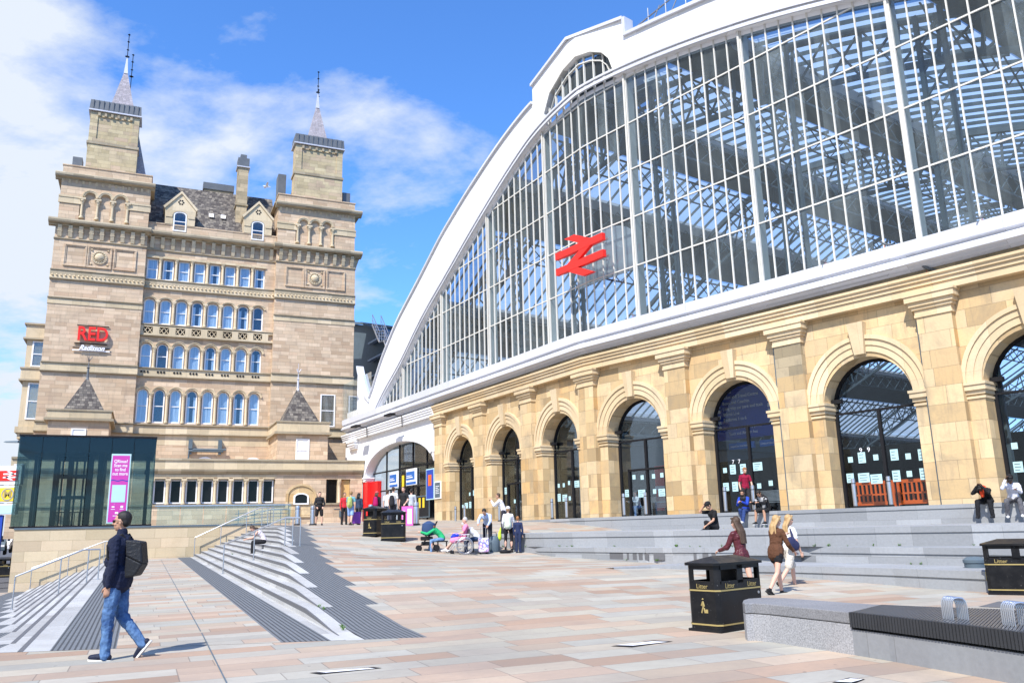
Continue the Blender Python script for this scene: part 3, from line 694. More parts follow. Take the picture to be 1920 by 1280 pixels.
# crest: stepped gablet then the rising band to the right
ocl = [(-3.53, 24.75), (-2.85, 25.8), (-1.34, 26.55), (0.0, 26.72), (1.21, 26.45), (2.11, 25.95), (2.6, 25.35), (2.84, 24.62)]
top = lambda u: 27.28 + (28.25 - 27.28) * (u + 4.85) / 4.05 if u < -.8 else 28.25 - (u + .8) * .235
s1 = [-4.85, -4.2, -3.53]
mb.ring([(u, top(u)) for u in s1], [(u, rim(u)) for u in s1], GW - .5, GW)
seg = [-3.53, -3.2, -2.85, -2.1, -1.34, -.6, 0.0, .6, 1.21, 1.7, 2.11, 2.6, 2.84]
for a, b in zip(seg, seg[1:]):
    mb.ring([(a, top(a)), (b, top(b))], [(a, interp(ocl, a)), (b, interp(ocl, b))], GW - .5, GW)
mb.ring([(u, top(u)) for u in (2.84, 3.3, 3.8)], [(u, rim(u)) for u in (2.84, 3.3, 3.8)], GW - .5, GW)
rt_ = lambda u: interp([(3.8, 26.1), (6.4, 25.75), (9.4, 25.3), (14, 24.3), (18, 23.1), (22, 21.4), (26, 18.9), (30, 15)], u)
s2 = [3.8 + .6 * i for i in range(45)]; s2 = [u for u in s2 if u < 30]
mb.ring([(u, rt_(u)) for u in s2], [(u, rim(u)) for u in s2], GW - .5, GW)
# valley and neighbouring gable band on the left
vl = [(-36.1, 14.8), (-35.78, 14.2), (-35.0, 13.0), (-34.2, 11.9), (-33.0, 11.2)]; vi = [(-36.1, 10.9), (-35.9, 10.7), (-35.5, 10.4), (-35.0, 10.2), (-33.0, 9.6)]
mb.ring(vl, vi, GW - .5, GW)
sb(mb, 'gable_rim', MT['whitep'])
mb = MB(W)   # grey coping along the top edge and inner moulding
def strip(P, dz0, dz1, w0, w1): mb.ring([(u, z + dz1) for u, z in P], [(u, z + dz0) for u, z in P], w0, w1)
strip([(u, z) for u, z in O if u < -4.7], -.02, .14, GW - .55, GW + .16); strip([(-4.87, 27.28), (-.8, 28.25), (3.82, 27.15)], -.02, .16, GW - .55, GW + .16)
strip([(u, rt_(u)) for u in s2], -.02, .16, GW - .55, GW + .16); strip(vl, -.02, .16, GW - .55, GW + .16)
ubox(mb, 3.8, 4.0, GW - .55, GW + .14, 26.1, 27.2)
allr = [(u, rim(u)) for u in [-32.6 + .5 * i for i in range(126)]]
strip(allr, .30, .42, GW - .02, GW + .12); strip(allr, .0, .09, GW - .02, GW + .10); strip(allr, .1, .22, GW - .02, GW + .05)
sb(mb, 'rim_moulding', MT['whitegp'])
mb = MB(W); strip(allr, -.22, 0.02, GW - .52, GW - .28); sb(mb, 'inner_rim', MT['white'])
# ---- glazing
GZ = -.76
mb = MB(W); gus = [-32.5 + .8 * i for i in range(79)]; gus = sorted(set([u for u in gus if u < 30] + [0.0]))
for a, b in zip(gus, gus[1:]): mb.add([(a, GZ, 10.0), (b, GZ, 10.0), (b, GZ, max(rim(b) + .1, 10.01)), (a, GZ, max(rim(a) + .1, 10.01))], [(0, 1, 2, 3)])
sb(mb, 'gable_glass', MT['glass'], recalc=False)
thick = [-33.1 + 7.24 * i for i in range(9)]; thick = [-33.2, -25.95, -18.7, -11.45, -4.16, 3.43, 10.71, 17.62, 24.9]
mb = MB(W)
mt_ = MB(W)
for a, b in zip(thick, thick[1:]):
    for i in range(1, 10):
        u = a + (b - a) * i / 10
        if rim(u) > 10.3: ubox(mb, u - .027, u + .027, GZ + .01, GZ + .09, 10.05, rim(u) + .05)
for u in thick:
    if rim(u) > 10.6: mt_.cut(); ubox(mt_, u - .10, u + .10, GZ + .01, GZ + .12, 10.05, rim(u) + .05); ubox(mt_, u - .05, u + .05, GZ + .16, GZ + .2, 10.05, rim(u) + .05); ubox(mt_, u - .08, u + .08, GZ - .5, GZ - .02, 10.05, rim(u) - .1)
sb(mb, 'glazing_bars', MT['bar']); sb(mt_, 'main_mullion', MT['bar'])
mb = MB(W)
z = 13.13
while z < 24.3:
    uu = [u for u in gus if rim(u) > z - .02]
    if len(uu) > 1: mb.cut(); usweep(mb, uu, [(GZ - .02, z - .032), (GZ + .06, z - .032), (GZ + .06, z + .032), (GZ - .02, z + .032)])
    z += 2.67
sb(mb, 'transom', MT['bar'])
# oculus glazing
mb = MB(SH); mb.box(-4.4, 3.6, 1.5, 1.8, 23.8, 27.0); mb.box(-4.4, 3.6, -.1, 1.6, 26.9, 27.1); sb(mb, 'crest_sky_blocker', MT['roofskin'])  # dark boards added behind the crest window to block the sky
mb = MB(W)
for a, b in zip(seg, seg[1:]): mb.add([(a, GZ, rim(a) + .2), (b, GZ, rim(b) + .2), (b, GZ, interp(ocl, b)), (a, GZ, interp(ocl, a))], [(0, 1, 2, 3)])
sb(mb, 'crest_window_glass', MT['glass'], recalc=False)
mb = MB(W)
for i in range(9):
    u = -3.3 + .75 * i
    if u < 2.8: ubox(mb, u - .035, u + .035, GZ + .01, GZ + .14, rim(u), interp(ocl, u))
ins = [(u * .88 - .05, 24.6 + (z - 24.6) * .78) for u, z in ocl]
mb.ring([(a, b + .07) for a, b in ins], ins, GZ + .01, GZ + .16); mb.ring([(a, b + .1) for a, b in ocl], ocl, GZ, GW + .06)
sb(mb, 'crest_window_bars', MT['bar'])
# maintenance rail on the crest
mb = MB(W)
mb.tube([(4.4, -.9, 26.6), (7.6, -.9, 27.1), (7.8, -.9, 27.9), (10, -.9, 28.1), (10.2, -.9, 26.9), (14, -.9, 25.9)], .045, 6)
mb.tube([(4.4, -.9, 26.25), (14, -.9, 25.0)], .035, 6)
for u in (5.2, 6.4, 7.7, 8.8, 10.1, 11.4): mb.tube([(u, -.9, rt_(u)), (u, -.9, rt_(u) + (1.35 if u < 7.5 else 2.2 if u < 10.2 else 1.6))], .04, 6); mb.tube([(u, -.9, rt_(u)), (u + .8, -.9, rt_(u) + 1.1)], .03, 6)
sb(mb, 'roof_guard_rail', MT['steel'])
# ---- train shed roof and trusses
sus = [-33 + 63.0 * i / 44 for i in range(45)]
def rz(u): return max(rim(u), 9.4) + .3
VB = 8.5; NV = 14
lens = [0]
for a, b in zip(sus, sus[1:]): lens.append(lens[-1] + hypot(b - a, rz(b) - rz(a)))
fr = [l / lens[-1] for l in lens]
def isglass(f): return .04 < f < .15 or .21 < f < .33 or .40 < f < .465 or .535 < f < .60 or .67 < f < .79 or .85 < f < .96
mb = MB(SH); mg = MB(SH); mbar = MB(SH)
for i in range(44):
    a, b = sus[i], sus[i + 1]; f = (fr[i] + fr[i + 1]) / 2
    q = [(a, -.2, rz(a)), (b, -.2, rz(b)), (b, VB * NV, rz(b)), (a, VB * NV, rz(a))]
    if isglass(f):
        mg.add(q, [(0, 1, 2, 3)])
        for k in range(int(VB * NV / 1.1)):
            v = k * 1.1
            if v > 70 and k % 2: continue
            mbar.add([(a, v, rz(a) - .03), (b, v, rz(b) - .03), (b, v + .1, rz(b) - .03), (a, v + .1, rz(a) - .03), (a, v + .05, rz(a) - .25), (b, v + .05, rz(b) - .25)], [(0, 1, 2, 3), (0, 4, 5, 1), (2, 5, 4, 3)])
    else: mb.add(q + [(x, v, z + .25) for x, v, z in q], [(0, 1, 2, 3), (4, 5, 6, 7)])
sb(mb, 'roof_boarding', MT['roofskin'], recalc=False); sb(mg, 'roof_skylight', MT['roofglass'], recalc=False); sb(mbar, 'skylight_bars', MT['iron'], recalc=False)
EDG = [i for i in range(1, 44) if isglass((fr[i - 1] + fr[i]) / 2) != isglass((fr[i] + fr[i + 1]) / 2)]
mb = MB(SH)
for i in EDG[::2]:
    u = sus[i]; mb.cut(); z = rz(u); mb.add([(u - .35, 0, z - .1), (u + .35, 0, z - .15), (u + .35, VB * NV, z - .15), (u - .35, VB * NV, z - .1), (u - .2, 0, z - .55), (u - .2, VB * NV, z - .55)], [(0, 1, 2, 3), (0, 4, 5, 3), (4, 1, 2, 5)])
sb(mb, 'gutter_beam', MT['whiteg'], recalc=False)
def strut(mb, p, q, t):
    P, Q = Vector(SH(*p)), Vector(SH(*q)); d = (Q - P); 
    if d.length < .01: return
    d.normalize(); a = d.cross(AX).normalized() * t; b = AX * t; c = len(mb.v)
    for X in (P, Q):
        for s_, r_ in ((-1, -1), (1, -1), (1, 1), (-1, 1)): mb.v.append(X + a * s_ + b * r_)
    for f in ((0, 1, 5, 4), (1, 2, 6, 5), (2, 3, 7, 6), (3, 0, 4, 7)): mb.f.append(tuple(c + i for i in f)); mb.m.append(mb.mi)
tr0 = None
nt_ = 36
def topc(u): return rz(u) - .45
def botc(i, n): 
    f = i / n; u = sus[0] + (sus[-1] - sus[0]) * f; return u
for k in range(1, NV):
    v = 1.6 + (k - 1) * VB
    if k > 1 and k % 2 == 0: continue
    mb = MB()
    step = 1 if k < 7 else 2
    U = [-31.5 + 60 * i / nt_ for i in range(nt_ + 1)]
    dep = lambda u: .8 + 2.1 * sin(pi * min(1, max(0, (u + 33) / 63)))
    for i in range(0, nt_, 1):
        a, b = U[i], U[i + 1]; ta, tb = (a, v, topc(a)), (b, v, topc(b)); ba, bb = (a * .985, v, topc(a) - dep(a)), (b * .985, v, topc(b) - dep(b))
        strut(mb, ta, tb, .13); strut(mb, ba, bb, .11)
        strut(mb, ta, bb, .045); strut(mb, ba, tb, .045); strut(mb, ta, ba, .06)
    sb(mb, 'roof_truss', MT['iron'], recalc=False)
# longitudinal lattice purlins
mb = MB()
for u in [sus[i] for i in EDG]:
    z1 = rz(u) - .45; z0 = z1 - 1.5; n = 54
    strut(mb, (u, 0, z1), (u, VB * NV * .8, z1), .08); strut(mb, (u, 0, z0), (u, VB * NV * .8, z0), .07)
    for i in range(n):
        v0, v1 = VB * NV * .8 * i / n, VB * NV * .8 * (i + 1) / n; strut(mb, (u, v0, z0), (u, v1, z1), .035); strut(mb, (u, v0, z1), (u, v1, z0), .035)
for u in (-10.5, -3.5, 4.2, 11.5, 18.4):   # lattice wind posts inside the gable
    for s_ in (-.5, .5): strut(mb, (u + s_, .8, FL), (u + s_, .8, rz(u) - .5), .09)
    n = int((rz(u) - 9) / 1.1)
    for i in range(n): z0 = 9 + i * 1.1; strut(mb, (u - .5, .8, z0), (u + .5, .8, z0 + 1.1), .04); strut(mb, (u + .5, .8, z0), (u - .5, .8, z0 + 1.1), .04)
sb(mb, 'roof_purlins', MT['iron'], recalc=False)
# side walls and far parts inside
mb = MB(SH); mb.box(-33.5, -32.8, 2, VB * NV, FL, 9.8); mb.box(29.5, 30.2, -1, VB * NV, FL, 12); mb.box(-32.5, 29, VB * NV * .55, VB * NV * .55 + .4, FL, 6.5); sb(mb, 'side_wall', MT['roofskin'])
mb = MB(SH); mb.box(-32, 29, 3.5, 3.9, FL, 3.3); mb.box(-18.4, -8, 2.2, 3.5, FL, 6.2); sb(mb, 'concourse_partition', MT['dark'])
mb = MB(SH); mb.box(-.3, 2.8, 3.3, 3.49, .8, 3.2); mb.box(-.2, 2.7, 3.2, 3.29, 1.9, 2.1, 1); mb.box(-.2, 2.7, 3.2, 3.29, 1.2, 1.3, 1); sb(mb, 'red_kiosk_front', [MT['redp'], MT['white']])
# ---- arcade windows
def archpoly(c, r, sp, z0, n=20): return [(c - r, z0)] + [(c - r * cos(pi * i / n), sp + r * sin(pi * i / n)) for i in range(n + 1)] + [(c + r, z0)]
random.seed(11)
for bi, c in zip(NB, CEN):
    fw = MB(W); w0 = WF - .82; r = AW + .02
    o_ = archpoly(c, r, SP, FL); i_ = archpoly(c, r - .13, SP, FL); fw.ring(o_, i_, w0 - .08, w0 + .06)
    fw.box(c - r, c + r, w0 - .06, w0 + .05, 4.18, 4.26); fw.box(c - .06, c + .06, w0 - .06, w0 + .06, FL, 4.18)
    if bi in (-2, 0): fw.box(c - 1.2, c + 1.2, w0 - .05, w0 + .08, 2.7, 2.8); fw.box(c - 1.22, c - 1.12, w0 - .05, w0 + .08, FL, 2.8); fw.box(c + 1.12, c + 1.22, w0 - .05, w0 + .08, FL, 2.8)
    fr_ = sb(fw, 'arcade_window', MT['blackm'])
    pn = MB(W); pn.prism(archpoly(c, r - .05, SP, FL), w0 - .012, w0 - .008); pn.build('pane', MT['glassw'], fr_)
    # floodlight fitting at the spring line
    fl = MB(W); fl.box(c - 1.75, c - 1.35, w0 + .1, w0 + .3, 4.62, 4.78); fl.box(c - 1.6, c - 1.5, w0 + .06, w0 + .12, 4.4, 4.7); fl.build('floodlight', MT['blackm'], fr_)
    z = 0
    slots = [(x, zz) for zz in (1.62, 2.38) for x in (-1.42, -.92, -.38, .36, .92, 1.42)]
    for (x, zz) in slots:
        if bi in (-3, -2) and random.random() < .35: continue
        if random.random() < .12: continue
        big = random.random(); ww, hh = ((.30, .42) if big < .35 else (.46, .36) if big < .65 else (.20, .22))
        if abs(x) > 1.3: ww = min(ww, .3)
        x += random.uniform(-.05, .05); zz += random.uniform(-.06, .06)
        pp = MB(W); pp.box(c + x - ww / 2, c + x + ww / 2, w0 + .004, w0 + .010, zz - hh / 2, zz + hh / 2, 0)
        for q in range(3):
            if ww > .25: zq = zz + hh * (.28 - .28 * q); pp.box(c + x - ww * .36, c + x + ww * random.uniform(0, .34), w0 + .010, w0 + .013, zq - .012, zq + .012, 1)
        pp.build('notice', [MT['paper'], MT['iron']], fr_)
# platform numbers on the glass
def Wt(c, z, w, s=1): return lambda x, y, d: W(c + x * s, w + d, z + y * s)
mb = MB()
for s_, u_ in (('9', 14.1), ('9', 14.42), ('7', 8.1), ('7', 8.42)): mb.cut(); textmesh(mb, s_, .26, Wt(u_, 2.62, WF - .80))
sb(mb, 'platform_number', MT['text'])
# ---- white section with broad basket arch at the left end
mb = MB(W); ca, ra, rz_ = -25.9, 6.9, 2.62; zs = 4.25
def bask(f, r=ra, h=rz_): a = pi * f; return (ca - r * cos(a), zs + h * sin(a) ** .85)
A1 = [bask(i / 30) for i in range(31)]; A1 = [(min(u, -19.2), z) for u, z in A1 if u < -19.15] + [(-19.2, 5.6)]
bp = [(-33.6, .6), (-32.8, .6)] + A1 + [(-18.9, 5.6), (-18.9, 8.95), (-33.6, 8.95)]
k = len(A1) // 2
mb.prism([(-38.2, 4.25), (-32.8, 4.25)] + A1[:k + 1] + [(A1[k][0], 8.95), (-38.2, 8.95)], WF - .7, WF + .12)
mb.prism([(A1[k][0], 8.95)] + A1[k:] + [(-18.66, 5.6), (-18.66, 8.95)], WF - .7, WF + .12)
sb(mb, 'white_arch_wall', MT['whitep'])
mb = MB(W)
usweep(mb, [-38.2, -18.66], [(WF, 8.08), (.12, 8.08), (.12, 8.3), (.18, 8.3), (.18, 8.46), (.24, 8.46), (.24, 8.6), (.3, 8.62), (.3, 8.74), (.02, 8.78), (WF, 8.78)])
A2 = [(ca - 7.25 * cos(pi * i / 30), zs + 3.0 * sin(pi * i / 30) ** .85) for i in range(27)]; A0 = [(ca - 6.95 * cos(pi * i / 30), zs + 2.68 * sin(pi * i / 30) ** .85) for i in range(27)]
mb.ring(A2, A0, WF + .1, WF + .24)
for o_, z0, z1 in ((.0, 4.22, 4.34), (.07, 4.34, 4.5), (.14, 4.5, 4.62)): ubox(mb, -33.7 - o_, -32.6 + o_, WF - .6, WF + .16 + o_, z0, z1)
for o_, z0, z1 in ((.05, 7.3, 7.45), (.14, 7.45, 7.62), (.22, 7.62, 7.85), (.3, 7.85, 8.06)): ubox(mb, -36.3 - o_, -35.0 + o_, WF, .05 + o_, z0, z1)
sb(mb, 'white_arch_moulding', MT['white'])
mb = MB(W); ubox(mb, -33.45, -32.3, WF - .6, WF + .16, .3, 4.22); ubox(mb, -32.3, -30.9, WF - .55, WF - .2, .3, 4.22); sb(mb, 'red_pier', MT['redp'])
mb = MB(W); w0 = WF - .5
for u in (-29.6, -26.9, -24.2, -21.6): ubox(mb, u - .06, u + .06, w0 - .05, w0 + .05, .5, 6.9)
for z in (3.35, 4.9): ubox(mb, -32.6, -19.2, w0 - .05, w0 + .05, z - .05, z + .05)
for (a, b) in ((-28.6, -26.9), (-25.2, -23.2)):
    ubox(mb, a, b, w0 - .03, w0 + .08, .5, .6); ubox(mb, a, a + .12, w0, w0 + .1, .5, 3.35); ubox(mb, b - .12, b, w0, w0 + .1, .5, 3.35)
fr_ = sb(mb, 'entrance_screen', MT['blackm'])
mb = MB(W); P = [(-32.6, .5)] + [(u, z) for u, z in A1] + [(-19.2, .5)]; mb.prism(P, w0 - .01, w0 - .006); mb.build('pane', MT['glassw'], fr_)
mb = MB(W); ubox(mb, -32.5, -19.2, w0 - 3.2, w0 - 3, .5, 7.5); mb.build('inner_wall', MT['dark'], fr_)
for (a, b) in ((-28.7, -26.9), (-25.3, -23.3)):
    mb = MB(W); ubox(mb, a, b, w0 + .06, w0 + .12, 3.5, 4.75, 1); ubox(mb, a + .05, b - .35, w0 + .12, w0 + .13, 3.9, 4.55, 0); ubox(mb, a + .05, b - .1, w0 + .12, w0 + .13, 3.55, 3.75, 0)
    mb.mi = 1; ubox(mb, a + .15, b - .7, w0 + .13, w0 + .14, 4.05, 4.12); ubox(mb, a + .15, b - .9, w0 + .13, w0 + .14, 4.2, 4.25)
    mb.build('shop_sign', [MT['blue'], MT['white']], fr_)
mb = MB(W); ubox(mb, -26.2, -25.8, w0 + .06, w0 + .09, 3.4, 4.35); mb.build('yellow_sign', MT['yellow'], fr_)
for u, z in ((-32.4, 9.0), (-24.8, 9.0)):
    mb = MB(W); 
    p0, p1 = (u + 1.0, .3, 8.35), (u + .95, 1.0, 8.75)
    mb.tube([(u + 1, .3, 7.9), (u + 1, .35, 8.7), (u + .7, 1.2, 8.85)], .04, 6); mb.box(u - .2, u + 1.1, .9, 1.35, 8.78, 8.92); sb(mb, 'facade_lamp', MT['blackm'])
# neighbouring shed roof seen over the valley
mb = MB(SH)
for i in range(10):
    a = -70 + 34 * (i / 10); b = -70 + 34 * ((i + 1) / 10)
    zz = lambda u: 9.5 + 16 * sin(pi * min(1, max(0, (-34.0 - u) / 62.0))) ** .7
    mb.add([(a, 6, zz(a)), (b, 6, zz(b)), (b, 110, zz(b)), (a, 110, zz(a))], [(0, 1, 2, 3)])
mb.box(-40, -32.5, 1.5, 60, 8.5, 9.8)
mb.prism([(-70, 8.5)] + [(-70 + 36.0 * i / 24, zz(-70 + 36.0 * i / 24)) for i in range(25)] + [(-34, 8.5)], 6.5, 6.8, 'b')
sb(mb, 'second_shed_roof', MT['iron'], recalc=False)
mb = MB(SH)
for i in range(5):
    z_ = 13.0 + 2.0 * i; ue = -34.0
    while zz(ue) < z_ + .4: ue -= .1
    mb.cut(); mb.box(-52, ue, 5.9, 6.4, z_, z_ + .2)
sb(mb, 'second_shed_beam', MT['whiteg'])
mb = MB(SH)
for k in range(12):
    v = 6 + 6 * k
    for i in range(8): a = -66 + 4 * i; b = a + 4; strut(mb, (a, v, zz(a) + .2), (b, v, zz(b) + .2), .12)
for i in range(9): a = -66 + 3.8 * i; strut(mb, (a, 6, zz(a) + .25), (a, 100, zz(a) + .25), .1)
mb.T = None
sb(mb, 'second_shed_ribs', MT['iron'], recalc=False)
mb = MB(W)   # open stair down the valley
pts = [(-40.6, -3.5, 20.2), (-38.6, -3.5, 18.0), (-37.4, -3.5, 17.9), (-35.6, -3.5, 15.5), (-34.6, -3.5, 13.2)]
for s_ in (0, .9):
    P = [(a, b - s_, c) for a, b, c in pts]; mb.tube(P, .09, 6); mb.tube([(a, b, c + 1.05) for a, b, c in P], .05, 6); mb.tube([(a, b, c + .55) for a, b, c in P], .03, 6)
    for (a, b, c), (d, e, f) in zip(P, P[1:]):
        for q in (0, .5): mb.tube([(a + (d - a) * q, b, c + (f - c) * q), (a + (d - a) * q, b, c + (f - c) * q + 1.05)], .03, 6)
for (a, b, c), (d, e, f) in zip(pts, pts[1:]):
    for q in range(6): x = a + (d - a) * q / 6; z_ = c + (f - c) * q / 6; mb.box(x, x + .3, b - .9, b, z_, z_ + .04)
sb(mb, 'roof_stair', MT['steel'], recalc=False)
mb = MB(W); ubox(mb, -41, -33.6, -3, -2.4, 9.5, 12.4); ubox(mb, -40, -34, -5.5, -3.2, 9.5, 14.4); sb(mb, 'valley_parapet', MT['lead'])
mb = MB(W); usweep(mb, [-41, -33.4], [(GZ, 10), (GZ, 14)], closed=False); sb(mb, 'second_gable_glass', MT['glass'], recalc=False)
mb = MB(W)
for i in range(12): u = -39 + .5 * i; ubox(mb, u - .05, u + .05, GZ + .01, GZ + .2, 10.05, interp(vi, u) + .1)
sb(mb, 'second_gable_bars', MT['bar'])
# ================================================================ RAIL EMBLEM on the gable
EC = Vector(W(wallhit(1090, 479, .35)[0], .35, wallhit(1090, 479, .35)[1])); ed = (dL + dR).normalized(); en = Vector((-ed.y, ed.x, 0)) * -1
em = thing_w('station_emblem', 'large red double arrow rail emblem mounted in front of the glazed gable', 'emblem', tuple(EC))
sc_ = 3.95 / 62
def ET(x, y, d): p = EC + ed * ((x - 31) * sc_) + en * d; return (p.x, p.y, EC.z - (y - 19.5) * sc_)
def clipdiag(p, q, hw, y0, y1):
    (x0, ya), (x1, yb) = p, q; sl_ = (x1 - x0) / (yb - ya); hx = hw * sqrt(1 + sl_ * sl_) ; f = lambda y: x0 + (y - ya) * sl_
    return [(f(y0) - hx, y0), (f(y0) + hx, y0), (f(y1) + hx, y1), (f(y1) - hx, y1)]
def emblem(T, mat, par, dep=.22, name='arrow_mark'):
    mb = MB(lambda a, b, c: T(a, c, b)); e = .004
    mb.prism([(0, 9.4), (62, 9.4), (62, 15.4), (0, 15.4)], 0, dep); mb.prism([(0, 23.7), (62, 23.7), (62, 29.7), (0, 29.7)], 0, dep - e)
    mb.prism(clipdiag((1, -8.9), (46, 12.4), 3, 0, 12.4), 0, dep - 2 * e); mb.prism(clipdiag((46, 12.4), (16, 26.7), 3, 12.4, 26.7), 0, dep - 3 * e); mb.prism(clipdiag((16, 26.7), (61, 48), 3, 26.7, 39), 0, dep - 4 * e)
    return mb.build(name, mat, par)
emblem(ET, MT['red'], em)
mb = MB(lambda a, b, c: ET(a, c, b))
for x, y in ((10, 12), (50, 12), (10, 27), (50, 27), (30, 20)): mb.tube([(x, -.75, y), (x, 0, y)], .05, 6)
for y in (12.4, 26.7): mb.box(2, 60, -.35, -.28, y - .8, y + .8)
mb.build('mounting_frame', MT['steel'], em)
# pale backing panel fixed behind the emblem inside the glass
mb = MB(W); ubox(mb, -1.9, 2.9, GZ - .6, GZ - .5, 13.2, 15.2); P = [(.5 + 2.3 * cos(pi * i / 16), 15.2 + .9 * sin(pi * i / 16)) for i in range(17)]; mb.prism([(a, b) for a, b in P], GZ - .62, GZ - .52)
bk = sb(mb, 'emblem_backing_board', MT['whiteg'])
# ================================================================ HOTEL
def HF(s, o, z): return (HP.x + C24 * s + S24 * o, HP.y + S24 * s - C24 * o, z)
HO = thing_w('hotel_building', 'large pink sandstone Victorian hotel with two chimney towers and spires at the left', 'hotel', HF(-13, 0, .6))
def hb(mb, name, mats, **k): return mb.build(name, mats, HO, **k)
def band(mb, s0, s1, prof, ends=True):   # profile in (o,z) swept along s
    n = len(prof); vs = [(s, p[0], p[1]) for s in (s0, s1) for p in prof]; fs = [(j, (j + 1) % n, n + (j + 1) % n, n + j) for j in range(n)] + [tuple(range(n))[::-1], tuple(range(n, 2 * n))]
    mb.add(vs, fs)
LT, RT, CE = (-26.65, -19.22), (-7.68, .05), (-19.22, -7.68)
CO = -.55
mb = MB(HF)
mb.box(LT[0], LT[1], -16, 0, .4, 27.4); mb.box(RT[0], RT[1], -16, 0, .4, 27.4)
mb.box(LT[0] + .12, LT[1] - .02, -9, -.15, 27.4, 31.95); mb.box(RT[0] + .02, RT[1] - .12, -9, -.15, 27.4, 31.95)
hb(mb, 'tower_wall', MT['hotel'])
mb = MB(HF); mb.box(CE[0], CE[1], -16, CO - .42, .4, 27.4); hb(mb, 'inner_wall', MT['hotel'])
mb = MB(HF); mb.box(CE[0] + .1, CE[1] - .1, CO - .419, CO - .40, 9.5, 25.3); hb(mb, 'dark_room_sheet', MT['dark'])  # black sheet stands in for the unlit rooms behind the windows
# window rows in the centre bay
WS0, WP, WWD = -19.1, 1.362, .98
rows = [(23.14, 25.15, 'rect'), (18.95, 21.35, 'seg'), (14.80, 17.2, 'arch'), (9.95, 13.02, 'arch')]
mb = MB(HF); mc = MB(HF)
zs_ = [25.9] + [v for r in rows for v in (r[1], r[0])] + [.4]
segs = [(25.15, 27.4), (21.35, 23.14), (17.2, 18.95), (13.02, 14.80), (.4, 9.95)]
for a, b in segs: mb.box(CE[0], CE[1], CO - .42, CO, a, b)
for z0, z1, ty in rows:
    mb.box(WS0 + 7 * WP + WWD, CE[1], CO - .42, CO, z0, z1); mb.box(CE[0], WS0, CO - .42, CO, z0, z1)
    for i in range(7):
        s = WS0 + i * WP + WWD; mb.box(s + .03, s + WP - WWD - .03, CO - .42, CO - .14, z0, z1)
    for i in range(8):
        s = WS0 + i * WP; c = s + WWD / 2; r = WWD / 2
        if ty == 'arch': P = [(c - r * cos(pi * k / 12), z1 - r + r * sin(pi * k / 12)) for k in range(13)]
        elif ty == 'seg': P = [(c - r * cos(pi * k / 12), z1 - .32 + .32 * sin(pi * k / 12)) for k in range(13)]
        else: continue
        g_ = (WP - WWD) / 2
        mb.prism([(s - g_, P[0][1]), (s, P[0][1])] + P[1:7] + [(c, z1 + .001), (s - g_, z1 + .001)], CO - .42, CO); mb.prism([(c, z1 + .001)] + P[6:] + [(s + WWD + g_, P[0][1]), (s + WWD + g_, z1 + .001)], CO - .42, CO)
        mc.cut(); R1 = [((c + (a - c) * 1.28), P[0][1] + (b - P[0][1]) * 1.28) for a, b in P]; mc.ring(R1, P, CO - .02, CO + .09); 
        R2 = [((c + (a - c) * 1.36), P[0][1] + (b - P[0][1]) * 1.36 + .02) for a, b in P]; mc.ring(R2, R1, CO - .02, CO + .15)
    if ty == 'rect':
        for i in range(8): s = WS0 + i * WP; mc.cut(); mc.box(s - .08, s + WWD + .08, CO - .05, CO + .1, z1 + .02, z1 + .14); mc.box(s - .02, s + WWD + .02, CO - .05, CO + .06, z1 + .14, z1 + .26)
hb(mb, 'centre_wall', MT['hotel']); hb(mc, 'window_hood', MT['htrim'])
def sash(z0, z1, ty, w=WWD, mat='curtain'):
    mb = MB(); r = w / 2 - .02; h = z1 - z0
    if ty == 'arch': P = [(-r * cos(pi * k / 12), h - w / 2 + r * sin(pi * k / 12)) for k in range(13)]
    elif ty == 'seg': P = [(-r * cos(pi * k / 12), h - .34 + .32 * sin(pi * k / 12)) for k in range(13)]
    else: P = [(-r, h - .01), (r, h - .01)]
    O = [(-r, .04)] + P + [(r, .04)]; c = (0, h * .55); I = [(a * (1 - .11 / r), .04 + .11 + (b - .04) * (1 - .2 / h)) for a, b in O]
    mb.ring(O + [O[0]], I + [I[0]], 0, .09); mb.box(-r + .02, r - .02, .01, .08, h * .5 - .035, h * .5 + .035); return mb, O
def place(mb, s, o, z, name, mat, parent, rot=True):
    # local (a, b, c) with b towards the viewer
    m2 = MB(); m2.v = [Vector(HF(s + v.x, o + v.y, z + v.z)) for v in mb.v]; m2.f = mb.f; m2.m = mb.m
    return m2.build(name, mat, parent)
random.seed(5)
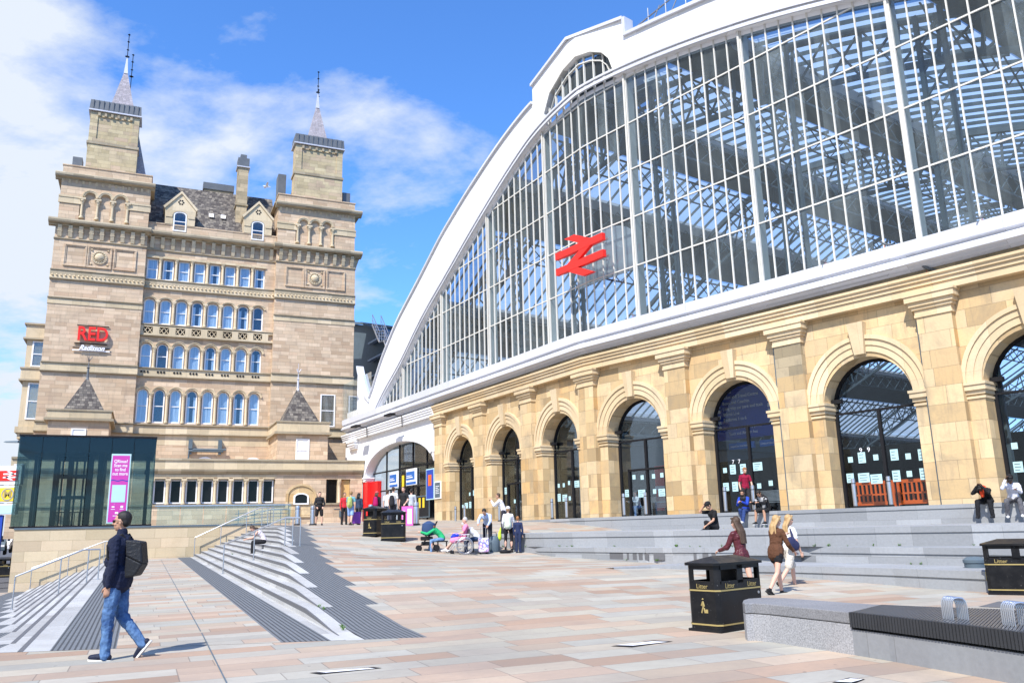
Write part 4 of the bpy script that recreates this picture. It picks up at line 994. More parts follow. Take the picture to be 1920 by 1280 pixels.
for z0, z1, ty in rows:
    f0 = None
    for i in range(8):
        s = WS0 + i * WP + WWD / 2; m_, O = sash(z0, z1, ty)
        if f0 is None:
            f0 = place(m_, s, CO - .36, z0, 'window', MT['pvc'], HO); g0_ = MB(); g0_.prism(O, .02, .03); p0 = place(g0_, s, CO - .36, z0, 'pane', MT['wglass'], f0)
            g1 = MB(); hh = z1 - z0; g1.prism([(a * .93, b) for a, b in O], -.02, .0); q0 = place(g1, s, CO - .36, z0, 'curtain', MT['curtain'], f0); first = s; g2 = MB(); hh_ = hh * (.8 if ty != 'rect' else .95)
            for xa, xb in ((-.40, -.14), (.16, .40)): g2.box(xa, xb, -.03, -.01, .1, hh_)
            qv = place(g2, s, CO - .36, z0, 'curtain', MT['curtain'], f0)
            # glass in front of the curtain
        else:
            d = Vector(HF(s, 0, 0)) - Vector(HF(first, 0, 0)); c = f0.copy(); sc.collection.objects.link(c); c.location = f0.location + d
            for ch in (p0, (None if (ty, i, z0) in (('arch', 1, 9.95), ('arch', 1, 14.80), ('seg', 7, 18.95), ('rect', 0, 23.14)) else qv if (i * 7 + int(z0)) % 3 == 0 else q0)):
                if ch: k = ch.copy(); sc.collection.objects.link(k); k.parent = c
    # colonnettes
    for i in range(7):
        s = WS0 + i * WP + WWD + (WP - WWD) / 2; zt = z1 if ty == 'rect' else (z1 - WWD / 2 if ty == 'arch' else z1 - .34)
        if i == 0:
            mb = MB(HF); mb.lathe([(.17, 0), (.17, .12), (.12, .2), (.115, .22), (.105, zt - z0 - .38), (.13, zt - z0 - .36), (.12, zt - z0 - .3), (.17, zt - z0 - .14), (.19, zt - z0 - .13), (.19, zt - z0)], (s, CO - .02, z0), 10); mb.box(s - .2, s + .2, CO - .2, CO + .18, zt - .02, zt + .12)
            c0 = hb(mb, 'colonnette', MT['htrim'], smooth=True); s00 = s
        else: c = c0.copy(); sc.collection.objects.link(c); c.location = c0.location + (Vector(HF(s, 0, 0)) - Vector(HF(s00, 0, 0)))
# string courses, balconies and cornices
mb = MB(HF)
def course(s0, s1, o, z0, z1, pr=.16): mb.cut(); band(mb, s0, s1, [(o - .2, z0), (o + .04, z0), (o + .1, z0 + .05), (o + pr, z1 - .08), (o + pr, z1), (o - .2, z1 + .04)])
L0, L1, R0, R1, C0, C1 = LT[0] - .05, LT[1] + .05, RT[0] - .05, RT[1] + .05, CE[0], CE[1]
for a, b, o in ((L0, L1, 0), (R0, R1, 0), (C0, C1, CO)):
    course(a, b, o, 22.95, 23.1, .2); course(a, b, o, 22.15, 22.3, .2); course(a, b, o, 14.0, 14.14, .22); course(a, b, o, 14.78, 14.9, .18); course(a, b, o, 9.66, 9.82, .24); course(a, b, o, 8.86, 9.0, .28); course(a, b, o, 25.86, 26.0, .12)
for a, b in ((L0, L1), (R0, R1)): course(a, b, 0, 20.45, 20.6, .16)
course(C0, C1, CO, 18.72, 18.86, .32); course(C0, C1, CO, 17.72, 17.86, .3)
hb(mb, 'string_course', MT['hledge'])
mb = MB(HF)
for a, b, o in ((L0, L1, 0), (R0, R1, 0), (C0, C1, CO)):
    band(mb, a, b, [(o - .2, 22.3), (o + .1, 22.3), (o + .05, 22.6), (o + .14, 22.95), (o - .2, 22.95)]); mb.box(a, b, o - .2, o + .06, 14.14, 14.78); mb.box(a, b, o - .2, o + .08, 9.0, 9.66)
mb.box(C0, C1, CO - .2, CO + .02, 8.0, 8.86)
for a, b, o in ((L0, L1, 0), (R0, R1, 0)): mb.box(a, b, o - .2, o + .05, 20.0, 20.45)
hb(mb, 'frieze_band', MT['htrim'])
mb = MB(HF); n = int((R1 - L0) / .34)
for i in range(n):
    s = L0 + .2 + i * .34; o = CO if C0 - .05 < s < C1 + .05 else 0
    mb.lathe([(.02, 0), (.11, .1), (.02, .22)], (s, o + .1, 22.45), 6)
hb(mb, 'carved_ornament', MT['htrim'])
# pierced balconies
mb = MB(HF)
mb.box(C0, C1, CO, CO + .26, 17.86, 18.0); mb.box(C0, C1, CO, CO + .26, 18.6, 18.72)
for i in range(9):
    s = WS0 - .19 + i * WP; mb.box(s - .26, s + .3, CO, CO + .26, 18.0, 18.6)
for i in range(8):
    s = WS0 + WWD / 2 + i * WP
    for d in (-.2, .2):
        for q in (-1, 1): mb.frus([(s + d - .22 * q - .04, CO + .05, 18.0), (s + d - .22 * q + .04, CO + .05, 18.0), (s + d - .22 * q + .04, CO + .2, 18.0), (s + d - .22 * q - .04, CO + .2, 18.0)], [(s + d + .22 * q - .04, CO + .05, 18.6), (s + d + .22 * q + .04, CO + .05, 18.6), (s + d + .22 * q + .04, CO + .2, 18.6), (s + d + .22 * q - .04, CO + .2, 18.6)])
hb(mb, 'pierced_balcony', MT['htrim'])
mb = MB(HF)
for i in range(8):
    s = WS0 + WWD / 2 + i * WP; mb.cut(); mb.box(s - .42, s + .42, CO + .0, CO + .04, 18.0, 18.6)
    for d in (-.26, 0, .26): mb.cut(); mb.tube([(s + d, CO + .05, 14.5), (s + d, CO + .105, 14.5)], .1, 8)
hb(mb, 'balcony_shade_plate', MT['dark'])  # dark plates and discs painted as the shade in the piercings
# main cornice with brackets
mb = MB(HF); pc = lambda o: [(o - .3, 27.1), (o + .12, 27.1), (o + .2, 27.2), (o + .52, 27.26), (o + .62, 27.34), (o + .66, 27.5), (o + .6, 27.66), (o - .3, 27.72)]
band(mb, L0 - .5, L1 + .25, pc(0)); band(mb, R0 - .25, R1 + .55, pc(0)); band(mb, C0 + .2, C1 - .2, pc(CO + .1))
pt = [(-.3, 31.5), (.0, 31.5), (.1, 31.62), (.42, 31.68), (.5, 31.8), (.52, 31.95), (.45, 32.05), (-.3, 32.1)]
for a, b in ((L0 - .35, L1 + .3), (R0 - .2, R1 + .5)): band(mb, a, b, pt)
for (a, b) in ((L0, L1), (R0, R1)): mb.box(a - .3, b + .25, -9, -.1, 31.95, 32.08)
for x in (R1 + .0,): mb.box(x - .2, x + .5, -9.5, .3, 27.3, 27.66); mb.box(x - .2, x + .42, -9.2, .2, 31.7, 32.06)
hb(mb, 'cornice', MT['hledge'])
mb = MB(HF)
def brackets(s0, s1, n, o, z0, z1, d, w=.16):
    for i in range(n):
        s = s0 + (s1 - s0) * (i + .5) / n; mb.cut()
        mb.frus([(s - w, o, z0), (s + w, o, z0), (s + w, o + .1, z0), (s - w, o + .1, z0)], [(s - w, o, z1), (s + w, o, z1), (s + w, o + d, z1), (s - w, o + d, z1)]); mb.box(s - w - .03, s + w + .03, o, o + d * .62, (z0 + z1) / 2 - .04, (z0 + z1) / 2 + .05)
brackets(L0, L1, 9, 0, 26.1, 27.1, .42); brackets(R0, R1, 9, 0, 26.1, 27.1, .42); brackets(C0, C1, 13, CO, 26.1, 27.1, .42)
brackets(L0, L1, 14, -.15, 31.15, 31.5, .3, .09); brackets(R0, R1, 14, -.15, 31.15, 31.5, .3, .09)
for k in range(8): o = -.6 - k * .9; mb.cut(); mb.frus([(R1 - .02, o, 26.1), (R1 - .02, o + .3, 26.1), (R1 + .08, o + .3, 26.1), (R1 + .08, o, 26.1)], [(R1 - .02, o, 27.1), (R1 - .02, o + .3, 27.1), (R1 + .4, o + .3, 27.1), (R1 + .4, o, 27.1)])
hb(mb, 'cornice_bracket', MT['htrim'])
mb = MB(HF)
for a, b in ((L0 + .15, L1 - .05), (R0 + .05, R1 - .15)): mb.box(a, b, -3.2, -.2, 32.08, 32.95); mb.box(a - .06, b + .06, -3.25, -.14, 32.95, 33.06)
mb.box(C0, C1, CO - .5, CO + .05, 27.72, 28.5); mb.box(C0, C1, CO - .55, CO + .1, 28.5, 28.62)
hb(mb, 'parapet', MT['hotel'])
# tower tops
for key, cols, s0, s1, cs in (('l', [-24.75, -23.5, -22.28, -21.05], -24.88, -20.66, -22.4), ('r', [-5.75, -4.62, -3.45, -2.3], -6.12, -1.25, -3.5)):
    mb = MB(HF)
    for c in cols:
        mb.lathe([(.2, 0), (.2, .12), (.12, .2), (.11, 1.35), (.14, 1.38), (.12, 1.42), (.2, 1.62), (.22, 1.62), (.22, 1.76)], (c, -.02, 28.02), 10); mb.box(c - .26, c + .26, -.2, .2, 29.78, 29.95)
    for a, b in zip(cols, cols[1:]):
        m_ = (a + b) / 2; r = (b - a) / 2
        for q0, q1, w_ in ((.30 + .12, .47, .06), (.47, .58, .14), (.58, .66, .18)): mb.ring([(m_ - q1 * cos(pi * i / 14), 29.95 + .1 + q1 * sin(pi * i / 14)) for i in range(15)], [(m_ - q0 * cos(pi * i / 14), 29.95 + .1 + q0 * sin(pi * i / 14)) for i in range(15)], -.16, w_)
    hb(mb, 'blind_arcade', MT['htrim'])
    mb = MB(HF); a0, a1 = (LT[0] + .1, cols[0] - .2) if key == 'l' else (RT[0] + .02, cols[0] - .2); b0, b1 = (cols[-1] + .2, LT[1] - .02) if key == 'l' else (cols[-1] + .2, RT[1] - .1)
    # wall skin standing proud around the niches
    mb.box(a0, a1, -.2, .0, 27.7, 31.5); mb.box(b0, b1, -.2, .0, 27.7, 31.5)
    for a, b in zip(cols, cols[1:]):
        m_ = (a + b) / 2; g_ = (b - a) / 2; A_ = [(m_ - .42 * cos(pi * i / 12), 30.05 + .42 * sin(pi * i / 12)) for i in range(13)]
        mb.prism([(m_ - g_, 29.95), (m_ - .42, 29.95)] + A_[:7] + [(m_, 31.5), (m_ - g_, 31.5)], -.2, .0); mb.prism([(m_, 31.5)] + A_[6:] + [(m_ + .42, 29.95), (m_ + g_, 29.95), (m_ + g_, 31.5)], -.2, .0)
    mb.box(a1, cols[0], -.2, 0, 29.95, 31.5); mb.box(cols[-1], b0, -.2, 0, 29.95, 31.5)
    hb(mb, 'attic_wall', MT['hotel'])
    mb = MB(HF)
    for a, b in ((a0 - .1, cols[0]), (cols[-1], b1 + .1)): mb.cut(); mb.box(a, b, -.05, .1, 29.85, 30.02); mb.box(a, b, -.05, .05, 29.4, 29.85); mb.box(a, b, -.05, .08, 29.3, 29.4)
    hb(mb, 'attic_band', MT['htrim'])
    # recessed panels and boss below the cornice
    base = -22.95 if key == 'l' else -3.92
    mb = MB(HF)
    for x0, x1 in ((-2.75, -1.15), (-.9, .85), (1.2, 2.85)):
        for k_ in range(2):
            d = .09 * k_; mb.ring([(base + x0 - .1 + d, 23.5 + d), (base + x1 + .1 - d, 23.5 + d), (base + x1 + .1 - d, 25.5 - d), (base + x0 - .1 + d, 25.5 - d)], [(base + x0 + d, 23.6 + d), (base + x1 - d, 23.6 + d), (base + x1 - d, 25.4 - d), (base + x0 + d, 25.4 - d)], -.02, .12 - .05 * k_, closed=True)
    mb.v += []; hb(mb, 'panel_frame', MT['hotel'])
    mb = MB(HF); c = base - .02; zc_ = 24.5
    mb.ring([(c + .62 * cos(2 * pi * i / 20), zc_ + .62 * sin(2 * pi * i / 20)) for i in range(20)], [(c + .5 * cos(2 * pi * i / 20), zc_ + .5 * sin(2 * pi * i / 20)) for i in range(20)], -.02, .1, closed=True)
    for i in range(16): a = 2 * pi * i / 16; mb.lathe([(.03, -.1), (.1, 0), (.03, .1)], (c + .5 * cos(a), .06, zc_ + .5 * sin(a)), 6)
    m3 = MB(); m3.lathe([(.42, 0), (.38, .12), (.26, .22), (.08, .28)], (0, 0, 0), 16); mb.add([(c + v.x, v.z, zc_ + v.y) for v in m3.v], m3.f)
    for dx in (-.66, .66):
        for dz in (-.66, .66): mb.lathe([(.02, -.1), (.13, 0), (.02, .1)], (c + dx, .02, zc_ + dz), 6)
    hb(mb, 'carved_boss', MT['htrim'], smooth=True)
    # chimney shaft in front, steep slate spire behind
    mb = MB(HF); mb.box(s0, s1, -2.6, -.9, 33.0, 35.75); mb.box(s0 + .02, s1 - .05, -2.5, -.95, 35.95, 39.0)
    w_ = .6; sm0, sm1 = s0 + .65, s1 - .65
    mb.box(s0 + .02, sm0, -.95, -.86, 35.95, 38.9); mb.box(sm1, s1 - .05, -.95, -.86, 35.95, 38.9); mb.box(sm0, sm1, -.95, -.86, 38.5, 38.9); mb.box(sm0, sm1, -.95, -.86, 35.95, 36.25)
    hb(mb, 'chimney_shaft', MT['shaft'])
    mb = MB(HF); mb.box(s0 - .1, s1 + .08, -2.7, -.82, 35.72, 35.96)
    for i in range(6): mb.cut(); x = s0 + .75 + i * (s1 - s0 - 1.5) / 5; mb.box(x - .1, x + .1, -.9, -.72, 38.55, 38.85)
    hb(mb, 'shaft_moulding', MT['hledge'])
    mb = MB(HF); mb.box(s0 - .16, s1 + .14, -2.9, -.66, 39.0, 39.12, 1)
    mb.frus([(s0 - .12, -2.85, 39.12), (s1 + .1, -2.85, 39.12), (s1 + .1, -.7, 39.12), (s0 - .12, -.7, 39.12)], [(s0 - .05, -2.8, 40.1), (s1 + .03, -2.8, 40.1), (s1 + .03, -.78, 40.1), (s0 - .05, -.78, 40.1)], 0)
    for i in range(10): x = s0 + (s1 - s0) * (i + .5) / 10; mb.box(x - .025, x + .025, -.78, -.67, 39.14, 40.08, 0)
    mb.lathe([(.14, 0), (.16, .3), (.12, .34)], (s1 - .5, -1.5, 40.1), 8, 0)
    hb(mb, 'lead_cap', [MT['lead'], MT['lead_l']])
    mb = MB(HF); q = 2.1; zb, za = 33.0, 46.7
    mb.frus([(cs - 2.75, -6.3, zb), (cs + 2.75, -6.3, zb), (cs + 2.75, -1.9, zb), (cs - 2.75, -1.9, zb)], [(cs - .14, -4.1, 45.2), (cs + .14, -4.1, 45.2), (cs + .14, -3.9, 45.2), (cs - .14, -3.9, 45.2)])
    hb(mb, 'spire', MT['slate_l'])
    mb = MB(HF); mb.frus([(cs - .19, -4.19, 45.0), (cs + .19, -4.19, 45.0), (cs + .19, -3.81, 45.0), (cs - .19, -3.81, 45.0)], [(cs - .04, -4.04, 46.9), (cs + .04, -4.04, 46.9), (cs + .04, -3.96, 46.9), (cs - .04, -3.96, 46.9)]); hb(mb, 'spire_tip', MT['lead_l'])
    mb = MB(HF)
    for dx, dz, oo in ((0, 0, -4.0), (.42, -1.0, -6.0)):
        mb.tube([(cs + dx, oo, 46.6 + dz - (2.5 if dx else 0)), (cs + dx, oo, 49.5 + dz)], .035, 6)
        for zz in (46.95, 47.7, 48.6, 49.4): mb.lathe([(.02, -.08), (.13, 0), (.02, .08)], (cs + dx, oo, zz + dz), 8)
        mb.lathe([(.05, -.06), (.22, 0), (.05, .06)], (cs + dx, oo, 46.95 + dz), 8)
    hb(mb, 'finial', MT['blackm'])
mb = MB(HF)   # small roof dormer boxes beside the shafts
mb.cut(); mb.box(-26.0, -25.2, -2.6, -1.4, 33.0, 34.4); mb.cut(); mb.box(-1.1, -.3, -2.6, -1.4, 33.0, 34.6); mb.cut(); mb.box(-7.3, -6.5, -5.5, -4.0, 33.0, 36.8); hb(mb, 'roof_turret', MT['lead'])
# mansard roof, chimneys, dormers
mb = MB(HF)
mb.frus([(C0, CO - 5.5, 28.3), (C1, CO - 5.5, 28.3), (C1, CO - .5, 28.3), (C0, CO - .5, 28.3)], [(C0, CO - 5.6, 34.3), (C1, CO - 5.6, 34.3), (C1, CO - 4.6, 34.3), (C0, CO - 4.6, 34.3)])
hb(mb, 'roof', MT['slate'])
mb = MB(HF); mb.box(-11.45, -10.45, -3.6, -2.4, 29.5, 36.2); mb.box(-11.55, -10.35, -3.7, -2.3, 32.1, 32.25); mb.box(-14.4, -11.6, -6.5, -5.6, 33.5, 34.7); hb(mb, 'chimney', MT['stone_d'])
mb = MB(HF); mb.box(-11.58, -10.32, -3.75, -2.25, 36.2, 36.3, 1); mb.box(-11.5, -10.4, -3.7, -2.3, 36.3, 37.2, 0); mb.box(-11.25, -10.65, -3.5, -2.6, 37.2, 37.7, 0); mb.box(-14.5, -11.5, -6.6, -5.5, 34.7, 35.4, 0); hb(mb, 'chimney_lead_cap', [MT['lead'], MT['lead_l']])
for c in (-16.55, -9.5):
    mb = MB(HF); hw = 1.3; zt = 30.35
    P = [(c - hw, 28.6), (c - .62, 28.6), (c - .62, 29.6)] + [(c - .62 * cos(pi * i / 8), 29.6 + .34 * sin(pi * i / 8)) for i in range(1, 5)] + [(c, 31.75), (c - hw - .06, zt)]
    Q = [(c, 31.75), (c, 29.94)] + [(c - .62 * cos(pi * i / 8), 29.6 + .34 * sin(pi * i / 8)) for i in range(5, 9)] + [(c + .62, 28.6), (c + hw, 28.6), (c + hw + .06, zt)]
    mb.prism(P, CO - 3.0, CO + .14); mb.prism(Q, CO - 3.0, CO + .14)
    mb.ring([(c - hw - .2, zt - .05), (c, 31.98), (c + hw + .2, zt - .05)], [(c - hw - .1, zt - .25), (c, 31.72), (c + hw + .1, zt - .25)], CO - 3.0, CO + .26)
    for sg_ in (-1, 1): mb.box(c + sg_ * .98 - .3, c + sg_ * .98 + .3, CO - .1, CO + .2, 29.3, 29.6)
    d = hb(mb, 'dormer', MT['htrim' if c < -12 else 'htrim'])
    m_, O = sash(0, 2.0, 'seg', 1.2); w_ = place(m_, c, CO + .02, 27.94, 'window', MT['pvc'], HO); g_ = MB(); g_.prism(O, .02, .03); place(g_, c, CO + .02, 27.94, 'pane', MT['wglass'], w_)
    mb = MB(HF)
    for i in range(6): a = 2 * pi * i / 6; mb.tube([(c + .2 * cos(a), CO + .12, 30.85 + .2 * sin(a)), (c + .2 * cos(a), CO + .15, 30.85 + .2 * sin(a))], .09, 8)
    hb(mb, 'rosette', MT['dark'])
    mb = MB(HF); mb.frus([(c - hw, CO - 4.4, 30.3), (c + hw, CO - 4.4, 30.3), (c + hw, CO - .4, 30.3), (c - hw, CO - .4, 30.3)], [(c - .02, CO - 4.4, 31.7), (c + .02, CO - 4.4, 31.7), (c + .02, CO - .4, 31.7), (c - .02, CO - .4, 31.7)]); hb(mb, 'dormer_roof', MT['slate'])
mb = MB(HF)
for c in (-13.7, -12.6): mb.cut(); mb.frus([(c - .22, CO - 2.0, 30.5), (c + .22, CO - 2.0, 30.5), (c + .22, CO - 1.75, 30.5), (c - .22, CO - 1.75, 30.5)], [(c - .22, CO - 2.4, 31.0), (c + .22, CO - 2.4, 31.0), (c + .22, CO - 2.2, 31.0), (c - .22, CO - 2.2, 31.0)])
hb(mb, 'skylight', MT['pvc'])
# tower side window, canted bay at the far left
m_, O = sash(0, 3.15, 'rect', 1.45); w_ = place(m_, -2.36, -.02, 9.9, 'window', MT['pvc'], HO); g_ = MB(); g_.prism(O, .02, .03); place(g_, -2.36, -.02, 9.9, 'pane', MT['wglass'], w_)
mb = MB(HF)
mb.box(-28.1, -26.5, -5.5, -2.0, 8.5, 17.9); mb.box(-28.3, -26.4, -5.6, -1.8, 13.6, 14.5); mb.box(-28.3, -26.4, -5.6, -1.8, 9.0, 9.5); mb.box(-28.25, -26.4, -5.6, -1.85, 17.2, 18.4); hb(mb, 'bay', MT['htrim'])
mb = MB(HF); mb.box(-28.4, -26.4, -5.7, -1.7, 18.4, 18.55); mb.box(-28.4, -26.4, -5.7, -1.7, 17.1, 17.25); mb.box(-28.4, -26.4, -5.7, -1.7, 14.5, 14.62); mb.box(-28.4, -26.4, -5.7, -1.7, 13.45, 13.6); hb(mb, 'bay_ledge', MT['hledge'])
for z in (14.68, 10.1):
    m_, O = sash(0, 2.3 if z > 12 else 3.2, 'rect', .95); w_ = place(m_, -27.2, -2.02, z, 'window', MT['pvc'], HO); g_ = MB(); g_.prism(O, .02, .03); place(g_, -27.2, -2.02, z, 'pane', MT['wglass'], w_)
# annexes with little pyramid roofs
for s0, s1, o1, z1, zc, pa, wn, k in ((-25.2, -20.85, 5, 10.15, 9.35, (-24.3, -21.3, -22.85, 13.0), (-23.55, -22.45, 6.6, 8.65), 'l'), (-7.62, -3.25, 5, 9.72, 8.68, (-7.2, -3.9, -5.7, 12.9), (-6.05, -4.85, 6.25, 8.2), 'r')):
    mb = MB(HF); mb.box(s0, s1, 0, o1, 5, zc - .1); hb(mb, 'annex_wall', MT['hotel'])
    mb = MB(HF); mb.box(s0 - .1, s1 + .1, 0, o1 + .12, zc + .1, z1 - .12); hb(mb, 'annex_parapet', MT['htrim'])
    mb = MB(HF); mb.box(s0 - .3, s1 + .3, 0, o1 + .34, zc - .1, zc + .1); mb.box(s0 - .2, s1 + .2, 0, o1 + .2, z1 - .12, z1); hb(mb, 'annex_cornice', MT['hledge'])
    a, b, c, za = pa; mb = MB(HF); mb.frus([(a, o1 - 3.6, z1), (b, o1 - 3.6, z1), (b, o1 - .5, z1), (a, o1 - .5, z1)], [(c - .1, o1 - 2.1, za), (c + .1, o1 - 2.1, za), (c + .1, o1 - 1.9, za), (c - .1, o1 - 1.9, za)]); hb(mb, 'pyramid_roof', MT['slate'])
    mb = MB(HF); mb.lathe([(.34, -.75), (.16, -.1), (.1, .1), (.08, .9), (.16, .95), (.05, 1.05), (.03, 1.5), (.12, 1.55), (.02, 1.6), (.02, 2.4)], (c, o1 - 2.0, za), 8)
    for a_ in (0, 2.1, 4.2): mb.tube([(c, o1 - 2, za + 1.5), (c + .25 * cos(a_), o1 - 2 + .2 * sin(a_), za + 1.9)], .03, 5)
    hb(mb, 'roof_finial', MT['lead_l'] if k == 'r' else MT['redp'] if False else MT['lead'])
    a, b, z0, zt = wn; m_, O = sash(0, zt - z0, 'rect', b - a); w_ = place(m_, (a + b) / 2, o1 - .02, z0, 'window', MT['pvc'], HO); g_ = MB(); g_.prism(O, .02, .03); place(g_, (a + b) / 2, o1 - .02, z0, 'blind', MT['white'], w_)
# main wall low zone details
mb = MB(HF)
for c in (-13.1, -8.95): mb.cut(); mb.prism([(c - 1.05 * cos(pi * i / 14), 6.0 + 1.0 * sin(pi * i / 14)) for i in range(15)], CO, CO + .06)
hb(mb, 'lunette', MT['white'])
mb = MB(HF)
for c in (-14.4, -11.9): mb.box(c - .16, c + .16, CO, CO + .4, 7.7, 8.5); mb.box(c - .12, c + .12, CO, CO + .3, 7.2, 7.7)
mb.tube([(-14.5, CO + .3, 6.2), (-14.5, CO + .3, 7.5), (-11.6, CO + .3, 7.5)], .12, 8); mb.tube([(-14.2, CO + .35, 7.62), (-11.4, CO + .35, 7.62)], .09, 8); hb(mb, 'wall_pipe', MT['iron'])
# low wing
WO = 8.0; w0, w1 = -27, -.8
mb = MB(HF)
mb.box(w0, -17.35, -.2, WO, .2, 6.1); mb.box(-17.35, w1, WO - 6, WO - .45, .2, 6.1); mb.box(-17.35, w1, -.3, WO - 6, .2, 6.0)
mb.box(-17.35, w1, WO - .45, WO, .2, 2.52); mb.box(-17.35, w1, WO - .45, WO, 4.5, 6.1)
mb.box(-8.1, -3.9, WO - .45, WO, 2.52, 4.5); mb.box(-1.85, w1, WO - .45, WO, 2.52, 4.5)
hb(mb, 'wing_wall', MT['hotel'])
mb = MB(HF); mb.box(w0, w1 + .1, WO - .4, WO + .1, 5.25, 5.95); mb.box(w0, -8.0, WO - .1, WO + .05, 4.62, 4.85); hb(mb, 'wing_parapet', MT['htrim'])
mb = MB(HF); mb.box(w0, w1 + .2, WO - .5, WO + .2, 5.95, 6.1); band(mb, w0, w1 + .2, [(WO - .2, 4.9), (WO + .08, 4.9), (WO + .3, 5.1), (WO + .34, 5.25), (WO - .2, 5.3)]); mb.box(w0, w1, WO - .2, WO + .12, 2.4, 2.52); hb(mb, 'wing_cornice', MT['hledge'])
for i in range(12):
    if i < 9: s = -18.0 + (i) * 1.175 + .2 if False else -17.9 + i * 1.185
    else: break
    wc = s + .45 + .35
    if i < 8 and wc < -8.1:
        mb = MB(HF); mb.box(wc - .42, wc + .42, WO - .3, WO - .26, 2.56, 4.48); 
for i in range(8):
    c = -16.83 + i * 1.172
    m_, O = sash(0, 1.9, 'rect', .92); w_ = place(m_, c, WO - .34, 2.55, 'window', MT['pvc'], HO)
    g_ = MB(); g_.prism(O, .085, .088); m2 = MB(); m2.prism([(a * .88, .04 + (b - .04) * .97) for a, b in O], .082, .086); place(m2, c, WO - .34, 2.55, 'pane', MT['wdark'], w_)
    s = c - .586; mb = MB(HF); mb.box(s - .12, s + .12, WO - .42, WO - .12, 2.52, 4.5); mb.lathe([(.16, 0), (.16, .12), (.105, .2), (.1, 1.45), (.13, 1.47), (.11, 1.5), (.18, 1.72), (.18, 1.8)], (s, WO - .02, 2.54), 8); mb.box(s - .2, s + .2, WO - .2, WO + .16, 4.34, 4.52); mb.box(c - .45, c + .45, WO - .1, WO + .1, 4.5, 4.6); hb(mb, 'wing_column', MT['htrim'], smooth=True)
for (a, b, mat, nm) in ((-3.82, -2.98, 'wdark', 'pane'), (-2.6, -1.85, 'wood', 'board')):
    m_, O = sash(0, 1.95, 'rect', b - a); w_ = place(m_, (a + b) / 2, WO - .34, 2.5, 'window', MT['pvc' if nm == 'pane' else 'wood'], HO); m2 = MB(); m2.prism(O, .08, .095); place(m2, (a + b) / 2, WO - .34, 2.5, nm, MT[mat], w_)
mb = MB(HF); s = -2.78; mb.lathe([(.16, 0), (.16, .12), (.105, .2), (.1, 1.45), (.13, 1.47), (.11, 1.5), (.18, 1.72), (.18, 1.8)], (s, WO - .02, 2.54), 8); mb.box(s - .15, s + .15, WO - .4, WO, 2.5, 4.5); hb(mb, 'wing_column', MT['htrim'], smooth=True)
mb = MB(HF); c = -5.95   # blind arch with small window
A_ = [(c - 1.05 * cos(pi * i / 16), 3.15 + .78 * sin(pi * i / 16)) for i in range(17)]; mb.prism([(c - 1.05, 1.55)] + A_ + [(c + 1.05, 1.55)], WO, WO + .05)
mb.ring([(c - 1.25, 1.5)] + [(c - 1.25 * cos(pi * i / 16), 3.15 + .95 * sin(pi * i / 16)) for i in range(17)] + [(c + 1.25, 1.5)], [(c - 1.05, 1.5)] + A_ + [(c + 1.05, 1.5)], WO - .01, WO + .14); mb.box(c - 1.3, c + 1.3, WO, WO + .12, 1.4, 1.52)
hb(mb, 'blind_arch', MT['stone'])
mb = MB(HF); A_ = [(c - .62 * cos(pi * i / 12), 3.05 + .3 * sin(pi * i / 12)) for i in range(13)]; I_ = [(c + (a - c) * .8, 3.0 + (b - 3.05) * .85) for a, b in A_]
mb.ring([(c - .62, 2.42)] + A_ + [(c + .62, 2.42), (c - .62, 2.42)], [(c - .5, 2.53)] + I_ + [(c + .5, 2.53), (c - .5, 2.53)], WO + .04, WO + .16); w_ = hb(mb, 'window', MT['pvc'])
m2 = MB(HF); m2.prism([(c - .5, 2.53)] + I_ + [(c + .5, 2.53)], WO + .06, WO + .08); m2.build('pane', MT['wdark'], w_)
mb = MB(HF)   # concave buttress beside the right annex
P = [(0, 6.05), (0, 8.2)] ; P = [(5.0 - 4.8 * (1 - cos(pi / 2 * i / 10)), 8.7 - 2.6 * sin(pi / 2 * i / 10)) for i in range(11)]
mb.prism([(0, 6.0), (0, 8.75)] + [(o, z) for o, z in [(.2 + 4.6 * (i / 10) ** 1.0, 8.7 - 2.65 * (i / 10) ** .55) for i in range(11)]], -3.2, -2.9, 'a'); hb(mb, 'curved_buttress', MT['hotel'])
mb = MB(HF); mb.box(-3.2, .3, WO + .02, WO + .04, 2.0, 2.05); mb.box(-2.75, -2.45, WO, WO + .2, 1.35, 1.9); hb(mb, 'wall_box', MT['iron'])
# ================================================================ HOTEL SIGN
SGc = HF(-22.9, .2, 17.4)
sg1 = thing_w('hotel_sign', 'red capital letters RED with white script below on the left hotel tower', 'sign', SGc)
mb = MB(); textmesh(mb, 'RED', 1.8, lambda x, y, d: HF(-22.92 + x * .74, .28 + d, 16.86 + y * .95), ext=.12, bold=.03, spacing=1.0); mb.build('red_letters', MT['red'], sg1)
mb = MB(); textmesh(mb, 'Radisson', .74, lambda x, y, d: HF(-22.95 + x * .74, .2 + d, 16.0 + y * .85), ext=.04, shear=.5, bold=.022); mb.build('script_letters', MT['text'], sg1)
mb = MB(HF)
for z, a, b in ((18.2, -24.2, -21.7), (16.6, -24.3, -21.75)): mb.cut(); mb.box(a, b, .05, .12, z - .04, z + .04, 0)
for z in (15.98, 16.2): mb.cut(); mb.box(-24.4, -21.5, .1, .14, z - .05, z + .05, 1 if z < 16.1 else 0)
mb.build('sign_rail', [MT['blackm'], MT['white']], sg1)
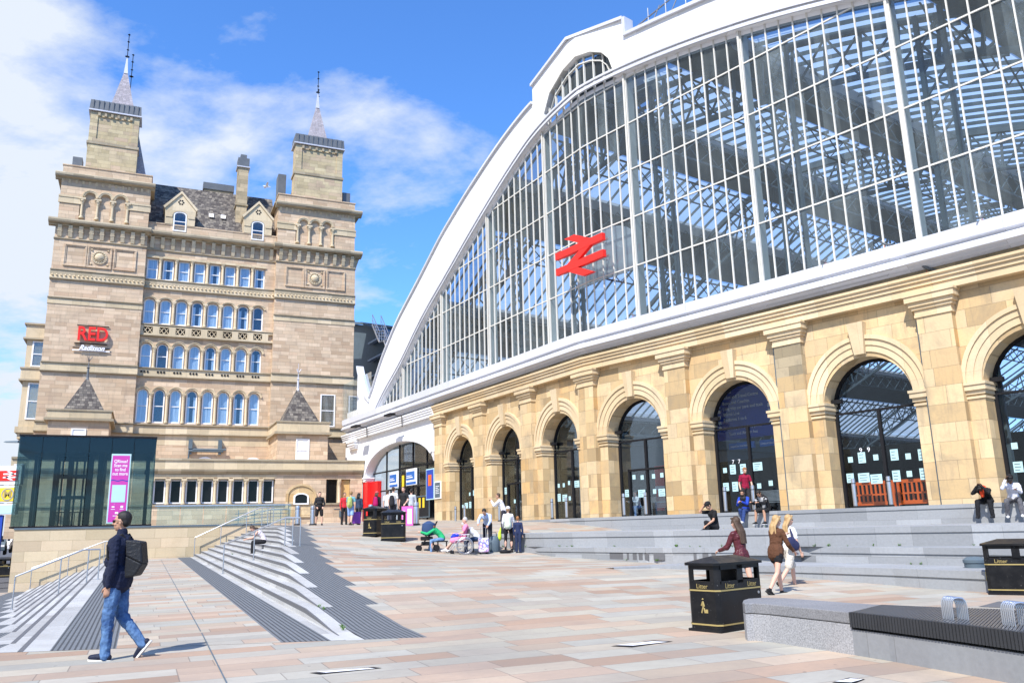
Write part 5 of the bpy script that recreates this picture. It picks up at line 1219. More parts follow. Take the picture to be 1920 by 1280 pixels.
# ================================================================ TERRACE WALL, BALUSTRADE, GLASS CANOPY
OW = 28.0; wt_ = .68
tw = thing_w('terrace_wall', 'pale sandstone retaining wall below the dark glass pavilion', 'wall', HF(-17, OW, -1.2))
mb = MB(HF); sx0, sx1 = -23.95, -11.0
mb.box(sx0, sx1, OW - .6, OW, -3, wt_ - .09); mb.box(sx0, sx0 + .6, 9, OW - .6, -3, wt_ - .09); mb.build('wall_face', MT['wallst'], tw)
mb = MB(HF); mb.box(sx0 - .03, sx1, OW - .65, OW + .04, wt_ - .09, wt_); mb.build('coping', MT['iron'], tw)
mb = MB(HF); mb.grid([[(s, o, wt_ - .12) for s in (sx0 + .3, -15, -9.8)] for o in (OW - .5, 18, 8.1)]); mb.build('terrace_paving', MT['slab'], kind='structure')
gb = thing_w('glass_balustrade', 'clear glass balustrade on the terrace wall between the pavilion and the stair top', 'balustrade', HF(-13.5, OW, wt_))
x = -17.2
for i in range(6):
    mb = MB(HF); mb.box(x + .02, x + 1.2, OW - .3, OW - .285, wt_ + .01, 1.74); mb.build('glass_panel', MT['balus'], gb); x += 1.23
mb = MB(HF); mb.box(-17.3, -9.9, OW - .33, OW - .25, 1.72, 1.78); mb.build('top_rail', MT['steel'], gb)
pv = thing_w('glass_pavilion', 'dark tinted glass pavilion with black frame standing on the terrace wall', 'pavilion', HF(-21, 25, wt_))
bo0, bo1, bs0, bs1, bz = 22.0, 27.0, -24.3, -17.45, 5.68
mb = MB(HF)
mb.box(bs0 - .02, bs1 + .02, bo0, bo1 + .02, bz - .1, bz); mb.box(bs0 - .03, bs1 + .03, bo0, bo1 + .03, wt_, wt_ + .1)
mb.build('frame', MT['blackm'], pv)
mb = MB(HF); mb.box(bs0 + .05, bs1 - .05, bo0 + .05, bo1 - .05, 4.72, bz - .11); mb.build('roof_fascia_backing', MT['navyb'] if False else MT['dark'], pv)
n = 6
for i in range(n):
    a = bs0 + (bs1 - bs0) * i / n; b = bs0 + (bs1 - bs0) * (i + 1) / n; mb = MB(HF); mb.box(a + .012, b - .012, bo1 - .02, bo1, wt_ + .11, bz - .11); mb.build('glass_panel', MT['glassbox'], pv)
for i in range(4):
    a = bo0 + (bo1 - bo0) * i / 4; b = a + (bo1 - bo0) / 4
    for s_ in (bs0, bs1 - .02): mb = MB(HF); mb.box(s_, s_ + .02, a + .012, b - .012, wt_ + .11, bz - .11); mb.build('glass_panel', MT['glassbox'], pv)
mb = MB(HF); mb.box(bs0, bs1, bo0 + .0, bo0 + .02, wt_ + .11, bz - .11); mb.build('rear_glass', MT['balus'], pv)
mb = MB(HF)   # lift shaft frame inside
def post(s, o, z0, z1, r=.07): mb.box(s - r, s + r, o - r, o + r, z0, z1)
for s in (-23.6, -22.6, -21.9, -20.9): 
    for o in (23.2, 25.0): post(s, o, wt_, 4.75, .08 if s < -21 else .13)
for z in (2.4, 3.6, 4.6):
    for o in (23.2, 25.0): mb.box(-22.6, -20.9, o - .06, o + .06, z - .06, z + .06)
for s in (-22.3, -21.6, -21.2): post(s, 24.2, wt_, 4.6, .05)
for s in (-22.5 + .22 * i for i in range(8)): post(s, 25.6, wt_, 1.55, .02)
mb.box(-22.6, -20.6, 25.55, 25.65, 1.5, 1.56); mb.box(-20.4, -20.1, 22.4, 26.4, wt_, 4.7); mb.box(-17.9, -17.7, 22.4, 25.4, wt_, 4.7)
for s in (-19.3, -17.9): post(s, 24.5, 3.9, 4.7, .025); mb.lathe([(.03, -.2), (.1, -.1), (.05, .1)], (s, 24.5, 3.9), 8)
mb.build('lift_frame', MT['blackm'], pv)
# banner fixed to the glass
bn = thing_w('banner', 'tall magenta banner with white text on the front of the glass pavilion', 'banner', HF(-19.2, bo1 + .03, .8))
b0, b1, zt0, zt1 = -19.72, -18.72, .86, 4.68
mb = MB(HF); mb.box(b0, b1, bo1 + .02, bo1 + .03, zt0, zt1); mb.build('border', MT['paper'], bn)
mb = MB(HF); mb.box(b0 + .06, b1 - .06, bo1 + .03, bo1 + .035, zt0 + .06, zt1 - .1); mb.build('panel', MT['magenta'], bn)
mb = MB()
for i, tx in enumerate(['QRious?', 'Scan me', 'to find', 'out more']): textmesh(mb, tx, .25, lambda x, y, d, i=i: HF((b0 + b1) / 2 + x * .82, bo1 + .04 + d, 4.18 - .23 * i + y), ext=.001, bold=.004)
mb.T = HF; mb.box(b0 + .32, b0 + .34, bo1 + .037, bo1 + .04, 1.9, 1.92)
for (x, z, w_, h_) in ((.28, 1.75, .14, .07), (.72, 1.75, .13, .12), (.48, 1.42, .16, .1), (.7, 1.08, .2, .1), (.5, 1.26, .4, .03), (.28, 1.62, .2, .025), (.72, 1.62, .2, .025)): mb.box(b0 + x - w_ / 2, b0 + x + w_ / 2, bo1 + .037, bo1 + .042, z - h_ / 2, z + h_ / 2)
mb.box(b0 + .15, b0 + .85, bo1 + .037, bo1 + .042, 2.0, 2.95, 1)
P = [(b0 + .06 + .08 * i, 3.2 + .03 * sin(i * 1.1)) for i in range(12)]
for (a, z), (b, z2) in zip(P, P[1:]): mb.frus([(a, bo1 + .037, z - .03), (b, bo1 + .037, z2 - .03), (b, bo1 + .041, z2 - .03), (a, bo1 + .041, z - .03)], [(a, bo1 + .037, z + .02), (b, bo1 + .037, z2 + .02), (b, bo1 + .041, z2 + .02), (a, bo1 + .041, z + .02)], 2)
mb.build('print', [MT['text'], MT['paper'], MT['navyb']], bn)
# ================================================================ FURNITURE AND SMALL THINGS
def rail(name, label, pts, posts, hgt=.95, grp=None):   # pts: (u, t)
    P = [UT(*p) for p in pts]; r_ = thing_w(name, label, 'handrail', (P[0][0], P[0][1], gz(*P[0])), grp)
    mb = MB(); top = []
    for (x, y), q in zip(P, posts): top.append((x, y, q))
    d = Vector((top[-1][0] - top[-2][0], top[-1][1] - top[-2][1], 0)).normalized()
    mb.tube([(top[0][0], top[0][1], top[0][2] - .12)] + top, .028, 8); mb.build('top_rail', MT['steel'], r_, smooth=True)
    n = max(3, int((Vector(top[-1]) - Vector(top[0])).length / 1.0) + 1)
    for i in range(n + 1):
        f = i / n * (len(top) - 1); k = min(int(f), len(top) - 2); p = Vector(top[k]).lerp(Vector(top[k + 1]), f - k); m2 = MB(); g_ = gz(p.x, p.y); m2.tube([(p.x, p.y, g_ - .02), (p.x, p.y, p.z - .02)], .022, 8); m2.tube([(p.x, p.y, g_), (p.x, p.y, g_ + .02)], .05, 8); m2.build('post', MT['steel'], r_, smooth=True)
def gzu(u, t): return gz(*UT(u, t))
A = (2.75, 31.6); Bq = (4.6, 30.0); C_ = (5.05, 29.6)
rail('handrail', 'stainless handrail crossing the middle of the right flight of steps', [A, Bq, C_], [gzu(*A) + 1.0, gzu(4.6, 30.0) + .98, gzu(*C_) + .95])
rail('handrail', 'stainless handrail on the wall side of the right flight of steps', [(2.8, TW - .3), (6.2, TW - .3), (7.0, TW - .3)], [gzu(2.8, TW - .3) + 1.05, gzu(6.5, TW - .3) + 1.0, gzu(7, TW - .3) + 1.0])
rail('handrail', 'stainless handrail crossing the left flight behind the walking man', [(-3.55, 31.2), (-1.7, 31.6), (-1.2, 31.7)], [gzu(-3.55, 31.2) + 1.0, -1.3 + .98, -1.3 + .98])
rail('handrail', 'stainless handrail along the pale wall beside the left flight', [(-5.0, TW - .35), (-1.7, TW - .35), (-1.3, TW - .35)], [gzu(-5.0, TW - .35) + 1.0, Lz(-1.6, 46) + 1.0, Lz(-1.6, 46) + 1.0])
gd = thing_w('guard_rail', 'bank of parallel steel guard rails at the top of the steps by the glass balustrade', 'guard rail', HF(-11.5, 26.5, .5))
mb = MB(HF)
for i in range(5): mb.tube([(-13.6 + .15 * i, OW - .6 + .0 * i, -.1 + .2 * i + .55), (-11.0, OW - .6, .5 + .19 * i + .2), (-9.9, OW - .6, .5 + .19 * i + .2)], .018, 6)
mb.build('rails', MT['steel'], gd, smooth=True)
mb = MB(HF)
for s in (-12.8, -11.9, -11.0, -10.4, -9.9): mb.tube([(s, OW - .6, -.1), (s, OW - .6, 1.48)], .022, 6)
mb.tube([(-13.0, OW - .6, .9), (-11.0, OW - .6, 1.5), (-9.9, OW - .6, 1.5)], .025, 6); mb.build('posts', MT['steel'], gd, smooth=True)
# ---- bollards
def make_bollard(r, h, loc, label, grp):
    t = thing('bollard', label, 'bollard', loc, 0, grp)
    mb = MB(); mb.lathe([(r, .08), (r, h - .05), (r * .93, h - .015), (r * .6, h)], n=18); mb.build('post', MT['steel'], t, smooth=True)
    mb = MB(); mb.lathe([(r * 1.35, 0), (r * 1.35, .05), (r * 1.04, .08)], n=18); mb.lathe([(r * 1.012, h - .2), (r * 1.012, h - .17)], n=18); mb.build('base_ring', MT['blackm'], t, smooth=True)
    return t
def wxy(px, w):
    for d, n, s_ in ((dL, nL, -1), (dR, nR, 1)):
        r = ray(px, 950); P0 = BB - n * w; k = n.dot(P0) / n.dot(r); P = r * k; s = (P - P0).dot(d)
        if s * s_ >= 0: return P
    return P
bl = [(854, 'between the pink-shirted group and the first arched window'), (871, 'in front of the first arched window'), (936, 'left bollard before the second arched window'), (1035, 'left of the narrow third arched window'), (1062, 'in front of the narrow third arched window'),
      (1170, 'left bollard of the fourth arched window'), (1211, 'in front of the doorway of the fourth arched window'), (1361, 'beside the seated man in blue'), (1414, 'behind the seated man in the grey shirt'), (1605, 'in front of the orange barriers, left one'), (1672, 'in front of the orange barriers, right one')]
b0_ = None
for px, s in bl:
    P = wxy(px, .75); lab = 'slim steel bollard ' + s
    if b0_ is None: b0_ = make_bollard(.075, 1.08, (P.x, P.y, FL), lab, 'steel bollards along the arcade')
    else: dup(b0_, (P.x, P.y, FL), 0, lab)
b1_ = None
for px, d, s in [(557.5, 47.5, 'standing alone before the little arched window'), (586, 47.8, 'behind the man in black shorts'), (695, 47, 'at the foot of the red pier'), (780, 41, 'beside the pink board at the entrance')]:
    p = at_d(px, 985, d); lab = 'stout steel bollard ' + s; z = Mz(p.x, p.y)
    if b1_ is None: b1_ = make_bollard(.15, 1.1, (p.x, p.y, z), lab, 'stout steel bollards on the upper plaza')
    else: dup(b1_, (p.x, p.y, z), 0, lab)
# ---- litter bins
def make_bin(loc, yaw, label):
    t = thing('litter_bin', label, 'litter bin', loc, yaw, 'black and gold litter bins'); L_, W_, H_ = .55, .28, .92
    def octo(l, w, c, z): return [(-l, -w + c, z), (-l + c, -w, z), (l - c, -w, z), (l, -w + c, z), (l, w - c, z), (l - c, w, z), (-l + c, w, z), (-l, w - c, z)]
    mb = MB()
    def loft(a, b): mb.add(a + b, [(i, (i + 1) % 8, 8 + (i + 1) % 8, 8 + i) for i in range(8)])
    loft(octo(L_, W_, .06, 0.03), octo(L_, W_, .06, .66)); 
    mb.add(octo(L_, W_, .06, 0.03), [tuple(range(8))[::-1]]); mb.add(octo(L_, W_, .06, .60), [tuple(range(8))])
    # window band: frames round the openings
    z0, z1, z2, z3 = .66, .70, .86, .92; T_ = .02
    for sy in (-1, 1):
        y0, y1 = (W_ - T_, W_) if sy > 0 else (-W_, -W_ + T_)
        for a, b in ((-L_ + .06, -.46), (-.07, .07), (.46, L_ - .06)): mb.box(a, b, y0, y1, z0, z3)
        mb.box(-L_ + .06, L_ - .06, y0, y1, z0, z1); mb.box(-L_ + .06, L_ - .06, y0, y1, z2, z3)
    for sx in (-1, 1):
        x0, x1 = (L_ - T_, L_) if sx > 0 else (-L_, -L_ + T_)
        for a, b in ((-W_ + .06, -.15), (.15, W_ - .06)): mb.box(x0, x1, a, b, z0, z3)
        mb.box(x0, x1, -W_ + .06, W_ - .06, z0, z1); mb.box(x0, x1, -W_ + .06, W_ - .06, z2, z3)
        for sy in (-1, 1): mb.prism([(sx * (L_ - .06), sy * W_), (sx * L_, sy * (W_ - .06)), (sx * (L_ - .03), sy * (W_ - .07)), (sx * (L_ - .07), sy * (W_ - .03))], z0, z3, 'c')
    mb.box(-.02, .02, -W_ + .03, W_ - .03, .6, .92)
    mb.build('body', MT['black'], t)
    mb = MB(); a, b = octo(L_ + .04, W_ + .04, .07, .92), octo(L_ + .04, W_ + .04, .07, .955); mb.add(a + b, [(i, (i + 1) % 8, 8 + (i + 1) % 8, 8 + i) for i in range(8)] + [tuple(range(8))[::-1]])
    r1, r2 = (-.28, 0, 1.045), (.28, 0, 1.045); bb = octo(L_ + .04, W_ + .04, .07, .955); mb.add(bb + [r1, r2], [(0, 1, 8), (1, 2, 9, 8), (2, 3, 9), (3, 4, 9), (4, 5, 9), (5, 6, 8, 9), (6, 7, 8), (7, 0, 8)]); mb.build('lid', MT['black'], t)
    mb = MB()
    for z, h in ((.56, .022), (.09, .022)):
        a, b = octo(L_ + .006, W_ + .006, .06, z), octo(L_ + .006, W_ + .006, .06, z + h); mb.add(a + b, [(i, (i + 1) % 8, 8 + (i + 1) % 8, 8 + i) for i in range(8)])
    mb.build('gold_band', MT['gold'], t)
    mb = MB()
    for sy, rz in ((-1, 0), (1, pi)):
        for x0 in (-.27, .27): textmesh(mb, 'Litter', .10, lambda x, y, d, x0=x0, sy=sy: ((x0 * 1 + x) * (1 if sy < 0 else -1), sy * (W_ + .004 + d), .60 + y), ext=.001)
    for sx in (-1, 1): textmesh(mb, 'Litter', .09, lambda x, y, d, sx=sx: (sx * (L_ + .004 + d), x * sx, .60 + y), ext=.001)
    # little tidy-man like mark: a figure with a bin, as simple strokes
    for sx in (-1, 1):
        X = sx * (L_ + .005)
        for (ya, za, yb, zb) in ((-.03, .36, .0, .42), (.0, .42, .02, .35), (-.005, .33, -.03, .26), (.015, .33, .03, .26), (.0, .42, .0, .32)): mb.tube([(X, ya * sx, za), (X, yb * sx, zb)], .011, 5)
        mb.lathe([(.0, -.016), (.017, 0), (.0, .016)], (X, 0, .45), 8); mb.box(X - .004, X + .004, -.02 + .06 * sx, .02 + .06 * sx, .26, .31)
    mb.build('lettering', MT['gold'], t)
    mb = MB(); mb.lathe([(.02, 0), (.02, .01)], (0, 0, 0), 10); v = [(.42 + p.x, -W_ - p.z, .50 + p.y) for p in mb.v]; m2 = MB(); m2.add(v, mb.f); m2.build('lock', MT['steel'], t)
    mb = MB(); mb.box(-L_ - .01, L_ + .01, -W_ - .01, W_ + .01, 0, .035); mb.build('plinth', MT['blackm'], t)
    return t
c_ = (at_z(1353, 1187, -1.5)); yaw = radians(40); off = Vector((cos(yaw) * .56 - sin(yaw) * .29, sin(yaw) * .56 + cos(yaw) * .29, 0)); P = c_ + off
bin0 = make_bin((P.x, P.y, -1.5), yaw, 'black litter bin with gold lettering in front, touching the rounded granite seat')
c_ = at_z(1853, 1115, -1.5); yaw = radians(-30); off = Vector((cos(yaw) * .58 - sin(yaw) * .29, sin(yaw) * .58 + cos(yaw) * .29, 0)); P = c_ + off
dup(bin0, (P.x, P.y, -1.5), yaw, 'black litter bin with gold lettering at the right edge below the broad steps', sc_=1.03)
p = snap(738, 33); dup(bin0, (p.x, p.y, p.z), radians(4), 'right and nearer of the two black litter bins by the station entrance', sc_=1.13).scale = (.84, 1.1, 1.13)
p = snap(703, 34.2); dup(bin0, (p.x, p.y, p.z), radians(70), 'left and farther of the two black litter bins by the station entrance', sc_=1.13).scale = (.84, 1.1, 1.13)
p = at_d(2, 1082, 54); dup(bin0, (p.x, p.y, p.z), radians(10), 'black litter bin with gold bands on the street at the left edge', sc_=1.2)
# small grey bin beside the right-hand bin
p = at_z(1842, 1104, -1.5); t = thing('round_bin', 'small dark grey round-topped bin tucked behind the right-edge litter bin', 'bin', (p.x + .1, p.y + .35, -1.5)); mb = MB(); mb.lathe([(.17, 0), (.2, .03), (.21, .52), (.23, .54), (.23, .6), (.15, .66), (.03, .67)], n=18); mb.build('body', MT['iron'], t, smooth=True)
# ---- curved granite seat with ribbed black top
fpx = [(1391, 1127), (1393, 1133), (1403, 1129.5), (1420, 1128.5), (1441, 1130.5), (1503, 1137), (1540, 1141), (1593.7, 1147), (1660, 1154), (1725, 1161.5), (1820, 1172.5), (1920, 1185), (2010, 1197)]
fpx = [(1392, 1128), (1396, 1130.5), (1410, 1130), (1441, 1132), (1503, 1138), (1545, 1142), (1593.7, 1147), (1660, 1154), (1725, 1161.5), (1820, 1172.5), (1920, 1185), (2010, 1197)]
bpx = [(1394, 1124), (1402, 1121.5), (1430, 1119.5), (1473, 1120.5), (1535, 1125), (1590, 1129), (1652, 1133), (1720, 1136), (1771, 1138), (1840, 1140), (1930, 1143), (2020, 1146)]
ZT = -1.03
Fp = [at_z(*q, ZT) for q in fpx]; Bp = [at_z(*q, ZT) for q in bpx]
gs = thing_w('granite_seat', 'long low curved grey granite seat with a ribbed black top at the lower right', 'seat wall', (Fp[5].x, Fp[5].y, -1.5))
ki = 6; n = len(Fp)
mb = MB(); poly = [(p.x, p.y) for p in Fp[:ki + 1]] + [(p.x, p.y) for p in Bp[:ki + 1][::-1]]
mb.prism(poly, ZT - .13, ZT, 'c'); mb.build('cap', MT['bench_t'], gs, bevel=.012)
mb = MB(); mb.prism(poly, -1.55, ZT - .137, 'c'); mb.build('body', MT['bench_g'], gs)
mb = MB(); poly = [(p.x, p.y) for p in Fp[ki:]] + [(p.x, p.y) for p in Bp[ki:][::-1]]; mb.prism(poly, -1.55, ZT - .19, 'c'); mb.build('body', MT['grey'], gs)
mb = MB(); mb.prism(poly, ZT - .15, ZT - .01, 'c')
Ff = [Vector((p.x, p.y, 0)) for p in Fp[ki:]]; R = resamp(Ff, 66)
for i in range(65):
    p, q = R[i], R[i + 1]; d = (q - p); nn_ = Vector((d.y, -d.x, 0)).normalized(); a, b = p + d * .14, p + d * .86
    A_ = [(a - nn_ * .05), (b - nn_ * .05), (b + nn_ * .028), (a + nn_ * .028)]
    mb.frus([(v.x, v.y, ZT - .16) for v in A_], [(v.x, v.y, ZT + .004) for v in A_])
Bf = [Vector((p.x, p.y, 0)) for p in Bp[ki:]]; Rb = resamp(Bf, 66)
for i in range(65):
    p, q, r_, s_ = R[i], R[i + 1], Rb[i + 1], Rb[i]; 
    a, b, c, d = p.lerp(q, .12), p.lerp(q, .88), s_.lerp(r_, .88), s_.lerp(r_, .12); mb.mi = 1; mb.frus([(v.x, v.y, ZT - .02) for v in (a, b, c, d)], [(v.x, v.y, ZT + .003) for v in (a, b, c, d)])
mb.build('ribbed_top', [MT['rubber'], MT['seat_top_sheen']], gs)
def armrest(px, py, d, label, s=1.0):
    p = at_z(px, py, ZT); t = thing('armrest', label, 'armrest', (p.x, p.y, ZT), radians(-8), 'steel rod armrests on the granite seat'); mb = MB()
    for i in range(7):
        y = .10 - i * .032; x0 = -.17 + i * .010; mb.tube([(x0, y, 0), (x0, y, .12), (x0 + .012, y, .155), (x0 + .04, y, .178), (x0 + .09, y, .183), (x0 + .14, y, .178), (x0 + .168, y, .155), (x0 + .18, y, .12), (x0 + .18, y, 0)], .0095, 8)
    mb.build('rods', MT['steel'], t, smooth=True); t.scale = (.80, .80, 1.2)
armrest(1800, 1160, 8.35, 'steel rod armrest standing free on the ribbed black seat top'); armrest(1916, 1172, 7.6, 'steel rod armrest cut by the right edge of the picture')
# ---- dark flat patch on the ground behind the seat
mb = MB(); P = [at_z(*q, -1.5) for q in ((1835, 1137), (1873, 1127), (1925, 1134), (1925, 1141))]; mb.add([(p.x, p.y, -1.494) for p in P], [(0, 1, 2, 3)]); mb.build('dark_ground_patch', MT['riser_d'], kind='structure')
# ---- sign totem, lamp, car, distant building
p = at_d(27, 1014, 47); tz = lambda y: at_d(20, y, 47).z
tt_ = thing_w('station_totem', 'white sign totem with red rail arrows and a yellow disc at the left edge', 'sign', (p.x - .8, 47, -2.5))
x1, x0 = p.x + .03, p.x - 1.7
mb = MB(); mb.box(x0 + .15, x0 + .9, 47.0, 47.12, -2.6, tz(965)); mb.build('post', MT['navyb'], tt_)
for i, (ya, yb) in enumerate(((873, 908), (910, 942), (944, 964))):
    mb = MB(); mb.box(x0, x1 - .06 * i, 46.9, 47.2, tz(yb), tz(ya)); mb.build('panel', MT['white'], tt_)
mb = MB(); mb.box(x1 - 1.5, x1 - .16, 46.86, 46.9, tz(901), tz(882)); 
mb.build('red_plate', MT['red'], tt_)
zc1 = (tz(901) + tz(882)) / 2; k = .0130
emblem(lambda x, y, d: (x1 - .60 + (x - 31) * k * .95, 46.858 - d * 0 + (-.001 if d else 0), zc1 - (y - 19.5) * k), MT['text'], tt_, .02)
mb = MB(); mb.box(x1 - 1.5, x1 - .24, 46.86, 46.9, tz(939), tz(914)); mb.build('yellow_plate', MT['yellow'], tt_)
zc2 = (tz(939) + tz(914)) / 2; cx_ = x1 - .62
mb = MB(); mb.ring([(cx_ + .35 * cos(2 * pi * i / 24), zc2 + .35 * sin(2 * pi * i / 24)) for i in range(24)], [(cx_ + .29 * cos(2 * pi * i / 24), zc2 + .29 * sin(2 * pi * i / 24)) for i in range(24)], 46.845, 46.86, closed=True); mb.build('grey_ring', MT['steel'], tt_)
mb = MB(); textmesh(mb, 'M', .5, lambda x, y, d: (cx_ + x * 1.15, 46.85 - d, zc2 - .15 + y), ext=.01, bold=.02); mb.build('letter', MT['gold'], tt_)
mb = MB(); mb.box(x1 - 1.4, x1 - .2, 46.87, 46.9, tz(962), tz(946)); mb.build('picture_plate', MT['paper'], tt_)
mb = MB(); mb.box(x1 - .5, x1 + .05, 46.95, 47.2, tz(872), tz(870)); mb.build('top_box', MT['whiteg'], tt_)
lp = at_d(12, 829, 58); sl_ = thing_w('street_lamp', 'grey street lamp whose flat head shows left of the glass pavilion', 'street lamp', (lp.x + 2.4, 58, -2.4)); mb = MB(); mb.tube([(lp.x + 2.4, 58, -2.4), (lp.x + 2.4, 58, lp.z - .2), (lp.x + 2.0, 58, lp.z), (lp.x + .6, 58, lp.z + .02)], .07, 8); mb.build('pole', MT['iron'], sl_); mb = MB(); mb.frus([(lp.x - .1, 57.8, lp.z), (lp.x + .9, 57.8, lp.z - .04), (lp.x + .9, 58.2, lp.z - .04), (lp.x - .1, 58.2, lp.z)], [(lp.x, 57.85, lp.z + .08), (lp.x + .9, 57.85, lp.z + .1), (lp.x + .9, 58.15, lp.z + .1), (lp.x, 58.15, lp.z + .08)]); mb.build('lamp_head', MT['iron'], sl_)
def make_car(loc, yaw, mat, label):
    t = thing('parked_car', label, 'car', loc, yaw)
    prof = [(-2.1, .35), (-2.12, .75), (-1.95, .95), (-1.3, 1.02), (-.75, 1.42), (.75, 1.46), (1.45, 1.0), (1.95, .92), (2.12, .6), (2.1, .32)]
    mb = MB(); n = len(prof)
    for k in range(1): mb.prism(prof, -.85, .85, 'b')
    mb.build('body', mat, t, bevel=.06)
    mb = MB(); gp = [(-1.18, 1.02), (-.72, 1.37), (.7, 1.40), (1.3, 1.02)]; mb.prism(gp, -.862, .862, 'b'); mb.frus([(1.46, -.7, 1.03), (1.46, .7, 1.03), (1.42, .7, 1.02), (1.42, -.7, 1.02)], [(.82, -.65, 1.43), (.82, .65, 1.43), (.78, .65, 1.42), (.78, -.65, 1.42)]); mb.build('windows', MT['wdark'], t)
    for x in (-1.35, 1.35):
        for y in (-.8, .8):
            m2 = MB(); pr = [(.02, -.1), (.3, -.1), (.33, -.06), (.33, .06), (.3, .1), (.02, .1)]; m3 = MB(); m3.lathe(pr, n=16); m2.add([(x + v.x, y + v.z, .33 + v.y) for v in m3.v], m3.f); m2.build('wheel', MT['blackm'], t)
    for y in (-.62, .62): m2 = MB(); m2.box(2.06, 2.13, y - .16, y + .16, .62, .76); m2.build('headlight', MT['pvc'], t)
    return t
p = at_d(6, 1036, 74); make_car((p.x, p.y, p.z), radians(-70), MT['white'], 'small white car parked on the street at the far left'); p2 = at_d(-14, 1040, 66); make_car((p2.x, p2.y, p2.z), radians(-60), MT['iron'], 'dark grey car partly seen behind the totem at the left edge')
db = thing_w('distant_building', 'pale stone building far down the street at the left edge', 'building', (-95, 130, -2)); mb = MB(); mb.box(-125, -86, 130, 140, -3, 8.5); mb.build('wall', MT['stonebuild'], db)
mb = MB(); mb.prism([(-126, 8.5), (-85, 8.5), (-88, 10), (-123, 10)], 129.5, 140.5, 'b'); mb.build('roof', MT['slate'], db)
for i in range(9):
    for z in (0, 3.6): m2 = MB(); m2.box(-90 - i * 3.6, -88.6 - i * 3.6, 129.9, 130.05, z, z + 2.2); m2.build('window', MT['wdark'], db)
# ---- pink board, wall panels on the first pilaster
p = snap(768, 40); ab = thing('sign_board', 'pink standing board with white print beside the bollard at the entrance', 'sign board', (p.x - .1, p.y, p.z), radians(-20)); mb = MB(); mb.box(-.3, .3, -.03, .03, .02, .92); mb.build('panel', MT['pinkp'], ab); mb = MB(); mb.box(.02, .24, -.034, -.031, .1, .8)
for i in range(5): mb.box(-.24, -.14, -.034, -.031, .18 + .12 * i, .24 + .12 * i)
mb.build('print', MT['text'], ab)
def wallthing(name, label, cat, u0, u1, z0, z1, w, mats, ins=None):
    t = thing_w(name, label, cat, W((u0 + u1) / 2, w, z0)); mb = MB(W); ubox(mb, u0, u1, w, w + .06, z0, z1); mb.build('frame', MT[mats[0]], t); mb = MB(W); ubox(mb, u0 + .08, u1 - .08, w + .06, w + .07, z0 + .08, z1 - .08); mb.build('face', MT[mats[1]], t)
    if ins:
        mb = MB(W)
        for (a, b, c, d) in ins: ubox(mb, u0 + (u1 - u0) * a, u0 + (u1 - u0) * b, w + .07, w + .075, z0 + (z1 - z0) * c, z0 + (z1 - z0) * d)
        mb.build('print', MT[mats[2]], t)
wallthing('notice_frame', 'small white framed information panel on the first stone pilaster', 'panel', -18.5, -17.5, 2.2, 3.4, .0, ('pvc', 'iron', 'text'), [(.2, .8, .3, .33), (.2, .7, .4, .43), (.2, .8, .5, .53), (.2, .6, .6, .63), (.2, .8, .7, .73)])
wallthing('poster', 'framed poster with an orange and blue picture at the edge of the entrance glass', 'poster', -20.3, -18.95, 2.2, 4.4, WF + .13, ('paper', 'navyb', 'orange'), [(.3, .7, .45, .8)])
wallthing('cash_machine', 'cash machine with yellow and purple panels set in the entrance glazing', 'cash machine', -23.0, -20.7, 1.0, 2.6, WF - .3, ('iron', 'dark', 'yellow'), [(.2, .35, .45, .9), (.5, .65, .45, .9)])
# ---- inside the arcade
ib = thing_w('information_board', 'large dark blue direction board with white text seen through the fifth arched window', 'information board', W(7.7, -3, 4)); 
mb = MB(W); mb.box(5.7, 9.6, -3.3, -3.1, 3.95, 6.9); mb.build('panel', MT['navyb'], ib)
mb = MB()
for i, tx in enumerate(['Left luggage', 'Toilets', 'Ticket and Travel Centre', 'Buses and Coaches', 'Long stay car park and taxis', 'Wirral Line', 'Platforms 1 to 6']): textmesh(mb, tx, .22, lambda x, y, d, i=i: W(6.35 + x * .9, -3.09 + d, 6.45 - .27 * i + y), align='LEFT', ext=.002)
textmesh(mb, 'Short stay and pick-up point', .2, lambda x, y, d: W(6.35 + x * .9, -3.09 + d, 4.42 + y), align='LEFT', ext=.002); textmesh(mb, 'Taxis and Airport bus', .2, lambda x, y, d: W(6.6 + x * .9, -3.09 + d, 4.15 + y), align='LEFT', ext=.002)
mb.T = W
for i in range(8): mb.box(6.05, 6.2, -3.1, -3.08, 4.45 + .27 * i, 4.6 + .27 * i); mb.box(8.85, 9.03, -3.1, -3.08, 4.45 + .27 * i, 4.62 + .27 * i)
mb.build('lettering', MT['text'], ib)
mb = MB(W)
for u in (6.3, 9.2): mb.tube([(u, -3.2, 6.9), (u, -3.2, 8.0)], .04, 6)
mb.build('hanger', MT['iron'], ib)
t = thing_w('direction_sign', 'blue hanging sign strip with white text below the direction board', 'sign', W(8.1, -2.8, 3.4)); mb = MB(W); mb.box(6.8, 8.2, -2.8, -2.7, 3.42, 3.72); mb.box(8.5, 9.8, -2.8, -2.7, 3.42, 3.72); mb.build('panel', MT['blue'], t); mb = MB(); textmesh(mb, 'Liverpool Lime Street Station', .13, lambda x, y, d: W(6.9 + x * .62, -2.69 + d, 3.52 + y), align='LEFT', ext=.002); textmesh(mb, 'Liverpool Lime Street', .13, lambda x, y, d: W(8.55 + x * .8, -2.69 + d, 3.52 + y), align='LEFT', ext=.002); mb.build('lettering', MT['text'], t)
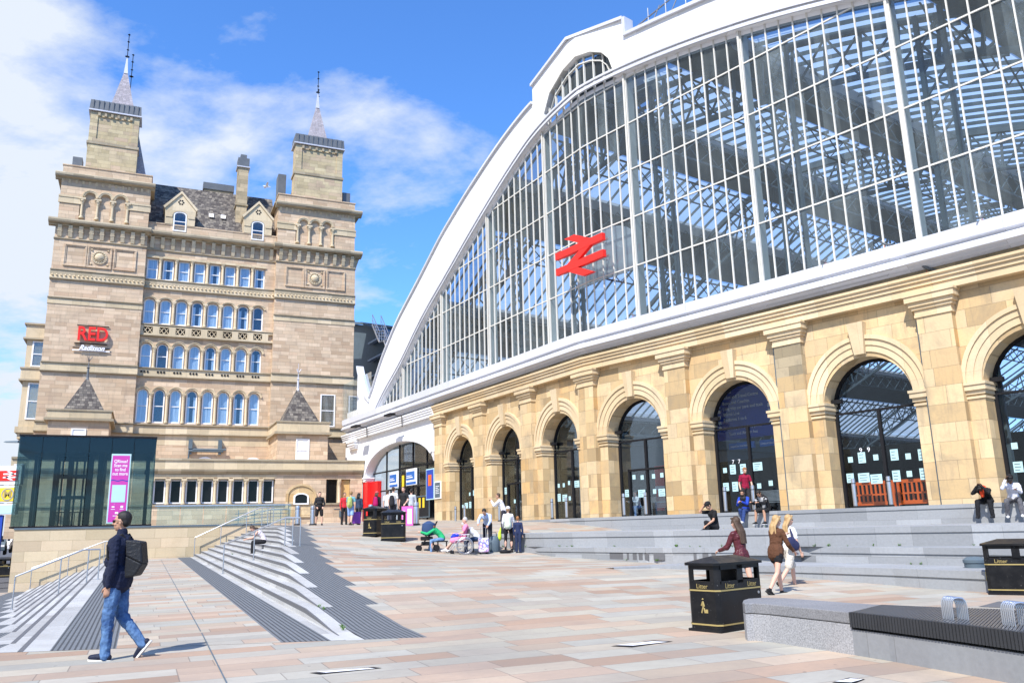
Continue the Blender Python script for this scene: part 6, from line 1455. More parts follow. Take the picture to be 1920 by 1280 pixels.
def barrier(u, label):
    p = W(u, -1.75, FL); t = thing('safety_barrier', label, 'barrier', p, TR, 'orange plastic barriers behind the sixth arched window'); mb = MB()
    for z0, z1 in ((.12, .26), (.92, 1.05)): mb.box(-.85, .85, -.03, .03, z0, z1)
    for i in range(10): x = -.8 + i * .178; mb.box(x - .035, x + .035, -.025, .025, .26, .92)
    for x in (-.8, .8): mb.box(x - .05, x + .05, -.04, .04, 0, 1.05)
    mb.box(-.85, .85, -.026, .026, .5, .56); mb.build('panel', MT['orange'], t)
    mb = MB(); mb.box(-.7, -.5, -.3, .3, 0, .1); mb.box(.5, .7, -.3, .3, 0, .1); mb.build('foot', MT['blackm'], t)
barrier(14.1, 'orange plastic barrier behind the left half of the sixth window'); barrier(15.9, 'orange plastic barrier behind the right half of the sixth window')
def bench(u, label, c='steel'):
    p = W(u, -2.2, FL); t = thing('waiting_bench', label, 'bench', p, TR, 'perforated metal benches inside the arcade'); mb = MB()
    for i in range(9): mb.box(-.8, .8, .0 + .05 * i, .035 + .05 * i, .43, .45)
    mb.build('seat', MT[c], t); mb = MB()
    for i in range(9): mb.box(-.8, .8, .44 + .008 * i, .455 + .008 * i, .5 + .055 * i, .535 + .055 * i)
    mb.build('backrest', MT[c], t); mb = MB()
    for x in (-.6, .6): mb.box(x - .03, x + .03, .1, .4, 0, .43)
    mb.build('leg', MT['blackm'], t)
bench(wallhit(1440, 950, -2.2)[0], 'grey slatted bench inside, behind the man in the grey shirt'); bench(wallhit(1228, 960, -2.2)[0], 'grey slatted bench inside the fourth arched window')
# ---- pigeons
def pigeon(p, yaw, label, s=1.0, grp='pigeons on the station ledges'):
    t = thing('pigeon', label, 'pigeon', p, yaw, grp); mb = MB()
    mb.add([], []); m3 = MB(); m3.lathe([(.005, -.15), (.045, -.11), (.075, -.03), (.08, .05), (.06, .12), (.035, .16), (.035, .19), (.03, .22), (.008, .24)], n=12)
    a = radians(55)
    mb.add([(v.z * sin(a), v.y * .9, .12 * s + v.z * cos(a) * .9 + v.x * .75) for v in m3.v], m3.f)
    mb.tube([(-.1, 0, .08), (-.22, 0, .05)], [.04, .03], 6); mb.tube([(.18, 0, .26), (.24, 0, .245)], [.012, .004], 5)
    o = mb.build('body', MT['lead'], t, smooth=True); mb = MB()
    for y in (-.03, .03): mb.tube([(.02, y, .07), (.02, y, 0), (.06, y, 0)], .007, 5)
    mb.build('legs', MT['redp'], t); t.scale = (s,) * 3
for px, py, yw, lb, dw in [(1188, 606, 2.2, 'pigeon on the white ledge below and right of the emblem', .34), (1549, 512, .5, 'pigeon on the white ledge, middle of the three small ones at right', .3), (1662, 480, 2.5, 'pigeon near the joint of the white ledge below the tall mullion', .3), (1843, 430, .3, 'pigeon farthest right on the white ledge', .3)]:
    s, z = wallhit(px, py, .36); pigeon(W(s, .36, 10.09), yw, lb, 1.0)
s, z = wallhit(1741, 526, .15); pigeon(W(s, .12, 8.77), 2.6, 'pale pigeon on the stone moulding above the sixth capital', 1.25)
gp = at_d(500, 350, 62); gl_ = thing('seagull', 'seagull gliding above the hotel roof', 'seagull', gp, .5); mb = MB(); mb.tube([(-.3, 0, 0), (0, 0, .02), (.3, 0, 0)], [.03, .09, .03], 8); mb.build('body', MT['white'], gl_); mb = MB()
for s_ in (-1, 1): mb.frus([(-.12, 0, 0), (.12, 0, 0), (.12, 0, .02), (-.12, 0, .02)], [(-.12, s_ * .65, .12), (.0, s_ * .65, .12), (.0, s_ * .65, .13), (-.12, s_ * .65, .13)])
mb.build('wings', MT['whiteg'], gl_)
# ---- weeds in the joints
random.seed(3)
def weed(x, y, z, s, n=16):
    for i in range(n):
        a = random.uniform(0, 2 * pi); l = s * random.uniform(.5, 1.2); w_ = l * .09; b = random.uniform(.3, 1.0); d = Vector((cos(a) * b, sin(a) * b, 1)).normalized() * l; q = Vector((-sin(a), cos(a), 0)) * w_
        p = Vector((x + random.uniform(-.04, .04) * s * 5, y + random.uniform(-.04, .04) * s * 5, z)); m_ = p + d * .6; WD.add([tuple(p), tuple(m_ - q), tuple(p + d - Vector((0, 0, l * .15))), tuple(m_ + q)], [(0, 1, 2, 3)])
WD = MB()
for E_, z, n_, s_ in ((E3, -.66, 26, .075), (E3, -.66, 8, .13), (E2, -1.07, 16, .07), (E4, -.167, 14, .07)):
    R = resamp(E_, 300)
    for k in range(n_):
        p = R[random.randint(60, 299)]; q = Vector(p); d = Vector((0 - p.x, -p.y, 0)).normalized() * .05; weed(p.x + d.x, p.y + d.y, z, s_ * random.uniform(.5, 1.8), random.randint(6, 18))
for px, py in ((640, 1175), (598, 1153), (607, 1156), (643, 1178), (434, 1071)):
    p = at_z(px, py, -1.45); weed(p.x, p.y, gz(p.x, p.y), .08, 16)
WD.build('joint_weeds', MT['greenw'], recalc=False, kind='stuff')
# ---- luggage
def suitcase(loc, yaw, mat, h, w_, d_, label, soft=False):
    t = thing('suitcase', label, 'suitcase', loc, yaw); mb = MB(); z0 = .07; mb.box(-w_ / 2, w_ / 2, -d_ / 2, d_ / 2, z0, z0 + h); mb.build('shell', mat, t, bevel=.04)
    mb = MB()
    for i in range(5): x = -w_ / 2 + w_ * (i + .5) / 5; mb.box(x - .008, x + .008, -d_ / 2 - .006, d_ / 2 + .006, z0 + .06, z0 + h - .06)
    mb.build('ribs', mat, t)
    mb = MB()
    for x in (-w_ / 2 + .05, w_ / 2 - .05):
        for y in (-d_ / 2 + .04, d_ / 2 - .04): m3 = MB(); m3.lathe([(.035, -.015), (.035, .015)], n=10); mb.add([(x + v.x, y + v.z, .035 + v.y) for v in m3.v], m3.f)
    mb.build('wheels', MT['blackm'], t); mb = MB(); mb.tube([(-.1, 0, z0 + h), (-.1, 0, z0 + h + .38), (.1, 0, z0 + h + .38), (.1, 0, z0 + h)], .012, 6); mb.build('handle', MT['steel'], t); return t
MT['purple'] = plain('purple_shell', (.19, .04, .33), .35, 0, .05, 3)
g = G('floral_fabric'); v = g.obj(); vo = g.n('ShaderNodeTexVoronoi'); vo.inputs['Scale'].default_value = 16; g.l(v, vo.inputs[0]); g.bsdf(g.ramp(vo.outputs['Color'], [(0, (.75, .7, .78)), (.4, (.6, .35, .55)), (.6, (.25, .25, .5)), (1, (.8, .75, .8))], 'CONSTANT'), .7); MT['floral'] = g.mat
p = snap(668, 45); suitcase((p.x, p.y, p.z), .3, MT['purple'], .62, .45, .28, 'purple hard suitcase pulled across the upper plaza')
p = snap(906, 31.6); suitcase(tuple(p), .3, MT['floral'], .52, .38, .22, 'floral patterned cabin case standing in front of the stooping man')
p = snap(926, 32.2); t = thing('travel_bag', 'dark grey travel bag standing beside the floral case', 'bag', tuple(p), .2); mb = MB(); mb.lathe([(.18, 0), (.22, .06), (.22, .4), (.16, .55), (.06, .6)], n=12, sy=.7); mb.build('body', MT['iron'], t, smooth=True); mb = MB(); mb.tube([(-.1, 0, .55), (-.08, 0, .72), (.08, 0, .72), (.1, 0, .55)], .015, 6); mb.build('handle', MT['blackm'], t)
p = snap(932, 31.9); t = thing('shoulder_bag', 'black shoulder bag lying flat on the step', 'bag', (p.x + .3, p.y, p.z), .2); mb = MB(); mb.lathe([(.02, 0), (.2, .01), (.24, .05), (.2, .1), (.03, .12)], n=12, sy=.6); mb.build('body', MT['blackm'], t, smooth=True)
# pushchair
p = snap(803, 31.2); pc_ = thing('pushchair', 'navy folded-hood pushchair beside the woman in the green top', 'pushchair', (p.x, p.y, p.z), radians(10)); mb = MB()
mb.tube([(-.35, -.2, .12), (.1, -.2, .6), (.32, -.2, 1.05)], .015, 6); mb.tube([(-.35, .2, .12), (.1, .2, .6), (.32, .2, 1.05)], .015, 6); mb.tube([(.32, -.2, 1.05), (.32, .2, 1.05)], .018, 6); mb.tube([(.3, -.2, .12), (-.1, -.2, .55)], .015, 6); mb.tube([(.3, .2, .12), (-.1, .2, .55)], .015, 6); mb.build('frame', MT['blackm'], pc_)
mb = MB(); mb.lathe([(.03, -.25), (.22, -.2), (.27, 0), (.24, .2), (.05, .3)], (0.02, 0, .78), 12, sy=.8); mb.build('hood', plain('navy_fabric', (.03, .06, .14), .8), pc_, smooth=True)
mb = MB(); mb.box(-.28, .16, -.19, .19, .38, .52); mb.build('seat', MT['blackm'], pc_, bevel=.03); mb = MB(); mb.box(-.25, .2, -.17, .17, .2, .34); mb.build('basket', MT['blackm'], pc_, bevel=.03)
for x in (-.35, .3):
    for y in (-.22, .22): m3 = MB(); m3.lathe([(.02, -.02), (.1, -.02), (.11, 0), (.1, .02), (.02, .02)], n=14); m2 = MB(); m2.add([(x + v.x, y + v.z, .11 + v.y) for v in m3.v], m3.f); m2.build('wheel', MT['blackm'], pc_)
# wheelchair
p = snap(866, 31.2); wc_ = thing('wheelchair', 'wheelchair with spoked wheels holding the woman in pink', 'wheelchair', (p.x + .05, p.y, p.z), radians(185)); 
for y in (-.3, .3):
    mb = MB(); ringp = [(-.05 + .3 * cos(2 * pi * i / 24), y, .3 + .3 * sin(2 * pi * i / 24)) for i in range(24)]; mb.tube(ringp, .018, 6, closed=True); mb.tube([(-.05 + .26 * cos(2 * pi * i / 20), y * 1.12, .3 + .26 * sin(2 * pi * i / 20)) for i in range(20)], .01, 5, closed=True)
    for i in range(10): mb.tube([(-.05, y, .3), (-.05 + .29 * cos(.628 * i), y, .3 + .29 * sin(.628 * i))], .005, 4)
    mb.build('wheel', MT['steel'], wc_); m3 = MB(); m3.lathe([(.02, -.02), (.08, -.02), (.08, .02), (.02, .02)], n=12); m2 = MB(); m2.add([(.42 + v.x, y * .8 + v.z, .08 + v.y) for v in m3.v], m3.f); m2.build('caster', MT['blackm'], wc_)
mb = MB()
for y in (-.25, .25): mb.tube([(-.25, y, .95), (-.22, y, .3), (.3, y, .3), (.42, y, .14)], .014, 6); mb.tube([(-.22, y, .5), (.28, y, .5), (.5, y, .16), (.62, y, .14)], .014, 6); mb.tube([(-.22, y, .7), (.15, y, .7), (.2, y, .5)], .016, 6); mb.tube([(-.25, y, .95), (-.36, y, .95)], .018, 6)
mb.build('frame', MT['steel'], wc_); mb = MB(); mb.box(-.2, .26, -.24, .24, .47, .51); mb.build('seat', MT['blackm'], wc_); mb = MB(); mb.box(-.25, -.21, -.24, .24, .5, .9); mb.build('backrest', MT['blackm'], wc_)
# ================================================================ PEOPLE
def cap(p0, p1, r0, r1, fl=1.0, ax=(0, 1, 0), n=10):
    """tapered round-ended limb; fl flattens it along ax"""
    p0, p1 = Vector(p0), Vector(p1); d = p1 - p0; L_ = d.length; t = d.normalized() if L_ > 1e-6 else Vector((0, 0, 1)); q = Vector(ax) - t * Vector(ax).dot(t)
    if q.length < 1e-3: q = Vector((1, 0, 0)) - t * t.x
    q.normalize(); w_ = t.cross(q); vs = []; fs = []; rings = []
    for i in range(4): a = pi / 2 * (1 - i / 3.0); rings.append((-r0 * sin(a), max(r0 * cos(a), r0 * .02)))
    for i in range(4): a = pi / 2 * i / 3.0; rings.append((L_ + r1 * sin(a), max(r1 * cos(a), r1 * .02)))
    for s, r in rings:
        for j in range(n): a = 2 * pi * j / n; v = p0 + t * s + q * (cos(a) * r * fl) + w_ * (sin(a) * r); vs.append(v)
    for i in range(len(rings) - 1):
        for j in range(n): j2 = (j + 1) % n; fs.append((i * n + j, i * n + j2, (i + 1) * n + j2, (i + 1) * n + j))
    fs += [tuple(range(n))[::-1], tuple((len(rings) - 1) * n + j for j in range(n))]
    return vs, fs
def ell(c, r, rot=None, n=12):
    vs = []; fs = []; m_ = 8; R3 = rot or Matrix.Identity(3)
    for i in range(m_ + 1):
        th = pi * i / m_; s_ = max(sin(th), .02)
        for j in range(n): a = 2 * pi * j / n; vs.append(Vector(c) + R3 @ Vector((r[0] * s_ * cos(a), r[1] * s_ * sin(a), r[2] * cos(th))))
    for i in range(m_):
        for j in range(n): j2 = (j + 1) % n; fs.append((i * n + j, (i + 1) * n + j, (i + 1) * n + j2, i * n + j2))
    fs += [tuple(range(n)), tuple(m_ * n + j for j in range(n))[::-1]]
    return vs, fs
from mathutils import noise as NZ
def blob(name, elems, vox, mat, parent, smooth=3, fac=.5, fold=0):
    me = bpy.data.meshes.new(name); V = []; F = []
    for vs, fs in elems: b = len(V); V += [tuple(v) for v in vs]; F += [tuple(b + i for i in f) for f in fs]
    me.from_pydata(V, [], F); b = bmesh.new(); b.from_mesh(me); bmesh.ops.recalc_face_normals(b, faces=b.faces); b.to_mesh(me); b.free()
    o = bpy.data.objects.new(name, me); sc.collection.objects.link(o)
    md = o.modifiers.new('r', 'REMESH'); md.mode = 'VOXEL'; md.voxel_size = vox; md.use_smooth_shade = True
    ms = o.modifiers.new('s', 'SMOOTH'); ms.iterations = smooth; ms.factor = fac
    dg = bpy.context.evaluated_depsgraph_get(); m2 = bpy.data.meshes.new_from_object(o.evaluated_get(dg)); bpy.data.objects.remove(o); bpy.data.meshes.remove(me)
    m2.name = name; m2.materials.clear(); m2.materials.append(mat); m2.polygons.foreach_set('material_index', [0] * len(m2.polygons)); m2.polygons.foreach_set('use_smooth', [True] * len(m2.polygons))
    if fold:
        nr = [v.normal.copy() for v in m2.vertices]
        for v, n in zip(m2.vertices, nr):
            c = v.co; a = NZ.noise(Vector((c.x * 9, c.y * 9, c.z * 11 + 3 * NZ.noise(c * 4)))) + .5 * NZ.noise(c * 27); v.co = c + n * (a * fold)
    o = bpy.data.objects.new(name, m2); sc.collection.objects.link(o); o.parent = parent; return o
def RY(a): return Matrix.Rotation(a, 3, 'Y')
SKIN = {k: plain('skin_' + k, c, .55, 0, .06, 8) for k, c in dict(fair=(.60, .36, .26), tan=(.45, .25, .16), dark=(.10, .05, .03)).items()}
HAIRM = {k: plain('hair_' + k, c, .6, 0, .4, 40, .4, .5) for k, c in dict(black=(.012, .01, .009), brown=(.06, .035, .02), blonde=(.42, .27, .12), ginger=(.28, .12, .04), grey=(.42, .40, .38), fair=(.30, .18, .08)).items()}
CL = {}
def cloth(col, rough=.85, var=.12):
    k = (col, rough)
    if k not in CL:
        g = G('cloth_%02d' % len(CL)); v = g.obj(); n = g.noise(v, 9, 5, .6, .6); k2 = g.m('ADD', 1 - var, g.m('MULTIPLY', n, 2 * var)); CL[k] = g.bsdf(g.mix(1, (*col, 1), g.vec(k2, k2, k2), 'MULTIPLY'), rough, 0, .25, g.noise(v, 14, 4, .6, 1.5), .55, .02)
    return CL[k]
def denim(col, fade):
    g = G('denim'); v = g.obj(); n = g.noise(v, 5, 5, .65, .8); f = g.noise(g.mapping(v, (1.5, 1.5, .8)), 9, 4); g.bsdf(g.mix(g.ramp(n, [(.38, (0, 0, 0)), (.7, (1, 1, 1))]), (*col, 1), (*fade, 1)), .85, 0, .2, f, .7, .03); return g.mat
def hand(el, w_, d, side, palm, curl, s, n=6):
    """palm from the wrist w_ along d, four unequal bent fingers and a thumb on the side"""
    d = d.normalized(); pn = palm - d * palm.dot(d); pn.normalize(); ac = d.cross(pn) * side
    k = w_ + d * .085 * s
    el.append(cap(w_, k, .024 * s, .036 * s, .45, pn, 8)); el.append(cap(w_ + d * .02 * s + ac * .012 * s, k + ac * .02 * s, .02 * s, .02 * s, .6, pn, 8)); el.append(cap(w_ + d * .02 * s - ac * .012 * s, k - ac * .022 * s, .02 * s, .018 * s, .6, pn, 8))
    for i, (o_, ln_) in enumerate(((.027, .072), (.009, .082), (-.010, .076), (-.028, .06))):
        b = k + ac * o_ * s; l = ln_ * s; c = curl * (1 + .1 * i); d1 = (d * cos(c * .5) + pn * sin(c * .5)); d2 = (d * cos(c * 1.2) + pn * sin(c * 1.2)); d3 = (d * cos(c * 1.8) + pn * sin(c * 1.8))
        a1 = b + d1 * l * .45; a2 = a1 + d2 * l * .3; a3 = a2 + d3 * l * .25
        el.append(cap(b, a1, .0098 * s, .009 * s, n=n)); el.append(cap(a1, a2, .009 * s, .0082 * s, n=n)); el.append(cap(a2, a3, .0082 * s, .007 * s, n=n))
    tb = w_ + d * .025 * s + ac * .028 * s; td = (d * .7 + ac * .6 + pn * .35).normalized(); t1 = tb + td * .04 * s; t2 = t1 + (d * .9 + ac * .1 + pn * .45).normalized() * .035 * s
    el.append(cap(tb, t1, .013 * s, .011 * s, n=n)); el.append(cap(t1, t2, .011 * s, .009 * s, n=n))
def person(label, loc, yaw, H=1.75, build=1.0, fem=False, skin='fair', hair='brown', hairlen=0, lean=0., bend=None, headp=0., heady=0., lthigh=(0, 0, 0), rthigh=(0, 0, 0), larm=(0, 10, 10, 0), rarm=(0, 10, 10, 0),
           top=((.1, .1, .1), 'long'), bottom=((.05, .05, .06), 'long'), shoes=(.02, .02, .02), sole=None, hat=None, beard=None, seat=None, near=0, skirt=None, jacket=None, glasses=False, vox=None, side=0., openj=None, topmat=None, botmat=None, collar=False, group=None, foot=(0, 0), coat=False):
    """local frame: +X faces forward, +Y is the left side. thigh = (forward flex, knee bend, outward) degrees; arm = (forward flex, outward, elbow bend, inward twist)"""
    s = H / 1.75; vx = vox or (.011, .0085, .006)[near]; t = thing('person', label, 'person', loc, yaw, group)
    th, sh, ua, fa = .43 * s, .43 * s, .30 * s, .265 * s; D = radians
    sw = (.178 if not fem else .155) * s * (.9 + .1 * build); hw = (.088 if not fem else .092) * s
    J = {}
    pel = Vector((0, 0, 0)); lb = D(lean); tb = Vector((sin(lb), side, cos(lb))); tb.normalize(); b2 = D(lean + (bend or 0)); tb2 = Vector((sin(b2), side, cos(b2))).normalized()
    waist = pel + tb * .20 * s; chest = waist + tb2 * .20 * s; neck = chest + tb2 * .115 * s
    hp = D(headp) + b2 * .55; hd = Vector((sin(hp), 0, cos(hp))); nk = neck + (tb2 * .4 + hd * .6).normalized() * .075 * s; head = nk + hd * .105 * s + Vector((.012 * s, 0, 0))
    RH = Matrix.Rotation(D(heady), 3, 'Z') @ RY(hp)
    fx = RY(b2)
    legs = []
    for sg_, (a, k, o_) in ((1, lthigh), (-1, rthigh)):
        hip = pel + Vector((0, sg_ * hw, -.04 * s)); a_, o2 = D(a), D(o_); d1 = Vector((sin(a_), sg_ * sin(o2), -cos(a_) * cos(o2))).normalized(); kn = hip + d1 * th
        a2 = a_ - D(k); d2 = Vector((sin(a2), sg_ * sin(o2) * .3, -cos(a2))).normalized(); an = kn + d2 * sh; legs.append((hip, kn, an, d2, a2))
    arms = []
    for sg_, (a, o_, e, tw_) in ((1, larm), (-1, rarm)):
        shd = neck - tb2 * .055 * s + Vector((0, sg_ * sw, 0)); a_ = D(a) + b2 * 0; o2 = D(o_); d1 = Vector((sin(a_) * cos(o2), sg_ * sin(o2), -cos(a_) * cos(o2))).normalized(); el_ = shd + d1 * ua
        a2 = a_ + D(e); d2 = Vector((sin(a2), -sg_ * sin(D(tw_)), -cos(a2) * cos(D(tw_)))).normalized(); wr = el_ + d2 * fa; arms.append((shd, el_, wr, d2, sg_))
    low = min(an.z for _, _, an, _, _ in legs) - .085 * s
    dz = -low if seat is None else seat + .095 * s - (pel.z - .0)
    O_ = Vector((0, 0, dz))
    def S(v): return v + O_
    Y = (0, 1, 0)
    # body
    E_ = []
    tor = []
    bw = build
    def torso(inf, up=1.0):
        X = fx @ Vector((1, 0, 0)); e = []
        e.append(cap(S(pel) + Vector((0, -.05 * s, 0)), S(pel) + Vector((0, .05 * s, 0)), .105 * s * bw + inf, .105 * s * bw + inf))
        e.append(cap(S(pel + tb * .03 * s), S(waist), .118 * s * bw + inf, .098 * s * bw + inf, 1.22, Y)); e.append(cap(S(waist), S(chest), .1 * s * bw + inf, .112 * s * bw + inf, 1.28, Y))
        e.append(cap(S(chest) + Vector((0, -.055 * s, 0)), S(chest) + Vector((0, .055 * s, 0)), .11 * s * bw + inf, .11 * s * bw + inf))
        e.append(cap(S(arms[0][0]) - Vector((0, .03 * s, 0)), S(arms[1][0]) + Vector((0, .03 * s, 0)), .055 * s + inf, .055 * s + inf))
        e.append(cap(S(chest), S(neck - tb2 * .03 * s), .1 * s * bw + inf, .06 * s + inf, 1.3, Y))
        if fem: 
            for q in (1, -1): e.append(ell(S(chest) + X * (.075 * s) + Vector((0, q * .06 * s, 0)) - tb2 * .01 * s, (.055 * s + inf, .055 * s + inf, .055 * s + inf)))
        elif bw > 1.05: e.append(ell(S(waist) + X * .05 * s, (.1 * s * bw + inf, .12 * s * bw + inf, .12 * s)))
        return e
    E_ += torso(-.012)
    E_.append(cap(S(neck - tb2 * .03 * s), S(nk), .056 * s * (.88 if fem else 1), .05 * s * (.88 if fem else 1)))
    hs = s * 1.06
    def hv(x, y, z): return S(head) + RH @ Vector((x * hs, y * hs, z * hs))
    E_ += [ell(S(head) + RH @ Vector((-.012 * hs, 0, .025 * hs)), (.094 * hs, .076 * hs, .098 * hs), RH), ell(hv(.022, 0, -.035), (.068 * hs, .056 * hs, .078 * hs), RH), cap(hv(.045, 0, -.085), hv(.055, 0, -.09), .026 * hs, .02 * hs)]
    E_ += [cap(hv(.088, 0, .005), hv(.102, 0, -.026), .008 * hs, .0135 * hs), ell(hv(.078, 0, -.058), (.014 * hs, .024 * hs, .007 * hs), RH), ell(hv(.076, 0, -.070), (.014 * hs, .021 * hs, .008 * hs), RH)]
    for q in (1, -1): E_ += [ell(hv(-.008, q * .076, -.012), (.018 * hs, .009 * hs, .031 * hs), RH), ell(hv(.052, q * .038, -.03), (.03 * hs, .022 * hs, .02 * hs), RH), cap(hv(.078, q * .014, .026), hv(.068, q * .05, .028), .009 * hs, .008 * hs)]
    for (hip, kn, an, d2, a2), fp in zip(legs, foot):
        E_ += [cap(S(hip), S(kn), .082 * s * (.95 + .05 * bw), .053 * s), cap(S(kn), S(kn + d2 * .16 * s) - Vector((.012 * s * cos(a2), 0, 0)), .05 * s, .054 * s), cap(S(kn + d2 * .16 * s) - Vector((.012 * s * cos(a2), 0, 0)), S(an), .054 * s, .034 * s)]
        f_ = D(fp) ; ft = Vector((cos(a2 * .0 + f_), 0, sin(f_))); uf_ = Vector((-sin(f_), 0, cos(f_))); E_.append(cap(S(an) - uf_ * .03 * s, S(an) + ft * .12 * s - uf_ * .05 * s, .032 * s, .022 * s))
    for shd, el_, wr, d2, sg_ in arms:
        E_ += [cap(S(shd), S(el_), .048 * s * (.85 if fem else 1), .037 * s), cap(S(el_), S(el_ + d2 * .09 * s), .037 * s, .038 * s), cap(S(el_ + d2 * .09 * s), S(wr), .038 * s, .024 * s)]
        hand(E_, S(wr), d2, -sg_ if True else sg_, Vector((0.25, -sg_, .15)) if abs(d2.z) > .7 else Vector((0, -sg_ * .3, -1)), .55, s)
    blob('body', E_, vx, SKIN[skin], t, 2, .4)
    if near or glasses:
        for q in (1, -1):
            m_ = MB(); v_, f_ = ell(hv(.0735, q * .033, .006), (.0125 * hs, .0125 * hs, .0125 * hs)); m_.add(v_, f_); m_.build('eye', MT['blackm'], t, smooth=True)
    # hair
    He = [ell(S(head) + RH @ Vector((-.024 * hs, 0, .042 * hs)), (.094 * hs, .080 * hs, .091 * hs), RH), ell(hv(-.05, 0, .0), (.058 * hs, .072 * hs, .068 * hs), RH)]
    if near == 1: 
        for q in (1, -1): He += [ell(hv(.0, q * .062, .03), (.055 * hs, .018 * hs, .045 * hs), RH)]
        He.append(cap(hv(.058, -.04, .092), hv(.058, .04, .092), .022 * hs, .022 * hs))
    if hairlen > 0:
        bk = S(head) + RH @ Vector((-.06 * hs, 0, -.02 * hs)); 
        rr = random.Random(hash(label) % 999)
        for i in range(9):
            y = (i - 4) / 4 * .075 * s; off_ = -.03 * abs(y) ; e_ = Vector((-.095 * s - rr.uniform(0, .04) + .03 * sin(i), y * 1.35, 0)) + S(neck) - tb2 * (hairlen - .1) * s * rr.uniform(.85, 1.12); m_ = bk.lerp(e_, .45) + Vector((-.035 * s, y * .35, .02)); a0 = S(head) + RH @ Vector((-.03 * hs, y * 1.0, .03 * hs))
            He += [cap(a0, m_, .034 * s, .030 * s), cap(m_, e_, .030 * s, .012 * s)]
    if hair != 'none': blob('hair', He, max(vx, .008), HAIRM[hair], t, 2 if hairlen else 3)
    if beard: blob('beard', [ell(hv(.045, 0, -.075), (.045 * hs, .052 * hs, .04 * hs), RH), cap(hv(.02, .055, -.05), hv(.05, .03, -.085), .014, .016), cap(hv(.02, -.055, -.05), hv(.05, -.03, -.085), .014, .016)], .009, HAIRM[beard], t)
    if hat:
        blob('cap', [ell(S(head) + RH @ Vector((-.015 * hs, 0, .055 * hs)), (.108 * hs, .092 * hs, .078 * hs), RH), cap(hv(.06, 0, .055), hv(.14, 0, .045), .06 * hs, .05 * hs, .18, tuple(RH @ Vector((0, 0, 1))))], .009, cloth(hat), t)
    if glasses:
        m_ = MB()
        for q in (1, -1):
            c0 = [hv(.094, q * .008, .020), hv(.086, q * .055, .020), hv(.083, q * .053, -.012), hv(.094, q * .012, -.010)]; m_.frus(c0, [c + RH @ Vector((.006, 0, 0)) for c in c0]); m_.tube([hv(.086, q * .056, .016), hv(.05, q * .078, .012), hv(-.015, q * .082, .008)], .0045, 6)
        m_.build('sunglasses', MT['black'], t)
    # clothes
    inf = .014
    if top:
        col, sl = top; m_ = topmat or cloth(col); T_ = torso(inf)
        if sl == 'vest': T_ = T_[:4]
        for shd, el_, wr, d2, sg_ in arms:
            if sl == 'long': T_ += [cap(S(shd), S(el_), .056 * s + .008, .048 * s + .006), cap(S(el_), S(wr - d2 * .012), .048 * s + .006, .036 * s + .004)]
            elif sl == 'short': T_ += [cap(S(shd), S(shd.lerp(el_, .62)), .058 * s + .008, .058 * s + .004)]
        if sl in ('long', 'coat'): pass
        if coat: T_ += [cap(S(pel + tb * .05) - Vector((0, .045 * s, 0)), S(pel - Vector((0, 0, .045))) - Vector((0, .045 * s, 0)), .135 * s * bw, .135 * s * bw), cap(S(pel + tb * .05) + Vector((0, .045 * s, 0)), S(pel - Vector((0, 0, .045))) + Vector((0, .045 * s, 0)), .135 * s * bw, .135 * s * bw)]
        if collar: T_.append(cap(S(neck - tb2 * .01), S(neck + tb2 * .045 * s), .068 * s, .064 * s))
        blob('top', T_, vx, m_, t, 2, .4, .011 if near else .006)
    if openj:   # open jacket: back panel and sleeves
        m_ = cloth(openj, .7); X = fx @ Vector((1, 0, 0)); T_ = []
        for shd, el_, wr, d2, sg_ in arms:
            T_ += [cap(S(shd), S(el_), .07 * s, .058 * s), cap(S(el_), S(wr - d2 * .03), .058 * s, .045 * s), cap(S(shd) - X * .03 - Vector((0, sg_ * .03 * s, 0)), S(pel) - X * .04 + Vector((0, sg_ * .13 * s, .02)), .07 * s, .075 * s), cap(S(shd) + X * .04 - Vector((0, sg_ * .035 * s, 0)), S(pel) + X * .05 + Vector((0, sg_ * .15 * s, .02)), .05 * s, .05 * s)]
        T_.append(cap(S(neck) - X * .05, S(pel) - X * .06, .1 * s, .1 * s, 1.3, Y)); blob('jacket', T_, vx, m_, t, 2, .4)
    if bottom:
        col, ln_ = bottom; m_ = botmat or cloth(col); B_ = [cap(S(pel) + Vector((0, -.05 * s, 0)), S(pel) + Vector((0, .05 * s, 0)), .112 * s * bw + .006, .112 * s * bw + .006), cap(S(pel), S(pel + tb * .06 * s), .118 * s * bw + .006, .116 * s * bw + .006, 1.2, Y)]
        for hip, kn, an, d2, a2 in legs:
            if ln_ == 'long': B_ += [cap(S(hip), S(kn), .094 * s + .010, .070 * s + .006), cap(S(kn), S(an + d2 * .035), .070 * s + .006, .056 * s + .006)]
            elif ln_ == 'slim': B_ += [cap(S(hip), S(kn), .088 * s + .003, .058 * s + .003), cap(S(kn), S(an + d2 * .01), .058 * s + .003, .040 * s + .003)]
            elif ln_ == 'shorts': B_ += [cap(S(hip), S(hip.lerp(kn, .88)), .098 * s + .010, .088 * s + .008)]
            elif ln_ == 'mini': B_ += [cap(S(hip), S(hip.lerp(kn, .30)), .094 * s + .010, .092 * s + .008)]
            elif ln_ == 'skirt': B_ += [cap(S(hip), S(kn), .10 * s + .012, .11 * s + .01)]
        blob('trousers' if ln_ in ('long', 'slim') else 'shorts' if ln_ != 'skirt' else 'skirt', B_, vx, m_, t, 2, .4, .011 if near else .006)
